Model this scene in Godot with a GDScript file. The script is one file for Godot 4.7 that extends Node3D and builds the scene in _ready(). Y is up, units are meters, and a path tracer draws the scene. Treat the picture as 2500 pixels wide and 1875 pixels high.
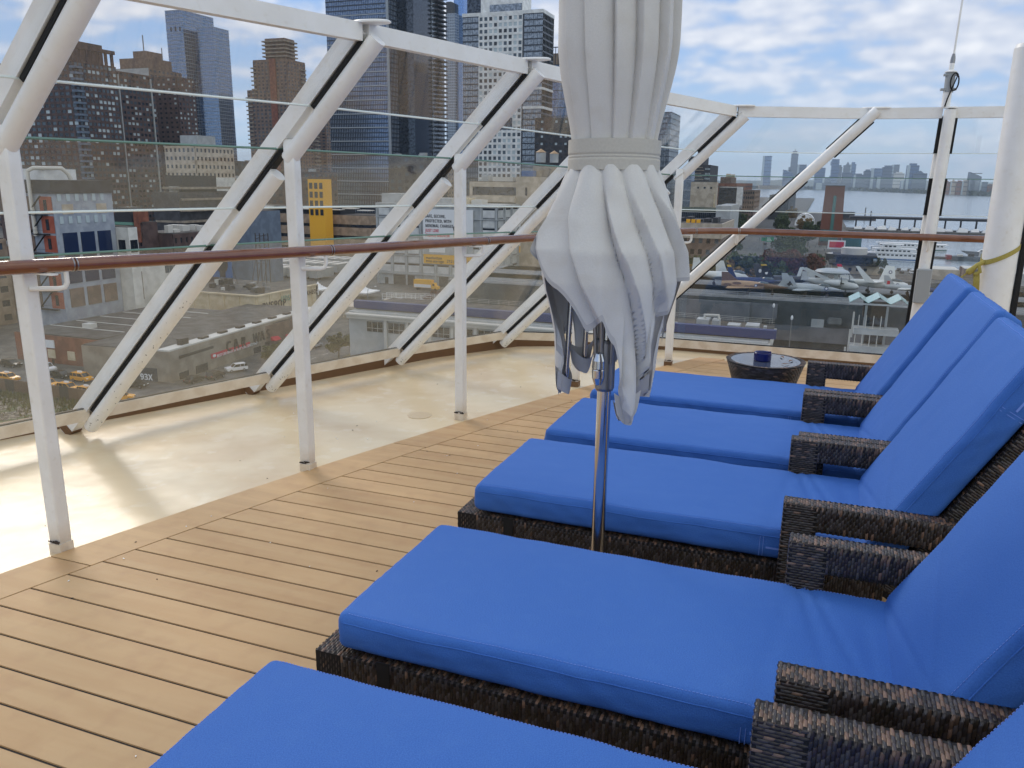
extends Node3D
# A ship's open deck with blue loungers and a raked glass windscreen, the city and the river beyond.
# World: y up, metres, street level at y = 0; the deck lies DY above it. +X runs aft along the loungers, -Z across the ship.
const DY := 40.35
var M := {}
var names_used := {}
var rng := RandomNumberGenerator.new()

# ---------------------------------------------------------------- mesh builder
class B:
	var v := PackedVector3Array()
	var n := PackedVector3Array()
	var c := PackedColorArray()
	var ix := PackedInt32Array()
	var off := Vector3.ZERO
	var col := Color(1, 1, 1)
	func _init(o := Vector3.ZERO):
		off = o
	func add(p: Vector3, nn: Vector3) -> int:
		v.append(p - off); n.append(nn); c.append(col)
		return v.size() - 1
	func tri(i: int, j: int, k: int):
		var g := (v[k] - v[i]).cross(v[j] - v[i])
		if g.dot(n[i] + n[j] + n[k]) < 0.0:
			ix.append(i); ix.append(k); ix.append(j)
		else:
			ix.append(i); ix.append(j); ix.append(k)
	func quad(a: Vector3, b: Vector3, cc: Vector3, d: Vector3, out: Vector3):
		var nn := (cc - a).cross(b - a)
		if nn.length_squared() < 1e-14:
			nn = (d - a).cross(cc - a)
		nn = nn.normalized()
		if nn.dot(out) < 0.0: nn = -nn
		var i := add(a, nn); var j := add(b, nn); var k := add(cc, nn); var l := add(d, nn)
		tri(i, j, k); tri(i, k, l)
	func hexa(p: Array):  # 8 corners: bottom 0-3 round, top 4-7 round
		var m := Vector3.ZERO
		for q in p: m += q
		m /= 8.0
		for f in [[0, 1, 2, 3], [4, 5, 6, 7], [0, 1, 5, 4], [1, 2, 6, 5], [2, 3, 7, 6], [3, 0, 4, 7]]:
			var fc: Vector3 = (p[f[0]] + p[f[1]] + p[f[2]] + p[f[3]]) / 4.0
			quad(p[f[0]], p[f[1]], p[f[2]], p[f[3]], fc - m)
	func box(lo: Vector3, hi: Vector3):
		hexa([Vector3(lo.x, lo.y, lo.z), Vector3(hi.x, lo.y, lo.z), Vector3(hi.x, lo.y, hi.z), Vector3(lo.x, lo.y, hi.z),
			Vector3(lo.x, hi.y, lo.z), Vector3(hi.x, hi.y, lo.z), Vector3(hi.x, hi.y, hi.z), Vector3(lo.x, hi.y, hi.z)])
	func cbox(ce: Vector3, s: Vector3):
		box(ce - s * 0.5, ce + s * 0.5)
	func obox(t: Transform3D, s: Vector3):
		var h := s * 0.5
		var p := []
		for y in [-1, 1]:
			for q in [[-1, -1], [1, -1], [1, 1], [-1, 1]]:
				p.append(t * Vector3(q[0] * h.x, y * h.y, q[1] * h.z))
		hexa(p)
	func bar(a: Vector3, b: Vector3, w: float, h: float, up := Vector3.UP):
		var f := (b - a).normalized()
		var s := f.cross(up)
		if s.length() < 0.01: s = f.cross(Vector3.RIGHT)
		s = s.normalized(); var u := s.cross(f).normalized()
		var p := []
		for e in [a, b]:
			p.append(e - s * w * 0.5 - u * h * 0.5); p.append(e + s * w * 0.5 - u * h * 0.5)
			p.append(e + s * w * 0.5 + u * h * 0.5); p.append(e - s * w * 0.5 + u * h * 0.5)
		hexa(p)
	func tube(pts: Array, rad, sides := 10, cap := true):
		var rows := []
		var up := Vector3.UP
		var lastu := Vector3.ZERO
		for i in pts.size():
			var f: Vector3
			if i == 0: f = pts[1] - pts[0]
			elif i == pts.size() - 1: f = pts[i] - pts[i - 1]
			else: f = (pts[i + 1] - pts[i]).normalized() + (pts[i] - pts[i - 1]).normalized()
			f = f.normalized()
			var s: Vector3
			if lastu == Vector3.ZERO:
				s = f.cross(up if absf(f.y) < 0.95 else Vector3.RIGHT).normalized()
			else:
				s = (lastu - f * lastu.dot(f)).normalized()
			lastu = s
			var w := s.cross(f).normalized()
			var r: float = rad[i] if rad is Array else rad
			var row := []
			for k in sides:
				var a := TAU * k / sides
				var d := s * cos(a) + w * sin(a)
				row.append(add(pts[i] + d * r, d))
			rows.append(row)
		for i in rows.size() - 1:
			for k in sides:
				var k2 := (k + 1) % sides
				tri(rows[i][k], rows[i][k2], rows[i + 1][k2]); tri(rows[i][k], rows[i + 1][k2], rows[i + 1][k])
		if cap:
			for e in [0, pts.size() - 1]:
				var o: Vector3 = (pts[0] - pts[1]) if e == 0 else (pts[e] - pts[e - 1])
				o = o.normalized()
				var ce := add(pts[e], o)
				var ring := []
				for k in sides: ring.append(add(v[rows[e][k]] + off, o))
				for k in sides: tri(ce, ring[k], ring[(k + 1) % sides])
	func lathe(prof: Array, ce: Vector3, segs := 24, sx := 1.0, sz := 1.0):
		for i in prof.size() - 1:
			var p: Vector2 = prof[i]; var q: Vector2 = prof[i + 1]
			var d := (q - p)
			if d.length() < 1e-6: continue
			var nr := Vector2(d.y, -d.x).normalized()
			if nr.x < -0.0001 and p.x + q.x > 0.0 and d.y > 0: nr = -nr
			var a := []; var b := []
			for k in segs:
				var t := TAU * k / segs
				var nn := Vector3(cos(t) * nr.x, nr.y, sin(t) * nr.x)
				a.append(add(ce + Vector3(cos(t) * p.x * sx, p.y, sin(t) * p.x * sz), nn))
				b.append(add(ce + Vector3(cos(t) * q.x * sx, q.y, sin(t) * q.x * sz), nn))
			for k in segs:
				var k2 := (k + 1) % segs
				if p.x > 1e-6: tri(a[k], a[k2], b[k2])
				if q.x > 1e-6: tri(a[k], b[k2], b[k])
	func prism(poly: PackedVector2Array, t: Transform3D, depth: float):  # polygon in local xy, pushed along local z
		var tr := Geometry2D.triangulate_polygon(poly)
		var zf := t.basis.z.normalized()
		for s in [0, 1]:
			var o: Vector3 = zf * (1.0 if s == 1 else -1.0)
			var id := []
			for p in poly: id.append(add(t * Vector3(p.x, p.y, depth * s), o))
			for i in range(0, tr.size(), 3): tri(id[tr[i]], id[tr[i + 1]], id[tr[i + 2]])
		var cw := Geometry2D.is_polygon_clockwise(poly)
		for i in poly.size():
			var p := poly[i]; var q := poly[(i + 1) % poly.size()]
			var e := q - p
			var on := Vector2(e.y, -e.x) * (-1.0 if cw else 1.0)
			quad(t * Vector3(p.x, p.y, 0), t * Vector3(q.x, q.y, 0), t * Vector3(q.x, q.y, depth), t * Vector3(p.x, p.y, depth), t.basis * Vector3(on.x, on.y, 0))
	func sheet(nu: int, nv: int, f: Callable, flip := false, wrap := false):
		var P := []
		for i in nu + 1:
			var r := []
			for j in nv + 1: r.append(f.call(float(i) / nu, float(j) / nv))
			P.append(r)
		var id := []
		for i in nu + 1:
			var r := []
			for j in nv + 1:
				var i0 := maxi(i - 1, 0); var i1 := mini(i + 1, nu)
				if wrap and (i == 0 or i == nu): i0 = nu - 1; i1 = 1
				var du: Vector3 = P[i1][j] - P[i0][j]
				var dv: Vector3 = P[i][mini(j + 1, nv)] - P[i][maxi(j - 1, 0)]
				var nn := du.cross(dv).normalized()
				if flip: nn = -nn
				r.append(add(P[i][j], nn))
			id.append(r)
		for i in nu:
			for j in nv:
				tri(id[i][j], id[i + 1][j], id[i + 1][j + 1]); tri(id[i][j], id[i + 1][j + 1], id[i][j + 1])
	func rbox(t: Transform3D, s: Vector3, r: float, div: Vector3i, disp = null):
		var h := s * 0.5
		for f in 6:
			var ax := f / 2
			var sg := 1.0 if f % 2 == 0 else -1.0
			var a1 := (ax + 1) % 3; var a2 := (ax + 2) % 3
			var d1: int = div[a1]; var d2: int = div[a2]
			var id := []
			for i in d1 + 1:
				var row := []
				for j in d2 + 1:
					var p := Vector3.ZERO
					p[ax] = sg * h[ax]; p[a1] = edge_map(float(i) / d1, h[a1], r); p[a2] = edge_map(float(j) / d2, h[a2], r)
					var q := Vector3(clampf(p.x, -h.x + r, h.x - r), clampf(p.y, -h.y + r, h.y - r), clampf(p.z, -h.z + r, h.z - r))
					var nn := (p - q).normalized()
					var w := q + nn * r
					if disp != null: w = disp.call(w, nn)
					row.append(add(t * w, (t.basis * nn).normalized()))
				id.append(row)
			for i in d1:
				for j in d2:
					tri(id[i][j], id[i + 1][j], id[i + 1][j + 1]); tri(id[i][j], id[i + 1][j + 1], id[i][j + 1])
	func edge_map(u: float, h: float, r: float) -> float:  # more rows in the rounded edges
		var e := 0.2
		if u < e: return -h + r * u / e
		if u > 1.0 - e: return h - r * (1.0 - u) / e
		return -h + r + (2.0 * h - 2.0 * r) * (u - e) / (1.0 - 2.0 * e)
	func renormal():  # recompute smooth normals by position
		var acc := {}
		for i in range(0, ix.size(), 3):
			var a := v[ix[i]]; var b := v[ix[i + 1]]; var d := v[ix[i + 2]]
			var g := (d - a).cross(b - a)
			for q in [a, b, d]:
				var key: Vector3 = q.snapped(Vector3.ONE * 0.0002)
				acc[key] = acc.get(key, Vector3.ZERO) + g
		for i in v.size():
			var g: Vector3 = acc.get(v[i].snapped(Vector3.ONE * 0.0002), n[i])
			if g.length() > 1e-12: n[i] = g.normalized()
	func mesh() -> ArrayMesh:
		var a := []
		a.resize(Mesh.ARRAY_MAX)
		a[Mesh.ARRAY_VERTEX] = v; a[Mesh.ARRAY_NORMAL] = n; a[Mesh.ARRAY_COLOR] = c; a[Mesh.ARRAY_INDEX] = ix
		var m := ArrayMesh.new()
		m.add_surface_from_arrays(Mesh.PRIMITIVE_TRIANGLES, a)
		return m

# ---------------------------------------------------------------- objects
func numbered(s: String) -> String:
	if not names_used.has(s):
		names_used[s] = 0
		return s
	names_used[s] += 1
	return "%s_%03d" % [s, names_used[s]]
func thing(called: String, label: String, category: String, at := Vector3.ZERO, turn := 0.0, group := "") -> Node3D:
	var o := Node3D.new()
	o.name = numbered(called); add_child(o)
	o.position = at; o.rotation.y = turn
	o.set_meta("label", label); o.set_meta("category", category)
	if group: o.set_meta("group", group)
	return o
func structure(called: String, at := Vector3.ZERO) -> Node3D:
	var o := Node3D.new()
	o.name = numbered(called); add_child(o); o.position = at
	o.set_meta("kind", "structure")
	return o
func part(parent: Node3D, called: String, b, m: Material, stuff := false) -> MeshInstance3D:
	var o := MeshInstance3D.new()
	o.name = called
	o.mesh = b.mesh() if b is B else b
	o.material_override = m
	if stuff: o.set_meta("kind", "stuff")
	parent.add_child(o, true)
	return o
func piece(parent: Node3D, called: String, m: Mesh, mat: Material, at: Vector3, turn := 0.0) -> MeshInstance3D:
	var o := MeshInstance3D.new()
	o.name = called; o.mesh = m; o.material_override = mat
	parent.add_child(o, true)
	o.position = at; o.rotation.y = turn
	return o
func ground_sheet(called: String, b: B, m: Material) -> MeshInstance3D:
	var o := MeshInstance3D.new()
	o.name = numbered(called); o.mesh = b.mesh(); o.material_override = m
	o.set_meta("kind", "structure")
	add_child(o)
	return o
func copy_of(src: Node3D, at: Vector3, turn: float, label := "") -> Node3D:
	var r: Node3D = src.duplicate()
	r.name = numbered(String(src.get_meta("base_name", src.name)))
	add_child(r); r.position = at; r.rotation.y = turn
	if label: r.set_meta("label", label)
	return r
func dk(x: float, y: float, z: float) -> Vector3:
	return Vector3(x, y + DY, z)
func lettering(parent: Node3D, text: String, size: float, at: Vector3, turn: float, m: Material, deep := 0.05, font := "Droid Sans", bold := true, squeeze := 1.0) -> MeshInstance3D:
	var t := TextMesh.new()
	var f := SystemFont.new()
	f.font_names = PackedStringArray([font]); f.font_weight = 700 if bold else 400
	t.font = f; t.text = text; t.font_size = 64; t.pixel_size = size / 46.0; t.depth = deep; t.curve_step = 4.0
	t.horizontal_alignment = HORIZONTAL_ALIGNMENT_LEFT
	var o := MeshInstance3D.new()
	o.name = "lettering"; o.mesh = t; o.material_override = m
	parent.add_child(o, true)
	o.position = at; o.rotation.y = turn; o.scale = Vector3(squeeze, 1, 1)
	return o

# ---------------------------------------------------------------- materials
func noise_img(seed_: int, freq: float, oct: int, size: int, stretch := 1.0) -> Image:
	var f := FastNoiseLite.new()
	f.seed = seed_; f.noise_type = FastNoiseLite.TYPE_SIMPLEX_SMOOTH; f.frequency = freq
	f.fractal_type = FastNoiseLite.FRACTAL_FBM; f.fractal_octaves = oct
	if stretch == 1.0:
		return f.get_seamless_image(size, size)
	var im := f.get_seamless_image(int(size / stretch), size)
	im.resize(size, size, Image.INTERPOLATE_CUBIC)
	return im
func ramp_tex(layers: Array, size := 256) -> ImageTexture:
	# layers: [seed, freq, octaves, stretch, colour a, colour b, low, high]; the first fills, later ones lie over it by their alpha
	var im := Image.create(size, size, false, Image.FORMAT_RGB8)
	var first := true
	for l in layers:
		var nz := noise_img(l[0], l[1], l[2], size, l[3])
		nz.convert(Image.FORMAT_L8)
		var d := nz.get_data()
		var ca: Color = l[4]; var cb: Color = l[5]
		for y in size:
			for x in size:
				var t := clampf((d[y * size + x] / 255.0 - l[6]) / (l[7] - l[6]), 0.0, 1.0)
				var q := ca.lerp(cb, t)
				if first: im.set_pixel(x, y, Color(q.r, q.g, q.b))
				else: im.set_pixel(x, y, im.get_pixel(x, y).lerp(Color(q.r, q.g, q.b), q.a))
		first = false
	im.generate_mipmaps()
	return ImageTexture.create_from_image(im)
func bump_tex(seed_: int, freq: float, oct: int, strength: float, size := 256, stretch := 1.0) -> ImageTexture:
	var im := noise_img(seed_, freq, oct, size, stretch)
	im.convert(Image.FORMAT_RGB8)
	im.bump_map_to_normal_map(strength)
	return ImageTexture.create_from_image(im)
func flat(name_: String, col: Color, rough := 0.8, metal := 0.0) -> StandardMaterial3D:
	var m := StandardMaterial3D.new()
	m.albedo_color = col; m.roughness = rough; m.metallic = metal
	m.cull_mode = BaseMaterial3D.CULL_DISABLED
	M[name_] = m
	return m
func tex(name_: String, t: Texture2D, scale_: float, rough := 0.8, metal := 0.0, nrm: Texture2D = null, nscale := 1.0) -> StandardMaterial3D:
	var m := flat(name_, Color(1, 1, 1), rough, metal)
	m.albedo_texture = t
	m.uv1_triplanar = true; m.uv1_world_triplanar = true; m.uv1_scale = Vector3.ONE * scale_
	if nrm:
		m.normal_enabled = true; m.normal_texture = nrm; m.normal_scale = nscale
	return m
func C(r: int, g: int, b: int, a := 255) -> Color:
	return Color8(r, g, b, a)

func _ready():
	rng.seed = 20231029
	# ---- camera, sky, sun, exposure
	var cam := Camera3D.new()
	cam.name = "camera"; add_child(cam)
	cam.position = dk(0, 1.65, 0)
	cam.fov = 51.12; cam.near = 0.05; cam.far = 20000.0
	cam.basis = Basis(Vector3.UP, deg_to_rad(20.43)) * Basis(Vector3.RIGHT, deg_to_rad(-14.28)) * Basis(Vector3.BACK, deg_to_rad(0.74))
	cam.current = true
	var we := WorldEnvironment.new()
	we.name = "world_environment"
	var env := Environment.new()
	env.background_mode = Environment.BG_SKY
	var sky := Sky.new()
	var pano := PanoramaSkyMaterial.new()
	pano.panorama = sky_texture()
	sky.sky_material = pano
	env.sky = sky
	env.background_energy_multiplier = 1.0
	env.tonemap_mode = Environment.TONE_MAPPER_LINEAR
	env.tonemap_exposure = 1.2
	env.fog_enabled = true; env.fog_density = 0.00007; env.fog_light_color = Color(0.8, 0.87, 0.95)
	env.sdfgi_enabled = true; env.ssao_enabled = true; env.ssil_enabled = true
	we.environment = env
	add_child(we)
	var sun := DirectionalLight3D.new()
	sun.name = "sun"
	add_child(sun)
	sun.look_at_from_position(Vector3.ZERO, Vector3(0.70, -0.52, 0.48), Vector3.UP)
	sun.light_energy = 0.42; sun.light_angular_distance = 24.0; sun.light_color = Color(1.0, 0.95, 0.87)
	sun.shadow_enabled = true
	# ---- place
	make_materials()
	land_and_water()
	ship_deck()
	windscreen()
	handrail()
	white_column()
	furniture()
	parasol()
	city()
	street_level()
	river_side()

# ---------------------------------------------------------------- sky: broken layer of cloud over blue, brighter towards the hidden sun
func sky_texture() -> ImageTexture:
	var w := 2048; var h := 1024
	var n1 := FastNoiseLite.new()
	n1.seed = 7; n1.frequency = 0.010; n1.fractal_octaves = 6; n1.fractal_gain = 0.52; n1.noise_type = FastNoiseLite.TYPE_SIMPLEX_SMOOTH
	var n2 := FastNoiseLite.new()
	n2.seed = 21; n2.frequency = 0.0032; n2.fractal_octaves = 3; n2.noise_type = FastNoiseLite.TYPE_SIMPLEX_SMOOTH
	var s := 1024
	var a := n1.get_seamless_image(s, s, false, false, 0.1, false); a.convert(Image.FORMAT_L8)
	var b := n2.get_seamless_image(s, s, false, false, 0.1, false); b.convert(Image.FORMAT_L8)
	var da := a.get_data(); var db := b.get_data()
	var px := PackedFloat32Array()
	px.resize(w * h * 3)
	var sund := Vector3(-0.70, 0.52, -0.48).normalized()
	for y in h:
		var el := (0.5 - (y + 0.5) / h) * PI
		var sy := sin(el); var cy := cos(el)
		for x in w:
			var i := (y * w + x) * 3
			var az := ((x + 0.5) / w - 0.5) * TAU
			var dx := sin(az) * cy; var dz := -cos(az) * cy
			var glow := maxf(0.0, dx * sund.x + sy * sund.y + dz * sund.z)
			if sy < 0.0:
				px[i] = 0.30; px[i + 1] = 0.33; px[i + 2] = 0.36
				continue
			var q := 1.0 / (sy + 0.20)
			var u := dx * q * 130.0 + 2560.0; var v := dz * q * 130.0 * 1.25 + 3584.0
			var t1 := _samp(da, s, u * 1.9 + 130.0, v * 1.9 + 610.0)
			var t2 := _samp(db, s, u * 1.0 + 300.0, v * 1.0 + 90.0)
			var t3 := _samp(da, s, u * 5.3 + 77.0, v * 5.3)
			var cov := smoothstep(0.36, 0.58, t1 * 0.50 + t2 * 0.32 + t3 * 0.26 - 0.03)
			var lit := clampf((t1 - 0.38) * 1.6 + (t3 - 0.5) * 1.5 + 0.05, 0.0, 1.0)
			var hz := exp(-sy * 7.5)
			# clear air
			var r := lerpf(0.20, 0.62, hz); var g := lerpf(0.40, 0.78, hz); var bl := lerpf(0.84, 0.90, hz)
			# cloud: grey-lavender underside to cream, warmer and brighter near the sun
			var wm := glow * glow
			var sh := lerpf(1.0, 0.0, lit)
			var cr := lerpf(0.56, 0.90, lit) + 0.26 * wm; var cg := lerpf(0.63, 0.92, lit) + 0.21 * wm; var cb := lerpf(0.80, 1.0, lit) + 0.05 * wm - 0.05 * wm * sh
			var k := cov * (1.0 - 0.80 * smoothstep(0.16, 0.02, sy) * smoothstep(-0.6, 0.3, dx))
			px[i] = lerpf(r, cr, k) * (0.93 + 0.34 * wm); px[i + 1] = lerpf(g, cg, k) * (0.93 + 0.28 * wm); px[i + 2] = lerpf(bl, cb, k) * (0.90 + 0.16 * wm)
	var im := Image.create_from_data(w, h, false, Image.FORMAT_RGBF, px.to_byte_array())
	return ImageTexture.create_from_image(im)
func _samp(d: PackedByteArray, s: int, u: float, v: float) -> float:
	u = fposmod(u, s); v = fposmod(v, s)
	var x := int(u); var y := int(v)
	var fx := u - x; var fy := v - y
	var x1 := (x + 1) % s; var y1 := (y + 1) % s
	x %= s; y %= s
	return lerpf(lerpf(d[y * s + x], d[y * s + x1], fx), lerpf(d[y1 * s + x], d[y1 * s + x1], fx), fy) / 255.0

func make_materials():
	# deck
	for i in 3:
		var m := tex("plank%d" % i, ramp_tex([[3 + i, 0.02, 4, 10.0, C(192, 154, 108).lightened(0.03 * (i - 1)) if i > 0 else C(187, 149, 104), C(202, 165, 118).darkened(0.02 * (2 - i)), 0.25, 0.75], [30 + i, 0.012, 3, 1.0, C(172, 130, 92, 0), C(172, 130, 92, 60), 0.55, 0.9]], 512), 0.9, 0.62, 0.0, bump_tex(9 + i, 0.05, 3, 1.5, 256, 12.0), 0.35)
		m.uv1_offset = Vector3(0.37 * i, 0.21 * i, 0.13 * i)
	tex("floor", ramp_tex([[11, 0.006, 5, 1.0, C(222, 200, 162), C(229, 210, 174), 0.3, 0.7], [12, 0.006, 5, 1.0, C(200, 168, 126, 0), C(196, 162, 118, 80), 0.56, 0.85], [13, 0.02, 4, 1.0, C(240, 230, 208, 0), C(240, 230, 208, 70), 0.62, 0.76]], 512), 0.33, 0.24, 0.0, bump_tex(14, 0.012, 4, 3.0), 0.16)
	flat("caulk", C(52, 46, 42), 0.85)
	flat("coaming", C(112, 82, 54), 0.6)
	tex("cream_rail", ramp_tex([[15, 0.02, 4, 1.0, C(214, 198, 176), C(230, 218, 200), 0.3, 0.7]]), 1.5, 0.4)
	tex("white_paint", ramp_tex([[16, 0.012, 5, 1.0, C(234, 232, 227), C(240, 239, 236), 0.3, 0.7], [17, 0.05, 3, 1.0, C(196, 182, 158, 0), C(196, 182, 158, 50), 0.70, 0.95]]), 1.2, 0.38)
	flat("gasket", C(14, 14, 15), 0.7)
	flat("glass_edge_green", C(96, 130, 116), 0.25)
	flat("glass_edge_pale", C(226, 236, 232), 0.2)
	var g := flat("pane", C(205, 226, 216), 0.02)
	g.albedo_color = Color8(150, 168, 160, 9); g.transparency = BaseMaterial3D.TRANSPARENCY_ALPHA
	g.metallic_specular = 0.5
	tex("rail_wood", ramp_tex([[18, 0.03, 4, 1.0, C(110, 64, 42), C(128, 78, 52), 0.2, 0.8]]), 1.0, 0.2)
	M["rail_wood"].clearcoat_enabled = true; M["rail_wood"].clearcoat = 0.8; M["rail_wood"].clearcoat_roughness = 0.08
	flat("steel", C(200, 202, 205), 0.16, 1.0)
	flat("steel_dull", C(150, 150, 152), 0.4, 1.0)
	flat("rust", C(110, 74, 46), 0.9)
	# furniture
	tex("blue_cloth", ramp_tex([[19, 0.15, 3, 1.0, C(50, 98, 176), C(62, 114, 190), 0.25, 0.75], [20, 0.008, 3, 1.0, C(84, 132, 194, 0), C(84, 132, 194, 22), 0.5, 0.8]], 512), 3.0, 0.82, 0.0, bump_tex(21, 0.2, 2, 2.0), 0.25)
	flat("blue_stitch", C(120, 152, 226), 0.8)
	flat("blue_dark", C(20, 52, 118), 0.8)
	tex("canvas", ramp_tex([[22, 0.2, 2, 1.0, C(206, 204, 200), C(212, 210, 206), 0.3, 0.7], [23, 0.006, 4, 1.0, C(190, 182, 170, 0), C(190, 182, 170, 60), 0.5, 0.8]], 512), 2.0, 0.85, 0.0, bump_tex(24, 0.2, 2, 1.5), 0.2)
	M["canvas"].backlight_enabled = true; M["canvas"].backlight = Color(0.22, 0.22, 0.21)
	tex("canvas_band", ramp_tex([[25, 0.15, 3, 1.0, C(186, 182, 172), C(192, 188, 178), 0.3, 0.7]]), 2.5, 0.85)
	flat("canvas_hem", C(186, 184, 182), 0.85)
	var wk := flat("wicker", Color(1, 1, 1), 0.38)
	wk.vertex_color_use_as_albedo = true
	flat("wicker_core", C(20, 16, 14), 0.8)
	flat("black_strap", C(12, 12, 14), 0.7)
	flat("navy_glaze", C(16, 26, 92), 0.25)
	var tg := flat("table_glass", C(70, 78, 92), 0.04)
	tg.metallic_specular = 0.8
	tex("strap_yellow", ramp_tex([[26, 0.1, 3, 1.0, C(150, 136, 62), C(184, 170, 92), 0.3, 0.7]]), 6.0, 0.8)
	# city
	tex("asphalt", ramp_tex([[27, 0.02, 5, 1.0, C(74, 74, 74), C(96, 95, 93), 0.3, 0.7]]), 0.05, 0.95)
	tex("concrete_ground", ramp_tex([[28, 0.02, 5, 1.0, C(76, 75, 72), C(100, 97, 92), 0.3, 0.7]]), 0.03, 0.95)
	flat("marking", C(190, 190, 184), 0.9)
	tex("rubble", ramp_tex([[29, 0.05, 5, 1.0, C(70, 62, 54), C(140, 130, 118), 0.35, 0.65], [31, 0.01, 3, 1.0, C(72, 84, 46, 0), C(72, 84, 46, 200), 0.5, 0.62]]), 0.06, 1.0)
	tex("roof_tar", ramp_tex([[32, 0.02, 5, 1.0, C(58, 56, 54), C(84, 80, 77), 0.3, 0.7]]), 0.04, 0.95)
	flat("roof_pale", C(196, 194, 188), 0.9)
	var brick := {"brick_dark": [C(72, 56, 54), C(90, 72, 68)], "brick_red": [C(112, 66, 50), C(138, 86, 66)], "brick_brown": [C(102, 84, 74), C(124, 104, 92)], "brick_tan": [C(140, 122, 104), C(166, 146, 126)], "beige_wall": [C(168, 156, 140), C(190, 178, 162)], "tan_block": [C(190, 174, 144), C(208, 194, 166)], "grey_wall": [C(140, 148, 162), C(158, 166, 178)], "white_wall": [C(198, 198, 194), C(216, 216, 212)], "panel_grey": [C(158, 162, 164), C(172, 176, 178)], "white_panel": [C(206, 208, 208), C(226, 228, 228)], "dark_wall": [C(52, 52, 56), C(68, 68, 72)], "blue_wall": [C(92, 104, 122), C(104, 118, 136)], "cement": [C(126, 116, 104), C(150, 140, 126)], "orange_wall": [C(146, 72, 54), C(164, 88, 68)], "hull_grey": [C(74, 80, 86), C(92, 98, 104)], "deck_grey": [C(94, 98, 102), C(116, 120, 122)], "navy_deck": [C(92, 98, 106), C(108, 112, 120)]}
	var sd := 40
	for kx in brick:
		tex(kx, ramp_tex([[sd, 0.03, 5, 1.0, brick[kx][0], brick[kx][1], 0.3, 0.7]], 128), 0.06, 0.9)
		sd += 1
	flat("win_dark", C(28, 34, 44), 0.08); flat("win_mid", C(66, 80, 92), 0.08); flat("win_pale", C(176, 190, 196), 0.25); flat("win_blue", C(24, 40, 74), 0.1)
	for e in [["glass_blue", C(112, 136, 170), 0.16, 0.75], ["glass_deep", C(86, 110, 146), 0.14, 0.75], ["glass_grey", C(126, 136, 148), 0.2, 0.65], ["glass_dark", C(46, 56, 70), 0.12, 0.6], ["glass_sky", C(104, 146, 206), 0.12, 0.85]]:
		var t := ramp_tex([[sd, 0.12, 3, 1.0, (e[1] as Color).darkened(0.22), (e[1] as Color).lightened(0.16), 0.3, 0.7]], 128)
		sd += 1
		tex(e[0], t, 0.03, e[2], e[3])
	flat("mullion", C(150, 158, 168), 0.5); flat("spandrel", C(176, 182, 188), 0.6); flat("spandrel_dark", C(44, 50, 60), 0.4)
	flat("copper_green", C(104, 146, 130), 0.8); flat("slate", C(40, 40, 44), 0.8)
	flat("sign_white", C(222, 224, 226), 0.8); flat("sign_black", C(24, 24, 28), 0.8); flat("sign_red", C(190, 34, 58), 0.8); flat("sign_yellow", C(226, 168, 40), 0.8); flat("sign_green", C(20, 128, 90), 0.7); flat("sign_blue", C(38, 92, 148), 0.8)
	flat("taxi_yellow", C(222, 152, 24), 0.25); flat("car_black", C(20, 20, 23), 0.18); flat("car_white", C(222, 222, 224), 0.25); flat("car_grey", C(96, 98, 102), 0.22); flat("car_silver", C(170, 172, 176), 0.25); flat("car_red", C(130, 24, 26), 0.25); flat("car_blue", C(40, 60, 100), 0.25)
	flat("tyre", C(18, 18, 18), 0.9); flat("rim", C(150, 150, 154), 0.35, 0.8); flat("car_glass", C(20, 24, 30), 0.06); flat("lamp_white", C(240, 240, 236), 0.3); flat("tail_red", C(140, 16, 16), 0.4)
	flat("pole_grey", C(120, 122, 124), 0.5); flat("tent_white", C(232, 232, 232), 0.85)
	flat("bark", C(72, 58, 46), 0.95)
	for e in [["leaf_green", C(58, 72, 34)], ["leaf_olive", C(92, 88, 40)], ["leaf_red", C(92, 44, 34)], ["leaf_dark", C(40, 54, 32)], ["leaf_ochre", C(120, 96, 42)]]:
		var lm := flat(e[0], e[1], 0.8)
		lm.vertex_color_use_as_albedo = true
		lm.backlight_enabled = true; lm.backlight = Color(0.3, 0.3, 0.2)
	var wa := tex("water", ramp_tex([[60, 0.02, 4, 1.0, C(116, 130, 140), C(136, 150, 158), 0.3, 0.7]]), 0.01, 0.22, 0.0, bump_tex(61, 0.05, 4, 4.0), 0.12)
	wa.metallic_specular = 0.9
	tex("hills", ramp_tex([[62, 0.03, 4, 1.0, C(70, 84, 70), C(96, 104, 92), 0.3, 0.7]]), 0.004, 1.0)
	flat("blue_roof", C(22, 44, 98), 0.6); flat("plate", C(206, 184, 148), 0.35); flat("tower_brick", C(112, 70, 54), 0.9); flat("tower_glass", C(70, 110, 104), 0.15, 0.3)
	flat("jet_white", C(206, 210, 208), 0.4); flat("jet_grey", C(164, 172, 176), 0.45); flat("jet_black", C(28, 29, 33), 0.35); flat("jet_tan", C(166, 136, 100), 0.6); flat("jet_brown", C(104, 78, 58), 0.6); flat("jet_navy", C(30, 46, 92), 0.35); flat("jet_yellow", C(206, 170, 52), 0.5); flat("jet_canopy", C(70, 84, 92), 0.08)
	flat("steel_brown", C(62, 52, 46), 0.8)
	flat("roof_glass", C(150, 186, 180), 0.15)

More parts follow.
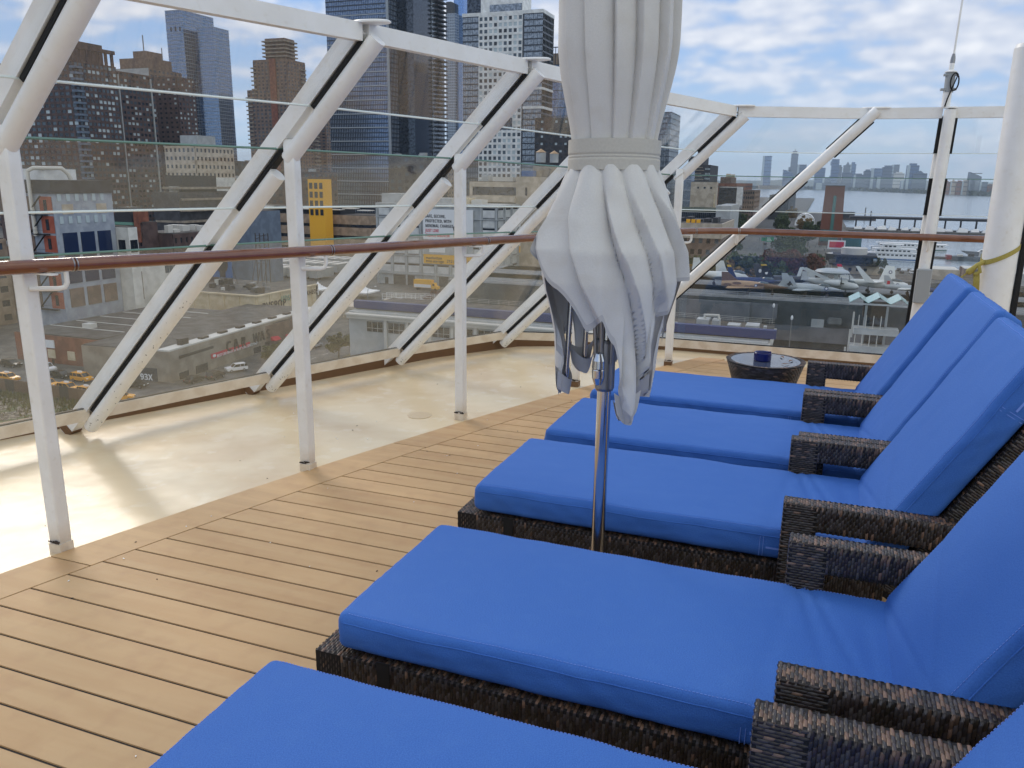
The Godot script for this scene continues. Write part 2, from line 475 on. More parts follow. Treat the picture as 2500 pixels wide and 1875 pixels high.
# ---------------------------------------------------------------- the ship's deck
func border_x(z: float) -> float:
	var s := -z
	if s < 1.0: return 0.019567 + 0.188376 - 3.57865 + (s - 1.0) * 0.2275
	return 0.019567 * s * s + 0.188376 * s - 3.57865
const OUTLINE := [[-7.0, 3.0], [-6.3, 0.6], [-5.62, -1.2], [-5.18, -2.4], [-4.75, -3.5], [-4.25, -4.63], [-3.80, -5.65], [-3.32, -6.75], [-2.78, -7.58], [-2.05, -7.93], [-1.2, -8.06], [4.0, -8.06]]
func ship_deck():
	var d := structure("deck", dk(0, 0, 0))
	var o := d.position
	var poly := PackedVector2Array()
	for p in OUTLINE: poly.append(Vector2(p[0], p[1]))
	poly.append(Vector2(4.0, 3.0))
	var b := B.new()
	# prism lies in xz: local y is world z
	b.prism(poly, Transform3D(Basis(Vector3.RIGHT, Vector3.BACK, Vector3.UP), Vector3(0, -0.3, 0)), 0.3)
	part(d, "painted_floor", b, M.floor)
	var cb := B.new()
	for i in OUTLINE.size() - 1:
		var p := Vector3(OUTLINE[i][0], 0.045, OUTLINE[i][1]); var q := Vector3(OUTLINE[i + 1][0], 0.045, OUTLINE[i + 1][1])
		cb.bar(p, q, 0.07, 0.10)
	part(d, "coaming", cb, M.coaming)
	# caulk bed under the planks
	var step := 0.1433
	var z0 := -2.236 + step * 25.0
	var bed := B.new()
	var count := 63
	for i in count:
		var za := z0 - step * i; var zb := za - step
		if zb < -7.78: break
		bed.hexa([Vector3(border_x(za) + 0.01, 0.001, za), Vector3(3.6, 0.001, za), Vector3(3.6, 0.001, zb), Vector3(border_x(zb) + 0.01, 0.001, zb),
			Vector3(border_x(za) + 0.01, 0.008, za), Vector3(3.6, 0.008, za), Vector3(3.6, 0.008, zb), Vector3(border_x(zb) + 0.01, 0.008, zb)])
	part(d, "caulk_bed", bed, M.caulk)
	var gap := 0.0065
	for i in count:
		var za := z0 - step * i - gap * 0.5; var zb := z0 - step * (i + 1) + gap * 0.5
		if zb < -7.72: break
		var xa := border_x(za) + 0.238; var xb := border_x(zb) + 0.238
		var cuts := [xa, 3.5]
		if i % 3 == 1: cuts = [xa, 1.1 + 0.4 * (i % 2), 3.5]
		for k in cuts.size() - 1:
			var l0: float = cuts[k] if k == 0 else cuts[k] + 0.003
			var l1: float = xb if k == 0 else cuts[k] + 0.003
			var r1: float = cuts[k + 1] - 0.003
			plank(d, [Vector3(l0, 0, za), Vector3(r1, 0, za), Vector3(r1, 0, zb), Vector3(l1, 0, zb)], "plank", rng.randi_range(0, 2))
	# the long boards round the edge
	var seams := [1.4, -0.55, -2.33, -4.3, -6.1, -7.74]
	for i in seams.size() - 1:
		var n := 8
		var pb := B.new()
		for k in n:
			var za: float = lerpf(seams[i] - 0.0035, seams[i + 1] + 0.0035, float(k) / n); var zb: float = lerpf(seams[i] - 0.0035, seams[i + 1] + 0.0035, float(k + 1) / n)
			var xa := border_x(za); var xb := border_x(zb)
			var q := [Vector3(xa, 0, za), Vector3(xa + 0.232, 0, za - 0.0), Vector3(xb + 0.232, 0, zb), Vector3(xb, 0, zb)]
			pb.quad(q[0] + Vector3(0, 0.0125, 0), q[1] + Vector3(0, 0.0125, 0), q[2] + Vector3(0, 0.0125, 0), q[3] + Vector3(0, 0.0125, 0), Vector3.UP)
			pb.quad(q[0], q[3], q[3] + Vector3(0, 0.0125, 0), q[0] + Vector3(0, 0.0125, 0), Vector3.LEFT)
			pb.quad(q[1], q[2], q[2] + Vector3(0, 0.0125, 0), q[1] + Vector3(0, 0.0125, 0), Vector3.RIGHT)
			if k == 0: pb.quad(q[0], q[1], q[1] + Vector3(0, 0.0125, 0), q[0] + Vector3(0, 0.0125, 0), Vector3.BACK)
			if k == n - 1: pb.quad(q[3], q[2], q[2] + Vector3(0, 0.0125, 0), q[3] + Vector3(0, 0.0125, 0), Vector3.FORWARD)
		part(d, "edge_plank", pb, M["plank%d" % (i % 3)])
	# crumbs, flakes and dark specks lying on the boards
	var fl := B.new(); var sp := B.new()
	for i in 120:
		var z := rng.randf_range(-7.0, -0.8); var x := rng.randf_range(border_x(z) - 1.2, 0.3)
		if x < -4.6: continue
		var r := rng.randf_range(0.002, 0.0045)
		var t := Transform3D(Basis(Vector3.UP, rng.randf() * TAU), Vector3(x, 0.0145 if x > border_x(z) else 0.0015, z))
		(fl if i % 3 else sp).obox(t, Vector3(r * 2.2, 0.002, r))
	part(d, "paint_flakes", fl, M.white_paint, true)
	part(d, "dirt_specks", sp, M.gasket, true)
	# round plate let into the painted floor
	var pl := B.new()
	pl.lathe([Vector2(0.085, 0.0), Vector2(0.085, 0.003), Vector2(0.0, 0.004)], Vector3(-2.55, 0, -4.95), 28)
	part(d, "floor_plate", pl, M.plate)
func plank(d: Node3D, q: Array, called: String, kind: int):
	var b := B.new()
	var e := 0.0022; var h := 0.0125
	var cz := 1.0 if q[0].z > q[3].z else -1.0
	var top := [q[0] + Vector3(e, h, -e * cz), q[1] + Vector3(-e, h, -e * cz), q[2] + Vector3(-e, h, e * cz), q[3] + Vector3(e, h, e * cz)]
	b.quad(top[0], top[1], top[2], top[3], Vector3.UP)
	var outs := [Vector3.BACK * cz, Vector3.RIGHT, Vector3.FORWARD * cz, Vector3.LEFT]
	for k in 4:
		var k2 := (k + 1) % 4
		b.quad(q[k], q[k2], top[k2], top[k], outs[k] + Vector3.UP * 0.3)
	part(d, called, b, M["plank%d" % kind])

# ---------------------------------------------------------------- windscreen: raked ribs, three tiers of glass with open gaps, rails, posts
const RIBS := [[-1.10, -5.25, -2.92, 2.37], [-2.41, -4.86, -2.55, 2.37], [-3.71, -4.44, -2.13, 2.37], [-4.99, -4.00, -1.73, 2.355], [-6.22, -3.54, -1.27, 2.31], [-7.33, -2.98, -0.69, 2.26], [-7.64, -1.82, 0.37, 2.25], [-7.66, 0.84, 0.90, 2.25], [-7.66, 2.55, 2.60, 2.25]]
func rib_pt(i: int, h: float) -> Vector3:
	var r: Array = RIBS[i]
	return Vector3(lerpf(r[1], r[2], h / r[3]), h, r[0])
const POSTS := [[1, -3.057, -2.41, 1.835], [2, -2.638, -3.71, 1.84], [3, -2.242, -4.99, 1.81], [4, -1.76, -6.22, 1.785], [5, -1.178, -7.29, 1.76]]
func windscreen():
	var t := thing("glass_windscreen", "tall raked windscreen of white ribs and tinted glass panes round the deck edge", "windscreen", dk(0, 0, 0))
	var has_post := {}
	for p in POSTS: has_post[p[0]] = p
	for i in RIBS.size():
		var lo := rib_pt(i, 0.0); var hi := rib_pt(i, RIBS[i][3])
		var ax := (hi - lo).normalized()
		var out := Vector3(-ax.y, ax.x, 0)  # outboard, across the rib
		var upright := i >= 7
		var facing := Vector3(0, 0, 1)  # towards the deck for the side ribs
		if i >= 6: out = Vector3(0, 0, -1)
		var b := B.new()
		var be := lo + out * 0.048; var te := hi + out * 0.048
		# box beam, chamfered
		b.bar(be - ax * 0.04, te - ax * 0.055, 0.115 if i >= 7 else 0.072, 0.085, out)
		var beam := part(t, "rib", b, M.white_paint)
		# foot collar with old paint
		var fb := B.new()
		fb.bar(be - ax * 0.03, be + ax * 0.025, 0.084, 0.097, out)
		part(beam, "foot", fb, M.coaming)
		# round cover on the deck side, cut where the post meets it
		var inn := -out * 0.062
		var spans := [[0.10, RIBS[i][3] - 0.02]]
		if has_post.has(i):
			var ph: float = has_post[i][3]
			spans = [[0.10, ph - 0.135], [ph - 0.06, RIBS[i][3] - 0.02]]
		if i >= 6: spans = [[0.10, RIBS[i][3] - 0.01]]
		for s in spans:
			var cb := B.new()
			var p0 := rib_pt(i, s[0]) + inn; var p1 := rib_pt(i, s[1]) + inn
			cb.tube([p0, p0 + ax * 0.012, p1 - ax * 0.012, p1], [0.040, 0.0445, 0.0445, 0.0445], 20)
			part(t, "cover_tube", cb, M.white_paint)
		# black gasket strips where there is glass
		for tr in tiers(i):
			var gb := B.new()
			gb.bar(rib_pt(i, tr[0]) - out * 0.012, rib_pt(i, tr[1]) - out * 0.012, (0.135 if i >= 7 else 0.112) if i >= 6 else 0.058, 0.022, out)
			part(t, "gasket", gb, M.gasket)
		# top plate
		var pb := B.new()
		if i < 7:
			var ce := hi + Vector3(-0.02, 0.012, 0)
			pb.lathe([Vector2(0.0, 0.009), Vector2(0.05, 0.009), Vector2(0.056, 0.004), Vector2(0.056, -0.004), Vector2(0.0, -0.006)], ce, 20, 2.1, 1.0)
		else:
			pb.lathe([Vector2(0.0, 0.014), Vector2(0.05, 0.010), Vector2(0.054, 0.0), Vector2(0.0, -0.002)], hi + Vector3(0, 0.0, 0.062), 20)
		part(t, "top_plate", pb, M.white_paint)
	# glass and rails
	for i in RIBS.size() - 1:
		var ta := tiers(i); var tb := tiers(i + 1)
		for k in 3:
			var q := [rib_pt(i, ta[k][0]), rib_pt(i + 1, tb[k][0]), rib_pt(i + 1, tb[k][1]), rib_pt(i, ta[k][1])]
			var nn: Vector3 = (q[2] - q[0]).cross(q[1] - q[0]).normalized() * 0.004
			var b := B.new()
			b.hexa([q[0] - nn, q[1] - nn, q[2] - nn, q[3] - nn, q[0] + nn, q[1] + nn, q[2] + nn, q[3] + nn])
			var g := part(t, "glass_pane", b, M.pane)
			var eb := B.new()
			var along: Vector3 = (q[3] - q[0]).normalized()
			eb.bar(q[3], q[2], 0.0105, 0.006, along)
			part(g, "top_edge", eb, M.glass_edge_green)
			if k > 0:
				var wb := B.new()
				wb.bar(q[0], q[1], 0.0105, 0.006, along)
				part(g, "bottom_edge", wb, M.glass_edge_pale)
		# bottom rail, on the deck side of the glass
		var la := rib_pt(i, 0.15); var lb := rib_pt(i + 1, 0.15)
		var rb := B.new()
		var dirv := (lb - la).normalized()
		rb.bar(la + dirv * 0.01, lb - dirv * 0.01, 0.045, 0.075)
		part(t, "bottom_rail", rb, M.cream_rail)
		# dark seal above it
		var sb := B.new()
		sb.bar(la + Vector3(0.0, 0.0415, 0), lb + Vector3(0.0, 0.0415, 0), 0.02, 0.008)
		part(t, "seal", sb, M.gasket)
		# top rail
		var ha := rib_pt(i, RIBS[i][3] - 0.03) + Vector3(-0.03, 0.0, 0.0); var hb := rib_pt(i + 1, RIBS[i + 1][3] - 0.03) + Vector3(-0.03, 0, 0.0)
		var hb2 := B.new()
		var hd := (hb - ha).normalized()
		hb2.bar(ha + hd * 0.02, hb - hd * 0.02, 0.05, 0.085)
		part(t, "top_rail", hb2, M.white_paint)
	# posts
	for p in POSTS:
		var b := B.new()
		var r := Transform3D(Basis(), Vector3(p[1], p[3] * 0.5, p[2]))
		b.rbox(r, Vector3(0.066, p[3], 0.066), 0.008, Vector3i(4, 4, 4))
		var po := part(t, "post", b, M.white_paint)
		var fb := B.new()
		fb.box(Vector3(p[1] - 0.0345, 0.0, p[2] - 0.0345), Vector3(p[1] + 0.0345, 0.045, p[2] + 0.0345))
		part(po, "foot", fb, M.cream_rail if p[0] < 4 else M.coaming)
		var cb := B.new()
		for k in 9:
			var a := rng.randf() * 0.06 - 0.03
			cb.obox(Transform3D(Basis(Vector3.RIGHT, rng.randf_range(-0.5, 0.5)), Vector3(p[1] + a, 0.05 + rng.randf() * 0.012, p[2] + 0.0338)), Vector3(0.012 + rng.randf() * 0.012, 0.006, 0.002))
		part(po, "chipped_paint", cb, M.steel_brown, true)
	# weld beads where posts meet the ribs, bolt heads, and old dirt spots on the lower covers
	for p in POSTS:
		var wb := B.new()
		var pts := []
		for k in 17:
			var a := TAU * k / 16.0
			pts.append(Vector3(p[1] + 0.036 * clampf(1.35 * cos(a), -1, 1), p[3] - 0.055 + 0.03 * clampf(1.35 * cos(a), -1, 1), p[2] + 0.036 * clampf(1.35 * sin(a), -1, 1)))
		wb.tube(pts, 0.0045, 6, false)
		part(t, "weld_bead", wb, M.white_paint)
	var db := B.new()
	for i in [1, 2, 3, 4, 5]:
		for k in 34:
			var h := 0.12 + pow(rng.randf(), 2.2) * 1.1
			var lo := rib_pt(i, h); var ax2 := (rib_pt(i, 1.0) - rib_pt(i, 0.0)).normalized()
			var out2 := Vector3(-ax2.y, ax2.x, 0)
			var a := rng.randf_range(0.1, 1.5)
			var nn2 := (Vector3(0, 0, 1) * sin(a) - out2 * cos(a)).normalized()
			var c := lo - out2 * 0.062 + nn2 * 0.0447
			var s2 := rng.randf_range(0.0012, 0.0032)
			db.obox(Transform3D(Basis(ax2, nn2, ax2.cross(nn2)).rotated(nn2, rng.randf() * 3.0), c), Vector3(s2 * rng.randf_range(1.0, 3.0), 0.001, s2 * 1.4))
	part(t, "dirt_spots", db, M.steel_brown, true)
	# small cover fixed to an upright rib
	var jb := thing("cover_box", "flat pale grey cover box fixed low on an upright windscreen rib", "cover box", dk(0.865, 0.68, -7.53))
	var bb := B.new()
	bb.rbox(Transform3D(Basis(Vector3.FORWARD, 0.0), Vector3(0.0, 0.145, 0)), Vector3(0.118, 0.29, 0.05), 0.012, Vector3i(5, 5, 4))
	part(jb, "cover", bb, M.panel_grey)
	var sb2 := B.new()
	for s in [[-0.045, 0.02], [0.045, 0.02], [-0.045, 0.27], [0.045, 0.27]]:
		sb2.lathe([Vector2(0.0, 0.002), Vector2(0.004, 0.0)], Vector3(s[0], s[1], 0.026), 8)
	part(jb, "screws", sb2, M.steel_dull, true)
	# whip aerial on the same rib
	var at := dk(0.86, 2.26, -7.60)
	var an := thing("whip_antenna", "tall white whip antenna clamped on top of an upright rib", "antenna", at)
	var mb := B.new()
	mb.tube([Vector3(0, 0, 0), Vector3(0, 0.13, 0)], 0.032, 14)
	part(an, "mast_stub", mb, M.white_paint)
	var cb2 := B.new()
	cb2.tube([Vector3(0.005, 0.11, 0), Vector3(0.005, 0.26, 0)], 0.036, 14)
	cb2.box(Vector3(-0.055, 0.125, -0.02), Vector3(0.06, 0.14, 0.03)); cb2.box(Vector3(-0.045, 0.235, -0.02), Vector3(0.05, 0.25, 0.03))
	part(an, "clamp", cb2, M.panel_grey)
	var fb2 := B.new()
	fb2.lathe([Vector2(0.045, 0.26), Vector2(0.045, 0.268), Vector2(0.02, 0.278), Vector2(0.018, 0.33), Vector2(0.0, 0.332)], Vector3(0.005, 0, 0), 16)
	part(an, "base", fb2, M.white_paint)
	var gb2 := B.new()
	gb2.tube([Vector3(0.006, 0.33, 0), Vector3(0.007, 0.37, 0), Vector3(0.008, 0.40, 0)], [0.019, 0.017, 0.010], 12)
	part(an, "ferrule", gb2, M.steel_dull)
	var wb2 := B.new()
	wb2.tube([Vector3(0.008, 0.39, 0), Vector3(0.016, 0.85, 0.0), Vector3(0.03, 2.4, 0.0)], [0.0085, 0.0075, 0.004], 10)
	part(an, "whip", wb2, M.white_paint)
	var lp := []
	for k in 21:
		var a := lerpf(0.3, TAU + 0.6, k / 20.0)
		lp.append(Vector3(0.035 + 0.03 * sin(a), 0.185 + 0.065 * cos(a), 0.04 + 0.003 * k * 0.3))
	lp.append(Vector3(0.0, 0.06, 0.05)); lp.append(Vector3(-0.012, 0.0, 0.05))
	var kb := B.new()
	kb.tube(lp, 0.0055, 8)
	part(an, "coiled_cable", kb, M.gasket)
func tiers(i: int) -> Array:
	var h: float = RIBS[i][3]
	return [[0.19, 0.535 * h], [0.624 * h, 0.756 * h], [0.845 * h, 0.972 * h]]

# ---------------------------------------------------------------- handrail
func handrail():
	var t := thing("wooden_handrail", "varnished brown wooden handrail on white brackets along the windscreen", "handrail", dk(0, 0, 0))
	var pts := [Vector3(-3.36, 1.30, -1.05), Vector3(-2.965, 1.283, -2.41), Vector3(-2.55, 1.262, -3.71), Vector3(-2.152, 1.246, -4.99), Vector3(-1.66, 1.238, -6.22), Vector3(-1.10, 1.233, -7.16), Vector3(-0.66, 1.231, -7.50), Vector3(0.2, 1.229, -7.535), Vector3(0.88, 1.229, -7.54), Vector3(1.5, 1.228, -7.54), Vector3(3.0, 1.228, -7.54)]
	var cv := Curve3D.new()
	for i in pts.size():
		var tan := Vector3.ZERO
		if i > 0 and i < pts.size() - 1: tan = (pts[i + 1] - pts[i - 1]) / 8.0
		cv.add_point(pts[i], -tan, tan)
	cv.bake_interval = 0.05
	var total := cv.get_baked_length()
	var joints := []
	for i in [1, 2, 3, 4, 5, 6]:
		joints.append(cv.get_closest_offset(pts[i]) + (0.135 if i < 6 else 0.0))
	joints.push_front(0.0); joints.append(total)
	for k in joints.size() - 1:
		var b := B.new()
		var line := []
		var n := maxi(4, int((joints[k + 1] - joints[k]) / 0.09))
		for j in n + 1: line.append(cv.sample_baked(lerpf(joints[k] + 0.002, joints[k + 1] - 0.002, float(j) / n)))
		b.tube(line, 0.029, 18)
		part(t, "rail_length", b, M.rail_wood)
		if k > 0:
			var rb := B.new()
			for dd in [-0.011, 0.004]:
				rb.tube([cv.sample_baked(joints[k] + dd), cv.sample_baked(joints[k] + dd + 0.005)], 0.0298, 18)
			part(t, "joint_ring", rb, M.steel_dull)
	for i in [1, 2, 3, 4, 5, 6, 8]:
		var q: Vector3 = pts[i]
		var b := B.new()
		if i < 6:
			var s := q + Vector3(-0.06, -0.095, 0.012)
			var e := cv.sample_baked(cv.get_closest_offset(q) + 0.10)
			var m := Vector3(e.x, e.y - 0.10, e.z)
			b.tube([s, s.lerp(m, 0.75), s.lerp(m, 0.93) + Vector3(0, 0.006, 0), m + Vector3(0, 0.026, 0), Vector3(e.x, e.y - 0.026, e.z)], 0.0105, 10)
		else:
			var w := Vector3(q.x - 0.02, q.y - 0.11, q.z - 0.06)
			b.tube([w, w + Vector3(0.005, -0.004, 0.035), w + Vector3(0.01, 0.012, 0.06), Vector3(q.x - 0.01, q.y - 0.026, q.z)], 0.011, 10)
		part(t, "bracket", b, M.white_paint)
		var pb := B.new()
		pb.cbox(q + Vector3(0.03, -0.031, 0), Vector3(0.10, 0.006, 0.03))
		part(t, "bracket_plate", pb, M.white_paint)

func white_column():
	var p := dk(1.19, 0, -6.42)
	var t := thing("white_column", "thick round white painted column standing beside the last lounger", "column", p)
	var b := B.new()
	b.lathe([Vector2(0.108, 0.0), Vector2(0.108, 2.52), Vector2(0.100, 2.545), Vector2(0.0, 2.56)], Vector3.ZERO, 40)
	part(t, "shaft", b, M.white_paint)
	var g := B.new()
	g.box(Vector3(0.122, 0.0, -0.05), Vector3(0.15, 2.1, 0.02))
	part(t, "gasket", g, M.gasket)
	# strap tied round it
	var s := thing("tied_strap", "olive yellow webbing strap knotted round the white column", "strap", dk(1.19, 1.12, -6.42))
	var sb := B.new()
	var n := 40
	for k in n:
		var a0 := lerpf(2.75, 2.75 - TAU, float(k) / n); var a1 := lerpf(2.75, 2.75 - TAU, float(k + 1) / n)
		# the band climbs from the knot as it goes round the front
		var rise := func(a): return 0.115 * smoothstep(2.75, 0.0, a) if a > -0.4 else 0.115 * smoothstep(-3.6, -1.2, a)
		var q0 := Vector3(cos(a0) * 0.1105, rise.call(a0), sin(a0) * 0.1105); var q1 := Vector3(cos(a1) * 0.1105, rise.call(a1), sin(a1) * 0.1105)
		var o0 := Vector3(cos(a0), 0, sin(a0)) * 0.003; var o1 := Vector3(cos(a1), 0, sin(a1)) * 0.003
		var h := Vector3(0, 0.034, 0)
		sb.hexa([q0, q1, q1 + o1, q0 + o0, q0 + h, q1 + h, q1 + h + o1, q0 + h + o0])
	part(s, "band", sb, M.strap_yellow)
	var kb := B.new()
	kb.rbox(Transform3D(Basis(Vector3.BACK, 0.6), Vector3(-0.175, -0.045, 0.06)), Vector3(0.055, 0.045, 0.04), 0.018, Vector3i(4, 4, 4))
	kb.tube([Vector3(-0.10, 0.02, 0.05), Vector3(-0.14, -0.005, 0.065), Vector3(-0.165, -0.03, 0.07), Vector3(-0.185, -0.06, 0.06)], [0.016, 0.017, 0.018, 0.015], 8)
	kb.tube([Vector3(-0.13, -0.005, 0.08), Vector3(-0.12, -0.045, 0.085), Vector3(-0.15, -0.065, 0.08)], [0.012, 0.014, 0.012], 8)
	part(s, "knot", kb, M.strap_yellow)
	var tb := B.new()
	tb.sheet(8, 2, func(u, v): return Vector3(-0.135 + 0.02 * u + 0.018 * (v - 0.5) * 2.0, -0.06 - 0.19 * u, 0.07 + 0.01 * sin(u * 6.0) + 0.006 * (v - 0.5)))
	tb.sheet(8, 2, func(u, v): return Vector3(-0.138 + 0.02 * u + 0.018 * (v - 0.5) * 2.0, -0.06 - 0.19 * u, 0.066 + 0.01 * sin(u * 6.0) + 0.006 * (v - 0.5)), true)
	tb.sheet(6, 2, func(u, v): return Vector3(-0.19 - 0.06 * u, -0.055 - 0.06 * u + 0.014 * (v - 0.5), 0.06 + 0.004 * sin(u * 5.0)))
	tb.sheet(6, 2, func(u, v): return Vector3(-0.19 - 0.06 * u, -0.057 - 0.06 * u + 0.014 * (v - 0.5), 0.057 + 0.004 * sin(u * 5.0)), true)
	part(s, "loose_ends", tb, M.strap_yellow)

# ---------------------------------------------------------------- wicker loungers
func wick_tone(worn: float) -> Color:
	# linear base colours: near black brown, some strands worn to tan or faded to grey
	var r := rng.randf()
	if r < worn: return Color(0.16, 0.095, 0.062) * rng.randf_range(0.5, 1.5)
	if r < worn + 0.35: return Color(0.062, 0.050, 0.045) * rng.randf_range(0.7, 1.3)
	return Color(0.030, 0.021, 0.016) * rng.randf_range(0.7, 1.6)
func strand(b: B, o: Vector3, a: Vector3, l: Vector3, nn: Vector3, hgt: float):
	# one raised piece of cane: centre o, half width a, half length l, outward nn
	var rows := []
	for i in 3:
		var row := []
		for j in 3:
			var s := float(i - 1); var q := float(j - 1)
			var z := hgt * (1.0 - s * s) * (1.0 - 0.75 * q * q)
			var w := 1.0 - 0.12 * q * q
			var p := o + a * s * w + l * q + nn * z
			var na := (nn + a.normalized() * s * 0.95 + l.normalized() * q * 0.5).normalized()
			row.append(b.add(p, na))
		rows.append(row)
	for i in 2:
		for j in 2:
			b.tri(rows[i][j], rows[i + 1][j], rows[i + 1][j + 1]); b.tri(rows[i][j], rows[i + 1][j + 1], rows[i][j + 1])
func weave(b: B, o: Vector3, along: Vector3, across: Vector3, nn: Vector3, worn := 0.1, pitch := 0.0088, reach := 0.024):
	# cane runs ACROSS; columns step along
	var n := maxi(1, int(round(along.length() / pitch))); var m := maxi(1, int(round(across.length() / reach)))
	var da := along / n; var dl := across / m
	for i in n:
		for j in range(0, m + 1):
			var sh := 0.0 if i % 2 == 0 else -0.5
			var cpos := j + 0.5 + sh
			if cpos < 0.15 or cpos > m - 0.1: continue
			b.col = wick_tone(worn)
			strand(b, o + da * (i + 0.5) + dl * cpos, da * 0.50, dl * 0.57, nn, 0.0040)
	# weavers showing through between
	b.col = Color(0.010, 0.008, 0.007)
func wicker_box(b: B, core: B, lo: Vector3, hi: Vector3, run_x: bool, faces: Array, worn := 0.1):
	core.box(lo, hi)
	var s := hi - lo
	for f in faces:
		match f:
			"top": weave(b, Vector3(lo.x, hi.y, lo.z), Vector3(s.x, 0, 0), Vector3(0, 0, s.z), Vector3.UP, worn + 0.25, 0.0088, 0.022)
			"z+": 
				if run_x: weave(b, Vector3(lo.x, lo.y, hi.z), Vector3(s.x, 0, 0), Vector3(0, s.y, 0), Vector3.BACK, worn)
				else: weave(b, Vector3(lo.x, lo.y, hi.z), Vector3(0, s.y, 0), Vector3(s.x, 0, 0), Vector3.BACK, worn)
			"z-":
				if run_x: weave(b, Vector3(lo.x, lo.y, lo.z), Vector3(s.x, 0, 0), Vector3(0, s.y, 0), Vector3.FORWARD, worn)
				else: weave(b, Vector3(lo.x, lo.y, lo.z), Vector3(0, s.y, 0), Vector3(s.x, 0, 0), Vector3.FORWARD, worn)
			"x-": weave(b, Vector3(lo.x, lo.y, lo.z), Vector3(0, s.y, 0), Vector3(0, 0, s.z), Vector3.LEFT, worn)
			"x+": weave(b, Vector3(hi.x, lo.y, lo.z), Vector3(0, s.y, 0), Vector3(0, 0, s.z), Vector3.RIGHT, worn)
			"bot": weave(b, Vector3(lo.x, lo.y, lo.z), Vector3(s.x, 0, 0), Vector3(0, 0, s.z), Vector3.DOWN, worn)
var wrinkle: FastNoiseLite
func cushion(parent: Node3D, called: String, t: Transform3D, s: Vector3, seed_: int, crease_x := []) -> MeshInstance3D:
	var f := FastNoiseLite.new()
	f.seed = seed_; f.frequency = 1.6; f.fractal_octaves = 3
	var g := FastNoiseLite.new()
	g.seed = seed_ + 5; g.frequency = 9.0; g.fractal_octaves = 2
	var h := s * 0.5
	var disp := func(p: Vector3, nn: Vector3) -> Vector3:
		var q := p
		var edge := (1.0 - pow(absf(p.x) / h.x, 6.0)) * (1.0 - pow(absf(p.z) / h.z, 4.0))
		if p.y > h.y * 0.5:
			q.y += 0.010 * edge + 0.006 * f.get_noise_2d(p.x, p.z) + 0.0012 * g.get_noise_2d(p.x * 0.6, p.z)
			for c in crease_x:
				var dd: float = p.x - c[0] - 0.06 * (p.z / h.z) * c[2]
				q.y -= c[1] * exp(-dd * dd / (0.010 * 0.010)) * clampf(0.6 - c[3] * p.z / h.z, 0.0, 1.0)
		# the sides hang a little slack
		var side := clampf((absf(p.z) - h.z + 0.03) / 0.03, 0.0, 1.0)
		q.z += signf(p.z) * side * (0.005 * f.get_noise_2d(p.x * 1.7, p.y * 6.0 + 3.0) + 0.003 * g.get_noise_2d(p.x * 1.2 + p.y * 2.0, 4.0) + 0.004 * (1.0 - pow(p.y / h.y, 2.0)))
		var endx := clampf((absf(p.x) - h.x + 0.03) / 0.03, 0.0, 1.0)
		q.x += signf(p.x) * endx * (0.004 * g.get_noise_2d(p.z * 1.5, p.y * 5.0) + 0.004 * (1.0 - pow(p.y / h.y, 2.0)))
		return q
	var b := B.new()
	b.rbox(t, s, 0.026, Vector3i(140, 12, 46), disp)
	b.renormal()
	var o := part(parent, called, b, M.blue_cloth)
	# seam line just under the top edge and stitching just above it, all round
	var sb := B.new(); var st := B.new()
	var loop := []
	var rc := 0.03
	for k in 4:
		var cx: float = (h.x - rc) * [1, -1, -1, 1][k]; var cz: float = (h.z - rc) * [1, 1, -1, -1][k]
		for a in 5:
			var an := PI * 0.5 * k + PI * 0.5 * a / 4.0
			loop.append(Vector2(cx + cos(an) * (rc + 0.0), cz + sin(an) * rc))
	loop.append(loop[0])
	for k in loop.size() - 1:
		var p0: Vector2 = loop[k]; var p1: Vector2 = loop[k + 1]
		var n := maxi(1, int(p0.distance_to(p1) / 0.03))
		for j in n:
			var a := p0.lerp(p1, float(j) / n); var c := p0.lerp(p1, float(j + 1) / n)
			var w0: Vector3 = disp.call(Vector3(a.x, h.y - 0.027, a.y), Vector3.ZERO); var w1: Vector3 = disp.call(Vector3(c.x, h.y - 0.027, c.y), Vector3.ZERO)
			sb.tube([t * w0, t * w1], 0.0021, 6, false)
		var q0: Vector2 = p0 * Vector2((h.x - 0.012) / h.x, (h.z - 0.012) / h.z); var q1: Vector2 = p1 * Vector2((h.x - 0.012) / h.x, (h.z - 0.012) / h.z)
		var m := int(q0.distance_to(q1) / 0.0095)
		for j in m:
			var a := q0.lerp(q1, (j + 0.12) / m); var c := q0.lerp(q1, (j + 0.72) / m)
			var y := h.y - 0.0045
			st.bar(t * (disp.call(Vector3(a.x, y, a.y), Vector3.ZERO) + Vector3(0, 0.0015, 0)), t * (disp.call(Vector3(c.x, y, c.y), Vector3.ZERO) + Vector3(0, 0.0015, 0)), 0.0011, 0.0012, t.basis.y)
	part(o, "seam", sb, M.blue_cloth)
	part(o, "stitching", st, M.blue_stitch, true)
	# cross seam and zip on the long sides
	var zb := B.new()
	for sg in [-1.0, 1.0]:
		var z: float = sg * (h.z + 0.0035)
		var x0: float = h.x * 0.52
		zb.bar(t * Vector3(x0, h.y - 0.03, z), t * Vector3(x0, -h.y + 0.012, z), 0.0016, 0.0016, t.basis.z)
		zb.bar(t * Vector3(x0 - 0.012, h.y - 0.03, z), t * Vector3(x0 - 0.012, -h.y + 0.012, z), 0.0016, 0.0016, t.basis.z)
		zb.bar(t * Vector3(x0 + 0.01, -0.012, z), t * Vector3(h.x - 0.03, -0.012, z), 0.003, 0.007, t.basis.y)
	part(o, "zip", zb, M.blue_stitch)
	return o
var first_lounger: Node3D = null
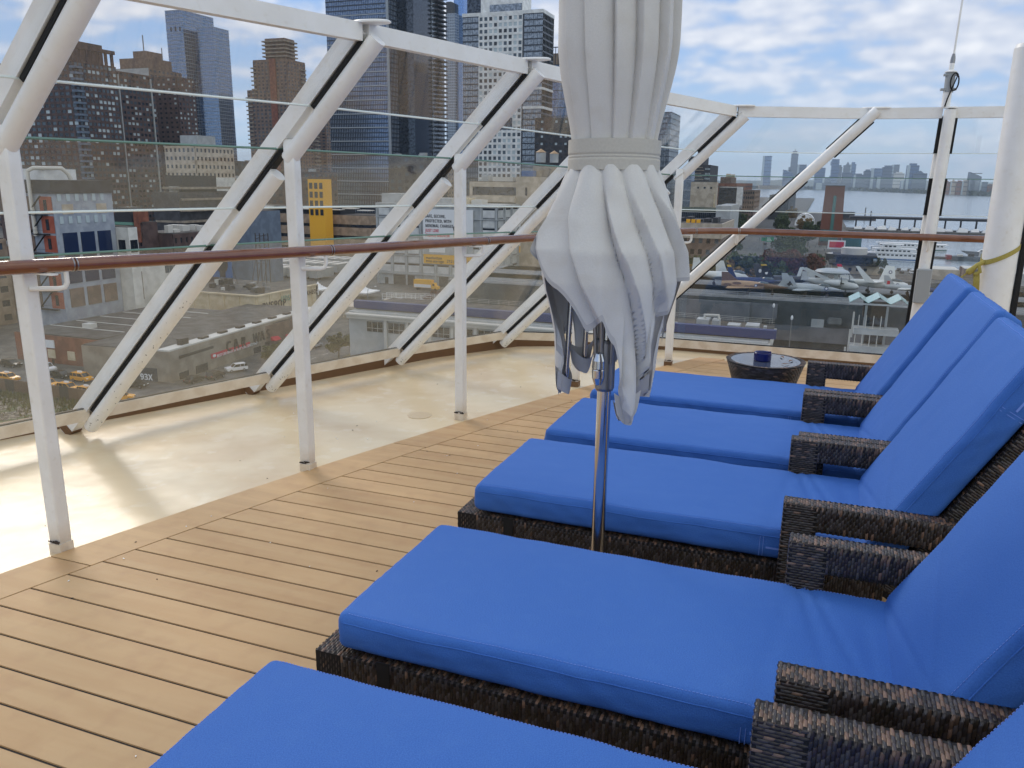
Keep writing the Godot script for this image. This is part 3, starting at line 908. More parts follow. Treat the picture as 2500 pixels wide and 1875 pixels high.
func make_lounger(seed_: int) -> Node3D:
	var t: Node3D
	if first_lounger == null:
		t = lounger_frame()
		first_lounger = t
	else:
		t = first_lounger.duplicate()
		t.name = numbered("sun_lounger")
		for old in ["seat_cushion", "back_cushion"]:
			var o := t.get_node(old)
			t.remove_child(o); o.free()
		add_child(t)
	var hw := 0.3425
	var ang := deg_to_rad(60.4)
	var hinge := Vector3(1.503, 0.415, 0)
	var bx := Basis(Vector3(cos(ang), sin(ang), 0), Vector3(-sin(ang), cos(ang), 0), Vector3.BACK)
	cushion(t, "seat_cushion", Transform3D(Basis(), Vector3(0.772, 0.358, 0)), Vector3(1.515, 0.118, hw * 2.0), seed_, [[0.55, 0.012, 1.0, 0.5], [0.44, 0.006, -0.6, 0.2], [0.62, 0.013, 1.6, 0.1], [0.68, 0.009, 0.3, -0.4]])
	cushion(t, "back_cushion", Transform3D(bx, hinge + bx * Vector3(0.405, -0.062, 0)), Vector3(0.90, 0.120, hw * 2.0), seed_ + 50, [[-0.34, 0.005, 1.0, 0.4], [-0.22, 0.003, -1.4, -0.2]])
	return t
func lounger_frame() -> Node3D:
	# local: foot end at x = 0 on the deck boards, head towards +x
	var t := thing("sun_lounger", "", "sun lounger", Vector3.ZERO, 0.0, "row of blue loungers on the deck")
	var hw := 0.3425
	var core := B.new(); var wv := B.new()
	# side and foot rails
	for sg in [-1.0, 1.0]:
		var za: float = sg * (hw + 0.012); var zb2: float = sg * (hw - 0.06)
		wicker_box(wv, core, Vector3(-0.04, 0.20, minf(za, zb2)), Vector3(1.58, 0.288, maxf(za, zb2)), true, ["z+" if sg > 0 else "z-", "top"], 0.06)
	wicker_box(wv, core, Vector3(-0.052, 0.198, -hw - 0.014), Vector3(0.03, 0.29, hw + 0.014), false, ["top"], 0.1)
	weave(wv, Vector3(-0.052, 0.198, -hw - 0.014), Vector3(0, 0, 2.0 * hw + 0.028), Vector3(0, 0.092, 0), Vector3.LEFT, 0.12)
	# slatted base under the cushion
	for k in 12:
		core.box(Vector3(0.05 + k * 0.125, 0.262, -hw + 0.055), Vector3(0.13 + k * 0.125, 0.284, hw - 0.055))
	part(t, "frame_core", core, M.wicker_core)
	part(t, "frame_weave", wv, M.wicker, true)
	# foot legs
	for sg in [-1.0, 1.0]:
		var c2 := B.new(); var w2 := B.new()
		var zc: float = sg * (hw - 0.03)
		wicker_box(w2, c2, Vector3(-0.03, 0.0, zc - 0.03), Vector3(0.04, 0.2, zc + 0.03), false, ["z+", "z-", "x-"], 0.05)
		var lg := part(t, "leg", c2, M.wicker_core)
		part(lg, "weave", w2, M.wicker, true)
	# arms: a front leg and a flat bar
	for sg in [-1.0, 1.0]:
		var z0: float = hw + 0.004 if sg > 0 else -hw - 0.074
		var z1: float = z0 + 0.070
		var c3 := B.new(); var w3 := B.new()
		wicker_box(w3, c3, Vector3(1.225, 0.0, z0), Vector3(1.335, 0.556, z1), false, ["z+", "z-", "x-"], 0.07)
		weave(w3, Vector3(1.335, 0.0, z0), Vector3(0, 0.462, 0), Vector3(0, 0, 0.07), Vector3.RIGHT, 0.05)
		wicker_box(w3, c3, Vector3(1.3352, 0.464, z0), Vector3(1.90, 0.556, z1), true, ["z+", "z-", "bot"], 0.10)
		weave(w3, Vector3(1.225, 0.556, z0), Vector3(0.675, 0, 0), Vector3(0, 0, 0.07), Vector3.UP, 0.42, 0.0088, 0.0235)
		weave(w3, Vector3(1.225, 0.541, z1), Vector3(0.675, 0, 0), Vector3(0, 0.015, 0), Vector3(0, 0.7, 0.7), 0.35, 0.0088, 0.015)
		wicker_box(w3, c3, Vector3(1.80, 0.0, z0 + 0.002), Vector3(1.898, 0.464, z1 - 0.002), false, ["z+", "z-", "x-"], 0.05)
		var ar := part(t, "armrest", c3, M.wicker_core)
		part(ar, "weave", w3, M.wicker, true)
	# back frame behind the upper cushion
	var ang := deg_to_rad(60.4)
	var hinge := Vector3(1.503, 0.415, 0)
	var bx := Basis(Vector3(cos(ang), sin(ang), 0), Vector3(-sin(ang), cos(ang), 0), Vector3.BACK)
	var cb := B.new(); var wb := B.new()
	for sg in [-1.0, 1.0]:
		var za: float = sg * (hw + 0.008)
		cb.obox(Transform3D(bx, hinge + bx * Vector3(0.33, -0.165, za - sg * 0.03)), Vector3(0.90, 0.07, 0.06))
		weave(wb, hinge + bx * Vector3(-0.10, -0.20, za), bx.x * 0.88, bx.y * 0.07, Vector3(0, 0, sg), 0.07)
		weave(wb, hinge + bx * Vector3(-0.10, -0.13, za - sg * 0.06), bx.x * 0.88, Vector3(0, 0, sg * 0.06), bx.y, 0.12)
	cb.obox(Transform3D(bx, hinge + bx * Vector3(0.75, -0.165, 0)), Vector3(0.06, 0.07, 0.60))
	cb.obox(Transform3D(bx, hinge + bx * Vector3(0.33, -0.15, 0)), Vector3(0.84, 0.012, 0.60))
	var bf := part(t, "back_frame", cb, M.wicker_core)
	part(bf, "weave", wb, M.wicker, true)
	# strap over the frame near the foot
	for sg in [-1.0, 1.0]:
		var sb := B.new()
		sb.box(Vector3(0.155, 0.19, sg * (hw + 0.0175) - 0.0015), Vector3(0.195, 0.302, sg * (hw + 0.0175) + 0.0015))
		part(t, "strap", sb, M.black_strap)
	return t
func furniture():
	var spots := [[-1.25, -1.190, 101, "blue cushioned wicker lounger with the empty deck on one long side"],
		[-1.212, -2.122, 102, "blue cushioned wicker lounger between the end lounger and the parasol pole"],
		[-1.243, -3.203, 103, "blue cushioned wicker lounger just beyond the parasol pole"],
		[-1.213, -4.043, 104, "blue cushioned wicker lounger between the parasol lounger and the one by the round table"],
		[-1.205, -4.888, 105, "blue cushioned wicker lounger next to the round glass topped side table"]]
	for s in spots:
		var l := make_lounger(s[2])
		l.position = dk(s[0], 0.0125, s[1])
		l.rotation.y = rng.randf_range(-0.006, 0.006)
		l.set_meta("label", s[3])
	# round wicker side table
	var tp := dk(-0.245, 0.0125, -5.50)
	var t := thing("side_table", "round dark wicker side table with a glass top at the last lounger", "side table", tp)
	var core := B.new(); var wv := B.new()
	core.lathe([Vector2(0.175, 0.0), Vector2(0.18, 0.2), Vector2(0.205, 0.36), Vector2(0.236, 0.46), Vector2(0.246, 0.485), Vector2(0.235, 0.492), Vector2(0.0, 0.480)], Vector3.ZERO, 48)
	part(t, "drum", core, M.wicker_core)
	var prof := [Vector2(0.182, 0.0), Vector2(0.184, 0.2), Vector2(0.209, 0.36), Vector2(0.240, 0.46), Vector2(0.249, 0.485)]
	for k in 44:
		var y := 0.005 + k * 0.011
		var r := 0.24
		for i in prof.size() - 1:
			if y >= prof[i].y and y <= prof[i + 1].y: r = lerpf(prof[i].x, prof[i + 1].x, (y - prof[i].y) / (prof[i + 1].y - prof[i].y))
		for a in 54:
			var an := TAU * (a + 0.5 * (k % 2)) / 54.0
			var nn := Vector3(cos(an), -0.1, sin(an)).normalized(); var tg := Vector3(-sin(an), 0, cos(an))
			wv.col = wick_tone(0.1)
			strand(wv, Vector3(cos(an) * r, y, sin(an) * r), Vector3(0, 0.0052, 0), tg * 0.0155, nn, 0.004)
	for a in 110:
		var an := TAU * a / 110.0
		wv.col = wick_tone(0.25)
		var tg := Vector3(-sin(an), 0, cos(an)); var rd := Vector3(cos(an), 0, sin(an))
		strand(wv, rd * 0.241 + Vector3(0, 0.492, 0), (rd * 0.4 + tg).normalized() * 0.0062, (rd - tg * 0.4).normalized() * 0.016, Vector3.UP, 0.005)
	part(t, "weave", wv, M.wicker, true)
	var gb := B.new()
	gb.lathe([Vector2(0.222, 0.484), Vector2(0.224, 0.486), Vector2(0.224, 0.490), Vector2(0.222, 0.492), Vector2(0.0, 0.492)], Vector3.ZERO, 56)
	part(t, "glass_top", gb, M.table_glass)
	var at := thing("ashtray", "round navy blue ashtray on the glass top of the side table", "ashtray", tp + Vector3(-0.02, 0.492, 0.02))
	var ab := B.new()
	ab.lathe([Vector2(0.052, 0.0), Vector2(0.056, 0.006), Vector2(0.056, 0.052), Vector2(0.052, 0.057), Vector2(0.044, 0.055), Vector2(0.036, 0.03), Vector2(0.0, 0.026)], Vector3.ZERO, 40)
	part(at, "bowl", ab, M.navy_glaze)
	var rb := B.new()
	rb.tube([Vector3(0.05, 0.058, -0.01), Vector3(0.02, 0.057, 0.012), Vector3(-0.03, 0.057, 0.04)], 0.006, 8)
	part(at, "rest", rb, M.navy_glaze)
	for s in [[0.13, 0.10, 0.5], [0.10, -0.12, 2.0], [0.16, -0.02, 1.1]]:
		var lf := thing("dry_leaf", "small curled brown leaf lying on the glass table top", "leaf", tp + Vector3(s[0], 0.4925, s[1]), s[2], "dry leaves on the table")
		var lb := B.new()
		lb.sheet(6, 2, func(u, v): return Vector3((u - 0.5) * 0.055, 0.003 + 0.004 * sin(u * 3.1) + 0.004 * absf(v - 0.5), (v - 0.5) * 0.018 * sin(PI * clampf(u, 0.05, 0.95))))
		part(lf, "blade", lb, M.rust)

# ---------------------------------------------------------------- closed parasol
func parasol():
	var base := Vector3(-0.645, 0.0125, -2.655)
	var t := thing("closed_parasol", "furled light grey canvas parasol on a polished steel pole between loungers", "parasol", dk(base.x, base.y, base.z))
	var pb := B.new()
	pb.tube([Vector3(0, 0.02, 0), Vector3(0, 3.1, 0)], 0.0245, 28)
	part(t, "pole", pb, M.steel)
	var fb := B.new()
	fb.lathe([Vector2(0.15, 0.0), Vector2(0.15, 0.012), Vector2(0.03, 0.03), Vector2(0.03, 0.12), Vector2(0.0, 0.12)], Vector3.ZERO, 32)
	part(t, "foot_plate", fb, M.steel_dull)
	# polished knob on the runner
	var kb := B.new()
	var cr := Vector3(0.94, 0, -0.35); var cf := Vector3(0.35, 0, 0.94)  # across and towards the seats
	kb.lathe([Vector2(0.0, -0.058), Vector2(0.013, -0.054), Vector2(0.0215, -0.03), Vector2(0.0225, -0.003), Vector2(0.0205, 0.0), Vector2(0.0225, 0.003), Vector2(0.0215, 0.03), Vector2(0.013, 0.054), Vector2(0.0, 0.058)], Vector3(0, 1.015, 0) - cr * 0.028 + cf * 0.045, 20)
	part(t, "runner_knob", kb, M.steel)
	var hb := B.new()
	hb.lathe([Vector2(0.030, 0.93), Vector2(0.034, 0.94), Vector2(0.034, 1.10), Vector2(0.030, 1.11)], Vector3.ZERO, 24)
	part(t, "runner", hb, M.steel_dull)
	# ribs: angle measured from cr towards cf; the tip height
	var ribs := [[3.55, 0.165, 0.935], [4.2, 0.15, 1.00], [5.03, 0.14, 1.04], [5.95, 0.155, 0.93], [1.15, 0.15, 0.885], [2.1, 0.17, 1.20]]
	for r in ribs:
		var d: Vector3 = cr * cos(r[0]) + cf * sin(r[0])
		var b := B.new()
		b.tube([d * 0.055 + Vector3(0, 2.85, 0), d * 0.075 + Vector3(0, 1.75, 0), d * (r[1] * 0.80) + Vector3(0, 1.25, 0), d * (r[1] - 0.022) + Vector3(0, r[2] + 0.02, 0)], [0.008, 0.009, 0.0095, 0.0095], 12)
		part(t, "rib", b, M.steel)
		var s := B.new()
		s.tube([d * 0.035 + Vector3(0, 1.03, 0), d * 0.062 + Vector3(0, 1.5, 0), d * 0.07 + Vector3(0, 1.9, 0)], 0.0075, 10)
		part(t, "stretcher", s, M.steel_dull)
	# upper cloth: gathered into rolling pleats above the band
	var nz := FastNoiseLite.new()
	nz.seed = 5; nz.frequency = 0.8
	var pleat := func(a: float, sharp: float) -> float:
		var s := absf(fposmod(a, 1.0) - 0.5) * 2.0   # 0 on the crest, 1 in the valley
		return 1.0 - pow(s, sharp)
	var folds := [0.0, 0.085, 0.155, 0.235, 0.30, 0.385, 0.455, 0.535, 0.60, 0.69, 0.77, 0.85, 0.93, 1.0]
	var fold_at := func(u: float) -> float:
		for i in folds.size() - 1:
			if u >= folds[i] and u <= folds[i + 1]: return i + (u - folds[i]) / (folds[i + 1] - folds[i])
		return 0.0
	var folds2 := [0.0, 0.075, 0.155, 0.245, 0.315, 0.405, 0.49, 0.60, 0.70, 0.80, 0.89, 1.0]
	var fold_low := func(u: float) -> float:
		for i in folds2.size() - 1:
			if u >= folds2[i] and u <= folds2[i + 1]: return i + (u - folds2[i]) / (folds2[i + 1] - folds2[i])
		return 0.0
	var upper := func(u: float, v: float) -> Vector3:
		var h := lerpf(1.672, 3.0, v)
		var uu := fposmod(u + 0.020 * sin(v * 4.0 + 1.0), 1.0)
		var fs := fposmod(fold_at.call(uu), 1.0)
		var f := pow(fs, 0.5) * (1.0 - smoothstep(0.86, 1.0, fs))
		var r := 0.128 + 0.052 * smoothstep(0.0, 0.30, v) - 0.115 * smoothstep(0.52, 1.0, v)
		var dep := 0.012 + 0.026 * smoothstep(0.02, 0.3, v)
		r += dep * (f - 0.62) + 0.003 * nz.get_noise_2d(u * 5.0, v * 3.0)
		var a := TAU * u
		return (cr * cos(a) + cf * sin(a)) * r * Vector3(1, 1, 1) + Vector3(0, h, 0)
	var ub := B.new()
	ub.sheet(624, 60, upper, false, true)
	var cn := part(t, "canopy", ub, M.canvas)
	# lower cloth: skirts hanging between the ribs; the hem dips to the rib tips and folds over
	var key := [[0.03, 1.37], [0.085, 1.30], [0.125, 1.20], [0.148, 0.93], [0.165, 0.865], [0.183, 0.845], [0.201, 0.865], [0.216, 0.95], [0.245, 1.13], [0.29, 1.21], [0.334, 1.165], [0.385, 1.30], [0.455, 1.46], [0.500, 1.28], [0.512, 1.02], [0.530, 0.925], [0.565, 0.893], [0.600, 0.925], [0.618, 1.03], [0.632, 1.26], [0.640, 1.08], [0.655, 0.985], [0.668, 0.965], [0.690, 1.0], [0.705, 1.14], [0.74, 1.30], [0.775, 1.08], [0.80, 1.005], [0.825, 1.08], [0.865, 1.30], [0.895, 1.05], [0.915, 0.925], [0.947, 0.89], [0.978, 0.925], [0.993, 1.06]]
	var env_r := func(h: float) -> float:
		var tb := [[0.80, 0.150], [0.90, 0.172], [1.0, 0.185], [1.12, 0.190], [1.22, 0.212], [1.32, 0.236], [1.42, 0.240], [1.52, 0.206], [1.60, 0.171], [1.69, 0.134]]
		for i in tb.size() - 1:
			if h <= tb[i + 1][0]:
				var s: float = clampf((h - tb[i][0]) / (tb[i + 1][0] - tb[i][0]), 0.0, 1.0)
				return lerpf(tb[i][1], tb[i + 1][1], s)
		return 0.133
	var hem := func(u: float) -> float:
		u = fposmod(u, 1.0)
		for i in key.size():
			var u0: float = key[i][0]; var u1: float = key[i + 1][0] if i + 1 < key.size() else key[0][0] + 1.0
			var w := u if u >= u0 or i + 1 < key.size() else u + 1.0
			if w >= u0 and w <= u1:
				var e := (w - u0) / (u1 - u0)
				return lerpf(key[i][1], key[(i + 1) % key.size()][1], lerpf(e, e * e * (3.0 - 2.0 * e), 0.6))
		return 1.2
	var lower := func(u: float, v: float) -> Vector3:
		var hm: float = hem.call(u)
		var h := lerpf(1.688, hm, v)
		var dr := 1.688 - h
		var fa: float = fold_low.call(fposmod(u + 0.16 * dr * sin(TAU * u + 0.6) + 0.10 * dr, 1.0))
		var fs := fposmod(fa, 1.0)
		var knife := pow(fs, 0.62) * (1.0 - smoothstep(0.87, 1.0, fs))
		var soft := 1.0 - pow(absf(fs - 0.5) * 2.0, 2.2)
		var f := lerpf(soft, knife, smoothstep(0.03, 0.16, dr))
		var own := 0.55 + 0.9 * fposmod(sin(floor(fa) * 12.9898) * 43758.5, 1.0)
		var r: float = env_r.call(h) - 0.012 * smoothstep(0.05, 0.25, dr)
		r += (0.016 + 0.040 * smoothstep(0.0, 0.22, dr) * own) * (f - 0.45)
		# cloth sags inwards between the ribs' gutters, outwards along free edges
		r += 0.020 * smoothstep(1.15, 1.40, hm) * smoothstep(0.55, 1.0, v)
		r += 0.004 * nz.get_noise_2d(u * 6.0, h * 3.2)
		# the gutters round the ribs close a little towards their edges
		for q in [[0.565, 0.055], [0.947, 0.055], [0.668, 0.045], [0.183, 0.04], [0.80, 0.04]]:
			var d: float = absf(u - q[0])
			if d < q[1]: r -= 0.030 * pow(d / q[1], 2.0) * smoothstep(1.25, 1.0, h)
		var a := TAU * u + 0.16 * v * sin(TAU * u * 5.0 + 0.9) * smoothstep(1.05, 1.3, hm)
		return (cr * cos(a) + cf * sin(a)) * r + Vector3(0, h, 0)
	var lb := B.new()
	lb.sheet(660, 46, func(u: float, v: float) -> Vector3: return lower.call(u, 0.955 * v), false, true)
	part(cn, "skirt", lb, M.canvas)
	# turned hem: a narrow doubled strip along the free edge
	var eb := B.new()
	eb.sheet(660, 2, func(u: float, v: float) -> Vector3: return lower.call(u, 0.955 + 0.045 * v), false, true)
	part(cn, "hem", eb, M.canvas_hem)
	# pockets that hold the rib tips
	for r in ribs:
		if r[2] > 1.1: continue
		var d: Vector3 = cr * cos(r[0]) + cf * sin(r[0])
		var sd := Vector3.UP.cross(d)
		var kb2 := B.new()
		kb2.sheet(14, 8, func(u: float, v: float) -> Vector3:
			var s := u * 2.0 - 1.0
			var y: float = r[2] - 0.035 + 0.075 * v
			var w := 0.052 * (0.55 + 0.45 * sqrt(v))
			return d * (r[1] - 0.044 + 0.034 * s * s + 0.008 * (1.0 - v)) + sd * w * s + Vector3(0, y + 0.022 * s * s - (0.02 * v) * (1.0 - s * s), 0))
		kb2.sheet(14, 6, func(u: float, v: float) -> Vector3:
			var s := u * 2.0 - 1.0
			var w := 0.052 * (0.55 + 0.45 * sqrt(maxf(v, 0.0)))
			return d * (r[1] - 0.004 + 0.004 * s * s) + sd * w * s + Vector3(0, r[2] - 0.035 + 0.09 * v + 0.022 * s * s, 0))
		part(cn, "tip_pocket", kb2, M.canvas_hem)
	# band
	var bb := B.new()
	bb.sheet(120, 40, func(u: float, v: float) -> Vector3:
		var a := TAU * u
		var r := 0.1455 + 0.004 * cos(a * 2.0 + 0.4) - 0.003 * exp(-pow((v - 0.50) / 0.03, 2.0)) - 0.0025 * exp(-pow((v - 0.40) / 0.025, 2.0))
		return (cr * cos(a) + cf * sin(a)) * r + Vector3(0, 1.668 + 0.094 * v + 0.004 * sin(a), 0), false, true)
	bb.sheet(120, 1, func(u: float, v: float) -> Vector3:
		var a := TAU * u
		return (cr * cos(a) + cf * sin(a)) * (0.1455 + 0.004 * cos(a * 2.0 + 0.4) - 0.012 * v) + Vector3(0, 1.762 + 0.004 * sin(a), 0), false, true)
	part(t, "tie_band", bb, M.canvas_band)

# ---------------------------------------------------------------- ground and water
func flat_sheet(x0: float, z0: float, x1: float, z1: float, y: float, cells := 1) -> B:
	var b := B.new()
	b.sheet(cells, cells, func(u, v): return Vector3(lerpf(x0, x1, u), y, lerpf(z0, z1, v)))
	for i in b.n.size(): b.n[i] = Vector3.UP
	return b
func land_and_water():
	ground_sheet("water", flat_sheet(-9000, 3000, 9000, -15000, -3.0), M.water)
	var g := B.new()
	g.box(Vector3(-4000, -8, -2600), Vector3(-58, 0, 700))
	g.box(Vector3(-58.01, -8.01, -1300), Vector3(26, -0.004, -236))
	g.box(Vector3(-58.02, -8.02, -2600.1), Vector3(-20, -0.008, -1299))
	ground_sheet("ground", g, M.concrete_ground)
	# far shore and the hills behind it
	var f := B.new()
	var shore := PackedVector2Array([Vector2(-4000, -6900), Vector2(-900, -6450), Vector2(-220, -6300), Vector2(180, -6150), Vector2(420, -5600), Vector2(560, -4700), Vector2(700, -4000), Vector2(1150, -3300), Vector2(3500, -2000), Vector2(9000, -2000), Vector2(9000, -14000), Vector2(-4000, -14000)])
	f.prism(shore, Transform3D(Basis(Vector3.RIGHT, Vector3.BACK, Vector3.UP), Vector3(0, -6, 0)), 6.0)
	ground_sheet("far_shore", f, M.hills)
	var h := B.new()
	var nz := FastNoiseLite.new()
	nz.seed = 3; nz.frequency = 0.0006
	h.sheet(90, 6, func(u, v):
		var x := lerpf(-4500.0, 4500.0, u)
		var z: float = -11500.0 - 1500.0 * v
		return Vector3(x, 5.0 + (90.0 + 70.0 * nz.get_noise_2d(x, 0.0)) * sin(v * PI * 0.5), z))
	ground_sheet("hills", h, M.hills)

# ---------------------------------------------------------------- buildings
# Visible fronts face +Z (down the slips) and +X (the river). A front is a core face with windows set on it and a proud wall lattice round them.
func front(t: Node3D, lo: Vector3, hi: Vector3, side: String, cols: int, rows: int, fw: float, fh: float, wall: String, glass: Array, limit := 0, sill := 0.0, depth := 0.35, called := "window"):
	var west := side == "w"
	var o := Vector3(lo.x, lo.y, hi.z) if not west else Vector3(hi.x, lo.y, hi.z)
	var r := Vector3.RIGHT if not west else Vector3.FORWARD
	var nn := Vector3.BACK if not west else Vector3.RIGHT
	var w := (hi.x - lo.x) if not west else (hi.z - lo.z)
	var h := hi.y - lo.y - sill
	var cw := w / cols; var ch := h / rows
	var base := o + Vector3(0, sill, 0)
	var b := B.new()
	for i in rows + 1:
		var y0 := i * ch - (1.0 - fh) * ch * 0.5; var y1 := i * ch + (1.0 - fh) * ch * 0.5
		if i == 0: y0 = -sill
		if i == rows: y1 = h
		_slab(b, base, r, nn, 0.0, w, y0, y1, depth)
	for i in cols + 1:
		var x0 := maxf(0.0, i * cw - (1.0 - fw) * cw * 0.5); var x1 := minf(w, i * cw + (1.0 - fw) * cw * 0.5)
		_slab(b, base, r, nn, x0, x1, -sill + 0.01, h - 0.01, depth - 0.05)
	part(t, "wall_front", b, M[wall])
	var joined := {}
	var pane := BoxMesh.new()
	pane.size = Vector3(fw * cw * 1.02, fh * ch * 1.02, 0.12) if not west else Vector3(0.12, fh * ch * 1.02, fw * cw * 1.02)
	var made := 0
	for j in range(rows - 1, -1, -1):
		for i in cols:
			var gm: String = glass[rng.randi() % glass.size()]
			var ce := base + r * ((i + 0.5) * cw) + Vector3(0, (j + 0.5) * ch, 0) + nn * 0.06
			if made < limit:
				piece(t, called, pane, M[gm], ce)
				made += 1
			else:
				if not joined.has(gm): joined[gm] = B.new()
				joined[gm].cbox(ce, pane.size)
	for gm in joined: part(t, called + "s", joined[gm], M[gm], true)
func _slab(b: B, o: Vector3, r: Vector3, nn: Vector3, x0: float, x1: float, y0: float, y1: float, depth: float):
	if x1 - x0 < 0.001 or y1 - y0 < 0.001: return
	var p := o + r * x0 + Vector3(0, y0, 0); var q := r * (x1 - x0); var u := Vector3(0, y1 - y0, 0); var d := nn * depth
	b.hexa([p, p + q, p + q + d, p + d, p + u, p + q + u, p + q + u + d, p + u + d])
func curtain(t: Node3D, lo: Vector3, hi: Vector3, side: String, floors: int, mulls: int, band: String, mull: String, bandh := 0.25, proud := 0.3):
	# glass front: floor bands and mullions over the glass core
	var west := side == "w"
	var o := Vector3(lo.x, lo.y, hi.z) if not west else Vector3(hi.x, lo.y, hi.z)
	var r := Vector3.RIGHT if not west else Vector3.FORWARD
	var nn := Vector3.BACK if not west else Vector3.RIGHT
	var w := (hi.x - lo.x) if not west else (hi.z - lo.z)
	var ch := (hi.y - lo.y) / floors
	var b := B.new()
	for i in floors + 1: _slab(b, o, r, nn, 0, w, i * ch - ch * bandh * 0.5, i * ch + ch * bandh * 0.5, proud)
	part(t, "floor_band", b, M[band], true)
	if mulls > 0:
		var m := B.new()
		var cw := w / mulls
		for i in mulls + 1: _slab(m, o, r, nn, clampf(i * cw - 0.09, 0, w), clampf(i * cw + 0.09, 0, w), 0, hi.y - lo.y, proud * 0.6)
		part(t, "mullions", m, M[mull], true)
func block(called: String, label: String, x0: float, x1: float, z0: float, z1: float, top: float, body: String, roof := "roof_tar", category := "building") -> Node3D:
	var at := Vector3((x0 + x1) * 0.5, 0, (z0 + z1) * 0.5)
	var t := thing(called, label, category, at)
	var b := B.new()
	b.box(Vector3(x0, 0, z0) - at, Vector3(x1, top, z1) - at)
	part(t, "wall", b, M[body])
	var rb := B.new()
	rb.box(Vector3(x0 + 0.3, top + 0.003, z0 + 0.3) - at, Vector3(x1 - 0.3, top + 0.25, z1 - 0.3) - at)
	part(t, "roof", rb, M[roof])
	t.set_meta("lo", Vector3(x0, 0, z0) - at); t.set_meta("hi", Vector3(x1, top, z1) - at)
	return t
func add_box(t: Node3D, called: String, x0: float, x1: float, y0: float, y1: float, z0: float, z1: float, m: String) -> MeshInstance3D:
	var b := B.new()
	b.box(Vector3(x0, y0, z0) - t.position, Vector3(x1, y1, z1) - t.position)
	return part(t, called, b, M[m])
func roof_units(t: Node3D, x0: float, x1: float, z0: float, z1: float, y: float, n: int, m := "panel_grey"):
	for i in n:
		var w := rng.randf_range(1.5, 4.5); var d := rng.randf_range(1.5, 4.0); var h := rng.randf_range(1.0, 2.6)
		var x := rng.randf_range(x0 + w, x1 - w); var z := rng.randf_range(z0 + d, z1 - d)
		add_box(t, "roof_unit", x - w * 0.5, x + w * 0.5, y + 0.2, y + 0.2 + h, z - d * 0.5, z + d * 0.5, m)
func water_tank(x: float, y: float, z: float, r: float, label: String):
	var t := thing("water_tank", label, "water tank", Vector3(x, y, z), 0.0, "rooftop water tanks")
	var b := B.new()
	b.lathe([Vector2(0.0, 1.5), Vector2(r, 1.5), Vector2(r * 1.03, 1.5 + r * 2.0), Vector2(0, 1.5 + r * 2.0)], Vector3.ZERO, 20)
	part(t, "barrel", b, M.panel_grey)
	var c := B.new()
	c.lathe([Vector2(r * 1.15, 1.5 + r * 2.0), Vector2(0.0, 1.5 + r * 2.75)], Vector3.ZERO, 20)
	part(t, "cone_roof", c, M.jet_tan)
	for k in 4:
		var a := PI * 0.25 + PI * 0.5 * k
		var l := B.new()
		l.bar(Vector3(cos(a) * r * 0.8, 0, sin(a) * r * 0.8), Vector3(cos(a) * r * 0.8, 1.5, sin(a) * r * 0.8), 0.25, 0.25)
		part(t, "leg", l, M.steel_brown)
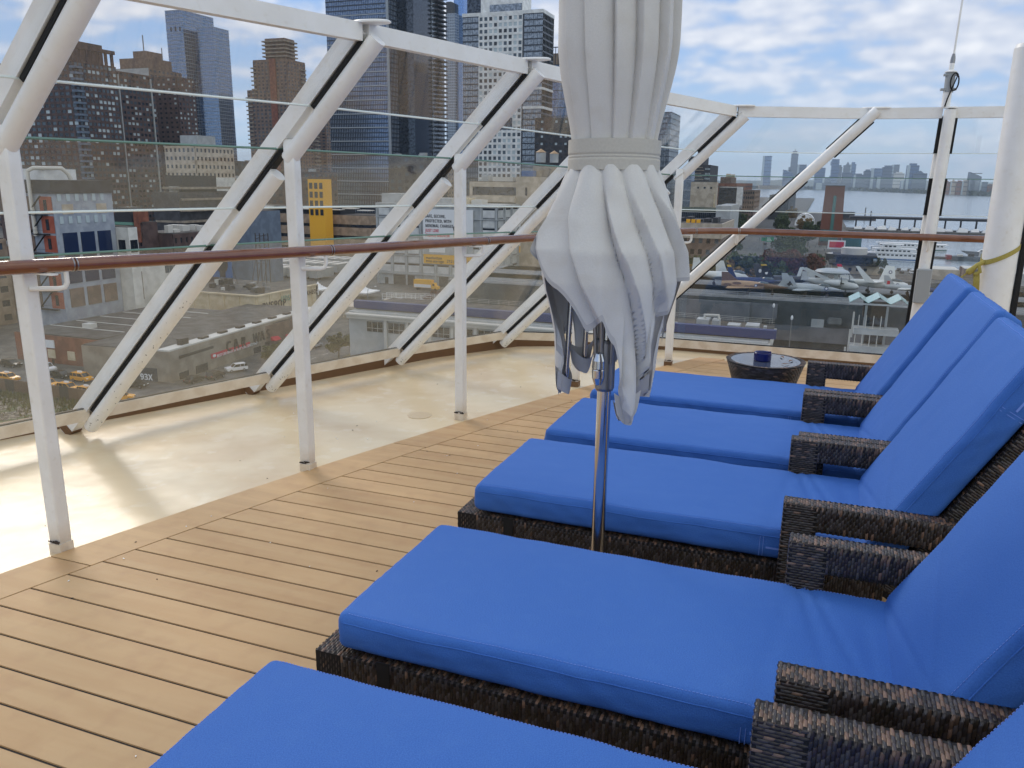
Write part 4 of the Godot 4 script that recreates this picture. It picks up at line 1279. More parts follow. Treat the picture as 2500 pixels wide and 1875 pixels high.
func city():
	var t: Node3D
	var W := ["win_dark", "win_dark", "win_mid", "win_mid", "win_pale"]
	# brown brick apartment tower with a balcony corner
	t = block("apartment_tower", "dark brown brick apartment tower with a glazed balcony corner", -491, -414.8, -407, -376, 106.0, "brick_dark")
	var lo: Vector3 = t.get_meta("lo"); var hi: Vector3 = t.get_meta("hi")
	front(t, Vector3(hi.x - 70, lo.y, lo.z), hi, "n", 16, 32, 0.70, 0.58, "brick_dark", ["win_dark", "win_dark", "win_dark", "win_mid", "win_mid", "win_pale"], 130)
	front(t, lo, hi, "w", 10, 32, 0.72, 0.55, "brick_dark", ["win_mid", "win_mid", "win_mid", "win_pale", "win_dark"], 170)
	for i in 30:
		add_box(t, "balcony", -415.5, -411.5, 6.0 + i * 3.3, 7.2 + i * 3.3, -379.5, -373.8, "blue_wall")
	add_box(t, "crown", -470, -428, 106, 119.5, -411, -383, "brick_dark")
	for i in 7: add_box(t, "crown_pier", -415.6 + 0.0, -414.2, 106, 113.0, -378.0 - i * 4.6, -376.6 - i * 4.6, "brick_dark")
	add_box(t, "crown_beam", -416.0, -414.0, 113.0, 115.0, -407, -376, "brick_dark")
	t = block("apartment_tower", "dark brick apartment block with one pale vertical pipe line on its front", -470, -428.9, -452.5, -419.6, 106.0, "brick_dark")
	front(t, t.get_meta("lo"), t.get_meta("hi"), "w", 10, 32, 0.65, 0.5, "brick_dark", ["win_dark", "win_dark", "win_dark", "win_mid", "win_mid", "win_pale"], 120)
	front(t, t.get_meta("lo"), t.get_meta("hi"), "n", 8, 32, 0.55, 0.48, "brick_dark", ["win_dark", "win_mid"], 0)
	add_box(t, "pipe", -428.4, -427.6, 0, 104, -421.6, -420.8, "panel_grey"); add_box(t, "pipe", -428.4, -427.6, 0, 104, -449.0, -448.2, "panel_grey")
	roof_units(t, -470, -428.9, -452.5, -419.6, 106.0, 5)
	t = block("apartment_tower", "grey stepped residential tower with a rooftop mast and planted terrace", -525, -483.6, -540, -506, 120.0, "panel_grey")
	front(t, t.get_meta("lo"), t.get_meta("hi"), "w", 8, 36, 0.5, 0.45, "brick_brown", ["win_dark", "win_mid"], 0)
	add_box(t, "penthouse", -515, -487, 120, 128, -534, -510, "brick_brown"); add_box(t, "penthouse", -505, -492, 128, 133.5, -530, -514, "brick_brown")
	add_box(t, "mast", -496, -495.4, 133, 145, -516, -515.4, "pole_grey"); add_box(t, "mast", -488, -487.5, 128, 137, -526, -525.5, "pole_grey")
	t = block("apartment_tower", "dark tower with small bright windows beside the glass twin tower", -470, -429.6, -492, -474.4, 108.5, "dark_wall")
	front(t, t.get_meta("lo"), t.get_meta("hi"), "w", 5, 34, 0.5, 0.45, "brick_dark", ["win_dark", "win_mid", "win_pale"], 0)
	front(t, t.get_meta("lo"), t.get_meta("hi"), "n", 9, 34, 0.45, 0.4, "brick_dark", ["win_dark", "win_dark", "win_pale"], 0)
	# twin glass slabs
	t = block("glass_tower", "tall pale blue glass slab tower joined to a lower twin slab", -617, -596.7, -718, -673.8, 197.0, "glass_blue")
	curtain(t, t.get_meta("lo"), t.get_meta("hi"), "n", 58, 8, "mullion", "mullion", 0.16); curtain(t, t.get_meta("lo"), t.get_meta("hi"), "w", 58, 14, "mullion", "mullion", 0.16)
	add_box(t, "lower_slab", -588.2, -569.0, 0, 182.0, -706, -684.3, "glass_blue")
	curtain(t, Vector3(-588.2, 0, -706) - t.position, Vector3(-569, 182, -684.3) - t.position, "n", 54, 8, "mullion", "mullion", 0.16); curtain(t, Vector3(-588.2, 0, -706) - t.position, Vector3(-569, 182, -684.3) - t.position, "w", 54, 8, "mullion", "mullion", 0.16)
	add_box(t, "link", -600, -585, 0, 180.0, -712, -692, "glass_deep")
	for i in 3: add_box(t, "vent_opening", -612.0 + i * 5.5, -610.5 + i * 5.5, 178, 182, -673.9, -673.5, "win_dark")
	# stepped brick tower with balconies
	t = block("stepped_tower", "stepped brown brick tower with balconies and a maroon centre strip", -540, -494, -742, -692, 123.8, "brick_brown")
	front(t, t.get_meta("lo"), t.get_meta("hi"), "n", 10, 36, 0.5, 0.5, "brick_brown", ["win_dark", "win_dark", "win_mid"], 0)
	front(t, t.get_meta("lo"), t.get_meta("hi"), "w", 10, 36, 0.5, 0.5, "brick_brown", ["win_dark", "win_dark", "win_mid"], 0)
	add_box(t, "middle_stage", -532, -493, 123.8, 151.6, -723, -693, "brick_brown"); add_box(t, "top_stage", -517.5, -495, 151.6, 170.5, -710, -694, "brick_brown")
	front(t, Vector3(-532, 123.8, -723) - t.position, Vector3(-493, 150, -693) - t.position, "n", 9, 8, 0.5, 0.5, "brick_brown", ["win_dark", "win_mid"], 0)
	front(t, Vector3(-532, 123.8, -723) - t.position, Vector3(-493, 150, -693) - t.position, "w", 6, 8, 0.5, 0.5, "brick_brown", ["win_dark", "win_mid"], 0)
	add_box(t, "centre_strip", -512, -505, 0, 152, -692.0, -691.0, "brick_red")
	for i in 5:
		add_box(t, "balcony", -519.5, -493, 153.5 + i * 3.4, 154.7 + i * 3.4, -712, -691.5, "cement")
	for i in 26:
		add_box(t, "balcony", -495.5, -491.0, 46 + i * 3.9, 47.1 + i * 3.9, -741 if i < 19 else -722, -731 if i < 19 else -713, "cement")
		if i > 5: add_box(t, "balcony", -541.5 if i < 19 else -533.5, -534 if i < 19 else -528, 46 + i * 3.9, 47.1 + i * 3.9, -693, -690.5, "cement")
	t = block("apartment_tower", "slim dark gridded tower standing right behind the stepped brick tower", -560, -519.4, -830, -795.5, 126.0, "dark_wall")
	front(t, t.get_meta("lo"), t.get_meta("hi"), "w", 6, 38, 0.6, 0.45, "brick_brown", ["win_dark", "win_mid"], 0)
	front(t, t.get_meta("lo"), t.get_meta("hi"), "n", 7, 38, 0.6, 0.45, "brick_brown", ["win_dark", "win_mid"], 0)
	# big dark glass tower
	t = block("glass_tower", "broad dark blue glass tower with thin pale floor lines and a balcony edge", -350, -300, -556, -542.6, 200.0, "glass_deep")
	curtain(t, t.get_meta("lo"), t.get_meta("hi"), "n", 62, 34, "spandrel_dark", "mullion", 0.22); curtain(t, t.get_meta("lo"), t.get_meta("hi"), "w", 62, 6, "spandrel_dark", "mullion", 0.22)
	for i in 15: add_box(t, "pale_floor_line", -349.5, -299.6, 20 + i * 9.6, 20.5 + i * 9.6, -542.4, -541.9, "spandrel")
	add_box(t, "edge_fin", -300.2, -298.8, 0, 201, -542.9, -541.4, "mullion")
	add_box(t, "recess", -318, -286, 0, 196.0, -590, -556, "glass_dark")
	add_box(t, "second_wing", -313, -285.5, 0, 205.0, -606, -585.0, "glass_grey")
	curtain(t, Vector3(-313, 0, -606) - t.position, Vector3(-285.5, 205, -585) - t.position, "n", 64, 18, "spandrel_dark", "mullion", 0.2)
	for i in 30: add_box(t, "pale_floor_line", -313, -285.2, 12 + i * 6.4, 12.4 + i * 6.4, -584.6, -584.1, "spandrel")
	for i in 62: add_box(t, "balcony", -286, -281.6, 4 + i * 3.2, 5.0 + i * 3.2, -604, -588, "dark_wall")
	# distant slim towers
	t = block("glass_tower", "distant narrow pale glass skyscraper with a notched stepped shoulder", -597, -580.7, -1316, -1274, 300.0, "glass_grey")
	curtain(t, t.get_meta("lo"), t.get_meta("hi"), "n", 70, 5, "mullion", "mullion", 0.15); curtain(t, t.get_meta("lo"), t.get_meta("hi"), "w", 70, 6, "mullion", "mullion", 0.15)
	add_box(t, "upper_shaft", -590, -572, 240.0, 400, -1316, -1290, "glass_sky"); add_box(t, "shoulder", -597, -588, 300, 318, -1300, -1276, "dark_wall"); add_box(t, "shoulder", -580.5, -571, 0, 240, -1312, -1280, "glass_blue")
	t = block("glass_tower", "thin distant blue glass skyscraper rising over the louvred roof", -382, -378, -1261, -1243.7, 299.6, "glass_blue")
	curtain(t, t.get_meta("lo"), t.get_meta("hi"), "n", 70, 2, "mullion", "mullion", 0.2)
	add_box(t, "shaft", -378, -366, 0, 297, -1262, -1246, "glass_grey")
	# white gridded building
	t = block("gridded_tower", "white gridded apartment tower with square windows and two glazed wings", -219.1, -166.7, -514, -492.5, 139.0, "win_dark", "roof_pale")
	lo = t.get_meta("lo"); hi = t.get_meta("hi")
	var g0 := -208.4 - t.position.x; var g1 := -179.4 - t.position.x
	front(t, Vector3(g0, 14, lo.z), Vector3(g1, hi.y, hi.z), "n", 9, 35, 0.62, 0.60, "white_panel", ["win_mid", "win_mid", "win_dark", "win_pale"], 290)
	for s in [[lo.x, g0], [g1 + 0.9, hi.x]]:
		var wl := Vector3(s[0], 14, lo.z); var wh := Vector3(s[1], hi.y, hi.z)
		curtain(t, wl, wh, "n", 35, 9, "spandrel_dark", "mullion", 0.22, 0.25)
		var ww := B.new()
		ww.box(wl + Vector3(0, 0, 0.5), Vector3(wh.x, wh.y, wh.z + 0.06))
		part(t, "glazed_wing", ww, M.glass_grey)
	add_box(t, "dark_slot", -179.4, -178.5, 14, 139, -492.6, -492.1, "spandrel_dark")
	curtain(t, Vector3(hi.x - 1, 14, lo.z), hi, "w", 35, 8, "spandrel_dark", "mullion", 0.25, 0.2)
	add_box(t, "parapet", -219.4, -166.4, 139, 141.0, -514, -492.1, "white_panel")
	add_box(t, "recessed_storey", -209.2, -185.5, 72.4, 79.4, -492.4, -491.95, "glass_dark")
	add_box(t, "wing_floor", -178.5, -165.8, 84.5, 86, -513, -491.6, "white_panel"); add_box(t, "wing_floor", -178.5, -165.8, 95.6, 97, -513, -491.6, "white_panel")
	add_box(t, "upper_block", -209.1, -181.5, 139.5, 172, -513, -497.5, "white_panel"); add_box(t, "clerestory", -203, -182, 141.5, 146, -497.6, -497.2, "glass_grey")
	add_box(t, "plant_room", -219.0, -209.3, 139.5, 160, -511, -499, "glass_dark")
	for s in [[-206, 155], [-205, 155], [-201.5, 156], [-194.5, 157], [-187.5, 158], [-186.5, 158], [-182.6, 158.6]]: add_box(t, "vent", s[0], s[0] + 0.6, s[1], s[1] + 1.1, -497.7, -497.3, "win_dark")
	# blue glass block with a louvred screen
	t = block("glass_block", "blue glass office block with a louvred roof screen beside the white grid", -224, -180, -712, -672.5, 134.0, "glass_deep")
	curtain(t, t.get_meta("lo"), t.get_meta("hi"), "n", 20, 16, "spandrel_dark", "spandrel_dark", 0.1, 0.2)
	add_box(t, "louvred_screen", -221.5, -181, 134, 143, -710, -673.5, "brick_tan")
	for i in 18: add_box(t, "louvre_post", -223.5 + i * 2.4, -223.0 + i * 2.4, 134, 148, -672.8, -672.3, "spandrel_dark")
	add_box(t, "screen_rail", -224, -180, 147.2, 147.9, -672.9, -672.4, "spandrel_dark")
	# dark brown block and the beige banded building with tanks
	t = block("brown_building", "dark brown block with scattered small windows behind the rooftop tanks", -143, -112, -432, -413.4, 73.0, "brick_dark")
	front(t, t.get_meta("lo"), t.get_meta("hi"), "n", 12, 20, 0.5, 0.32, "dark_wall", ["win_dark", "win_dark", "win_dark", "win_pale"], 0)
	t = block("banded_building", "beige concrete building with long dark strip windows and a taller blank end", -138, -93, -331, -316.6, 41.0, "beige_wall")
	for y in [[35.7, 39.0], [29.2, 32.6], [22.0, 25.2], [15, 18]]: add_box(t, "strip_window", -136.5, -117.3, y[0], y[1], -316.7, -316.45, "glass_dark")
	for y in [33.0, 26.0, 19.0]: add_box(t, "ledge", -140.5, -117.0, y, y + 2.2, -317, -314.6, "beige_wall")
	add_box(t, "blank_end", -117.1, -92.0, 0, 43.2, -333, -316.0, "beige_wall"); add_box(t, "slot_window", -113.0, -112.2, 35.8, 39.0, -316.05, -315.9, "glass_dark")
	add_box(t, "tarpaulin", -115.5, -110.5, 43.4, 45.6, -325, -318, "sign_blue"); add_box(t, "tank_house", -112, -96, 43.4, 47.5, -332, -322, "cement")
	add_box(t, "roof_unit", -134, -131, 41.2, 44, -325, -320, "panel_grey"); add_box(t, "roof_unit", -129, -120, 41.2, 43, -328, -320, "roof_pale")
	water_tank(-110.0, 47.5, -326, 2.0, "wooden water tank with a conical roof, the larger of the rooftop pair")
	water_tank(-104.6, 47.5, -327, 1.75, "wooden water tank with a conical roof, the smaller of the rooftop pair")
	# beyond the parasol
	t = block("glass_tower", "grey green glass tower with floor lines seen beside the furled parasol", -122, -103.9, -628, -590.9, 89.0, "glass_grey")
	curtain(t, t.get_meta("lo"), t.get_meta("hi"), "n", 24, 6, "spandrel_dark", "mullion", 0.12); curtain(t, t.get_meta("lo"), t.get_meta("hi"), "w", 24, 8, "spandrel_dark", "mullion", 0.14)
	t = block("dark_building", "dark stepped tower block with pale horizontal balcony lines and a roof tank", -122, -100.3, -855, -793.7, 57.5, "dark_wall")
	add_box(t, "upper_stage", -122, -108.3, 57.5, 65.5, -840, -800, "dark_wall"); add_box(t, "roof_tank", -114.5, -111.5, 65.5, 70.5, -812, -806, "slate")
	for i in 9: add_box(t, "balcony_line", -121.8, -106 - 1.2 * (i % 3), 36 + i * 2.7, 36.8 + i * 2.7, -793.6, -792.9, "cement")
	for i in 16: add_box(t, "lit_window", -104.8 + (i % 4) * 1.2, -104.1 + (i % 4) * 1.2, 40 + (i / 4) * 4.4, 41.5 + (i / 4) * 4.4, -793.6, -793.2, "win_pale")
	t = block("glass_block", "pale blue ribbed glass box behind the beige windowless box", -81, -75.9, -527, -514.4, 49.5, "glass_blue")
	curtain(t, t.get_meta("lo"), t.get_meta("hi"), "n", 8, 8, "mullion", "mullion", 0.08, 0.15)
	t = block("concrete_box", "plain beige concrete box with three small square vents", -66, -52.7, -455, -446.9, 42.0, "beige_wall")
	for i in 3: add_box(t, "vent", -62.6 + i * 3.4, -61.6 + i * 3.4, 38.6, 39.6, -446.95, -446.7, "win_dark")
	add_box(t, "corner_strip", -53.6, -52.9, 10, 36, -447, -446.6, "tan_block")
	t = block("warehouse", "long low red brown brick warehouse with banded floors near the river", -104, -84.7, -1102, -896, 41.0, "brick_red")
	for i in 5: add_box(t, "floor_band", -104.2, -84.5, 12 + i * 6.2, 13.5 + i * 6.2, -1102, -895.8, "brick_dark")
	add_box(t, "roof_house", -103, -92, 41, 47.5, -960, -905, "brick_brown"); add_box(t, "roof_house", -99, -95, 47.5, 51, -930, -920, "tan_block"); add_box(t, "roof_house", -94, -90.5, 47.5, 50.5, -930, -922, "tan_block")
	t = block("glass_hall", "low black glass hall with a white framed bay at one end", -80, -63.5, -735, -697.1, 38.0, "glass_dark", "roof_pale")
	add_box(t, "white_bay_frame", -65.5, -61.0, 24, 38.6, -698, -696, "white_panel"); add_box(t, "white_ledge", -80, -62, 23.0, 24.0, -697, -695.5, "white_panel")
	t = block("brick_block", "dark gridded brick block between the glass hall and the river shed", -69, -58.9, -868, -797.8, 35.0, "brick_dark")
	front(t, t.get_meta("lo"), t.get_meta("hi"), "w", 12, 8, 0.6, 0.5, "brick_brown", ["win_dark"], 0)
	front(t, t.get_meta("lo"), t.get_meta("hi"), "n", 5, 8, 0.6, 0.5, "brick_brown", ["win_dark"], 0)
	t = block("river_shed", "long dark low shed on the river bank past the brick block", -58, -36, -1290, -1020, 28.0, "slate")
	t = block("convention_hall", "wide dark ribbed hall with a planted pale roof and bright metal end", -76, -40.1, -442, -398, 28.0, "glass_dark", "roof_pale")
	for i in 40: add_box(t, "cladding_rib", -76 + i * 0.9, -75.8 + i * 0.9, 4, 27.9, -398, -397.7, "spandrel_dark")
	add_box(t, "metal_end", -46.2, -39.6, 0, 31.3, -441.5, -397.4, "panel_grey"); add_box(t, "planted_roof", -76, -47, 28.2, 29.2, -440, -399, "leaf_dark")
	t = block("depot_building", "beige and brown depot with yellow air units lined up on its roof", -60, -35.6, -374, -328.1, 26.0, "brick_brown")
	front(t, t.get_meta("lo"), t.get_meta("hi"), "w", 14, 6, 0.55, 0.5, "brick_brown", ["win_dark", "win_mid"], 84)
	front(t, t.get_meta("lo"), t.get_meta("hi"), "n", 8, 6, 0.5, 0.45, "brick_brown", ["win_dark", "win_mid"], 48)
	add_box(t, "beige_band", -60.2, -35.2, 20.5, 26.2, -374, -327.3, "beige_wall")
	for i in 3: add_box(t, "yellow_air_unit", -49.6 + i * 2.0, -48.2 + i * 2.0, 26.2, 27.6, -331, -329.6, "sign_yellow")
	for i in 6: add_box(t, "roof_duct", -58 + i * 3.6, -56 + i * 3.6, 26.2, 27.2 + (i % 3) * 0.5, -350 + i, -340 + i, "dark_wall")
	# ---- middle distance
	t = block("painted_warehouse", "grey painted warehouse with orange panels, big dark bays and a fire escape", -201, -187, -177.5, -158.2, 38.0, "grey_wall")
	lo = t.get_meta("lo"); hi = t.get_meta("hi")
	add_box(t, "dark_cornice", -201.3, -186.6, 37.0, 40.4, -177.8, -157.8, "dark_wall")
	var ww0 := -159.6
	for i in 6:
		for y in [35.0, 29.2]: add_box(t, "small_window", -187.05, -186.8, y, y + 1.9, ww0 - 1.1 - i * 2.75, ww0 - i * 2.75, ["win_dark", "win_mid", "win_pale"][(i * 3 + int(y)) % 3])
	for i in 3:
		for y in [[20.2, 26.8], [13.4, 19.2], [7.0, 12.0]]: add_box(t, "bay", -187.05, -186.75, y[0], y[1], ww0 - 4.8 - i * 5.6, ww0 - 0.4 - i * 5.6, "win_blue" if y[0] > 13 else "brick_brown")
	for i in 2: add_box(t, "faded_patch", -187.04, -186.9, 31.6, 34.2, ww0 - 4.6 - i * 11, ww0 - 1.2 - i * 11, "beige_wall")
	for i in 6:
		add_box(t, "orange_panel", -191.6, -187.3, 6.8 + i * 5.0, 11.2 + i * 5.0, -158.3, -158.0, "orange_wall"); add_box(t, "brown_panel", -200, -195.0, 6.8 + i * 5.0, 11.2 + i * 5.0, -158.3, -158.0, "brick_brown")
		add_box(t, "narrow_window", -190.0, -189.0, 7.6 + i * 5.0, 10.4 + i * 5.0, -158.1, -157.85, "win_dark"); add_box(t, "fire_escape_landing", -195.5, -189.0, 6.4 + i * 5.0, 6.6 + i * 5.0, -158.0, -156.8, "gasket")
		var sb := B.new(t.position)
		sb.bar(Vector3(-195.2, 6.6 + i * 5.0, -157.2), Vector3(-190.0, 11.4 + i * 5.0, -157.2), 0.5, 0.12)
		sb.bar(Vector3(-195.5, 7.6 + i * 5.0, -156.8), Vector3(-189.0, 7.6 + i * 5.0, -156.8), 0.05, 0.05)
		part(t, "fire_escape_stair", sb, M.gasket)
	add_box(t, "roof_house", -200, -191, 40.4, 43.2, -170, -160, "white_panel")
	var db := B.new(t.position)
	db.tube([Vector3(-193.5, 26, -157.4), Vector3(-193.6, 42.6, -157.4), Vector3(-192.6, 43.4, -158.4), Vector3(-188.0, 43.4, -163), Vector3(-187.6, 42.0, -164.5), Vector3(-187.4, 40.4, -165)], 0.55, 10)
	part(t, "exhaust_duct", db, M.roof_pale)
	t = block("annex_building", "small white annex with one double window against the painted warehouse", -189, -182.6, -181, -177.7, 27.5, "white_wall")
	add_box(t, "window", -182.65, -182.4, 20.5, 24.0, -180.6, -179.4, "win_dark"); add_box(t, "window", -182.65, -182.4, 20.5, 24.0, -179.2, -178.1, "win_dark")
	add_box(t, "front_window", -186.4, -184.0, 20.5, 24.0, -177.75, -177.5, "win_dark")
	t = block("white_warehouse", "long low white walled warehouse with grouped windows and a grey bay", -215, -192.1, -206, -182, 16.8, "white_wall")
	add_box(t, "grey_bay", -192.2, -191.9, 5, 13.5, -190.5, -183.0, "brick_brown")
	for i in 3: add_box(t, "window_group", -192.15, -191.85, 12.0, 15.0, -200.2 - i * 1.8 - 1.4, -200.2 - i * 1.8, "win_mid")
	t = block("gothic_schoolhouse", "old dark red brick building with a steep black roof and green copper trim", -231, -211.8, -219, -212.4, 26.5, "brick_dark")
	front(t, t.get_meta("lo"), t.get_meta("hi"), "n", 9, 6, 0.42, 0.55, "brick_dark", ["win_dark", "win_mid"], 54)
	var mb := B.new(t.position)
	mb.prism(PackedVector2Array([Vector2(-224, 26.5), Vector2(-215.5, 26.5), Vector2(-216.8, 31.4), Vector2(-222.0, 31.4)]), Transform3D(Basis(), Vector3(0, 0, -218.5)), 6.6)
	part(t, "steep_roof", mb, M.slate)
	add_box(t, "copper_trim", -224.6, -215.0, 25.6, 26.5, -218.8, -211.4, "copper_green"); add_box(t, "stone_band", -224.4, -215.2, 23.0, 25.4, -212.5, -211.8, "brick_tan")
	for x in [-230.5, -226.0, -214.5]: add_box(t, "turret", x, x + 2.2, 20, 30.2, -216, -211.6, "brick_red")
	t = block("brick_factory", "plain dark red brick factory block with a cluttered pale roof edge", -222, -206.0, -240, -219.2, 22.5, "brick_dark")
	front(t, t.get_meta("lo"), t.get_meta("hi"), "w", 8, 5, 0.35, 0.4, "brick_dark", ["win_dark"], 0)
	roof_units(t, -222, -206, -240, -219, 22.5, 6, "roof_pale")
	t = block("terraced_offices", "dark terraced office block with white roof edges behind the brick factory", -300, -284.6, -353, -308.9, 34.0, "dark_wall")
	for i in 4: add_box(t, "terrace", -299 + i, -284.4 + (3 - i) * 0.9, 20 + i * 5.2, 21.0 + i * 5.2, -353, -308.5 - i, "cement")
	add_box(t, "roof_house", -298, -288, 34, 42, -340, -316, "slate"); roof_units(t, -300, -285, -353, -309, 34, 5, "roof_pale")
	t = block("cream_building", "cream office building with rows of small windows and a white side wall", -352, -330.7, -407, -375, 58.0, "tan_block")
	front(t, t.get_meta("lo"), t.get_meta("hi"), "w", 10, 13, 0.5, 0.45, "beige_wall", ["win_dark", "win_mid"], 0)
	front(t, t.get_meta("lo"), t.get_meta("hi"), "n", 7, 13, 0.5, 0.45, "beige_wall", ["win_dark", "win_mid"], 0)
	add_box(t, "roof_house", -345, -333, 58, 64, -395, -380, "panel_grey"); add_box(t, "white_side_wall", -330.8, -329.9, 20, 41, -406, -386, "white_wall")
	t = block("blue_grey_block", "blank blue grey block at the end of the parking structure", -222, -207, -281, -262.0, 28.6, "blue_wall")
	t = block("parking_structure", "long concrete parking structure with dark ramp slots and cars on top", -305, -217.4, -395, -371, 22.6, "glass_dark")
	for y in [[0.0, 4.2], [6.0, 10.6], [12.4, 16.6], [18.2, 22.8]]: add_box(t, "parapet_band", -305.2, -217, y[0], y[1], -395.2, -370.4, "brick_tan")
	add_box(t, "roof_shed", -300, -240, 22.8, 26.5, -393, -378, "slate")
	for i in 9: add_box(t, "canopy", -298 + i * 9.0, -291 + i * 9.0, 25.2 + (i % 2) * 0.8, 25.6 + (i % 2) * 0.8, -378, -372, "roof_pale")
	# self storage block
	storage_block()
	t = block("brown_building", "brown brick building next to the storage block behind the parasol", -118, -96, -345, -329.5, 17.0, "brick_brown")
	t = block("yellow_building", "narrow mustard yellow building front with dark square windows", -246.5, -237.0, -366, -359, 41.0, "sign_yellow")
	for i in 4:
		for j in 3: add_box(t, "window", -245.6 + j * 3.0, -243.8 + j * 3.0, 23 + i * 4.4, 26 + i * 4.4, -359.05, -358.8, "win_dark")
	# filler masses behind, each a block of its own
	for s in [[-640, -560, -520, -470, 60, "brick_brown"], [-420, -385, -520, -480, 52, "dark_wall"], [-390, -350, -470, -430, 40, "brick_brown"], [-330, -300, -470, -440, 45, "brick_dark"], [-250, -225, -480, -450, 55, "dark_wall"], [-190, -150, -640, -600, 70, "brick_brown"], [-360, -310, -700, -660, 60, "brick_tan"], [-160, -125, -520, -480, 48, "brick_tan"], [-290, -260, -300, -285, 14, "brick_red"], [-270, -240, -250, -225, 18, "brick_brown"], [-250, -228, -200, -180, 20, "brick_brown"], [-255, -215, -165, -140, 24, "brick_tan"]]:
		t = block("background_block", "plain %s city block between the taller towers" % {"brick_brown": "brown", "dark_wall": "charcoal", "brick_dark": "maroon", "brick_tan": "tan", "brick_red": "red"}[s[5]], s[0], s[1], s[2], s[3], s[4], s[5])
		t.set_meta("group", "plain blocks among the towers")
		front(t, t.get_meta("lo"), t.get_meta("hi"), "w", int((s[3] - s[2]) / 4.5), int(s[4] / 4.0), 0.5, 0.45, s[5], ["win_dark", "win_mid"], 0)
		front(t, t.get_meta("lo"), t.get_meta("hi"), "n", int((s[1] - s[0]) / 4.5), int(s[4] / 4.0), 0.5, 0.45, s[5], ["win_dark", "win_mid"], 0)
		roof_units(t, s[0], s[1], s[2], s[3], s[4], 3)

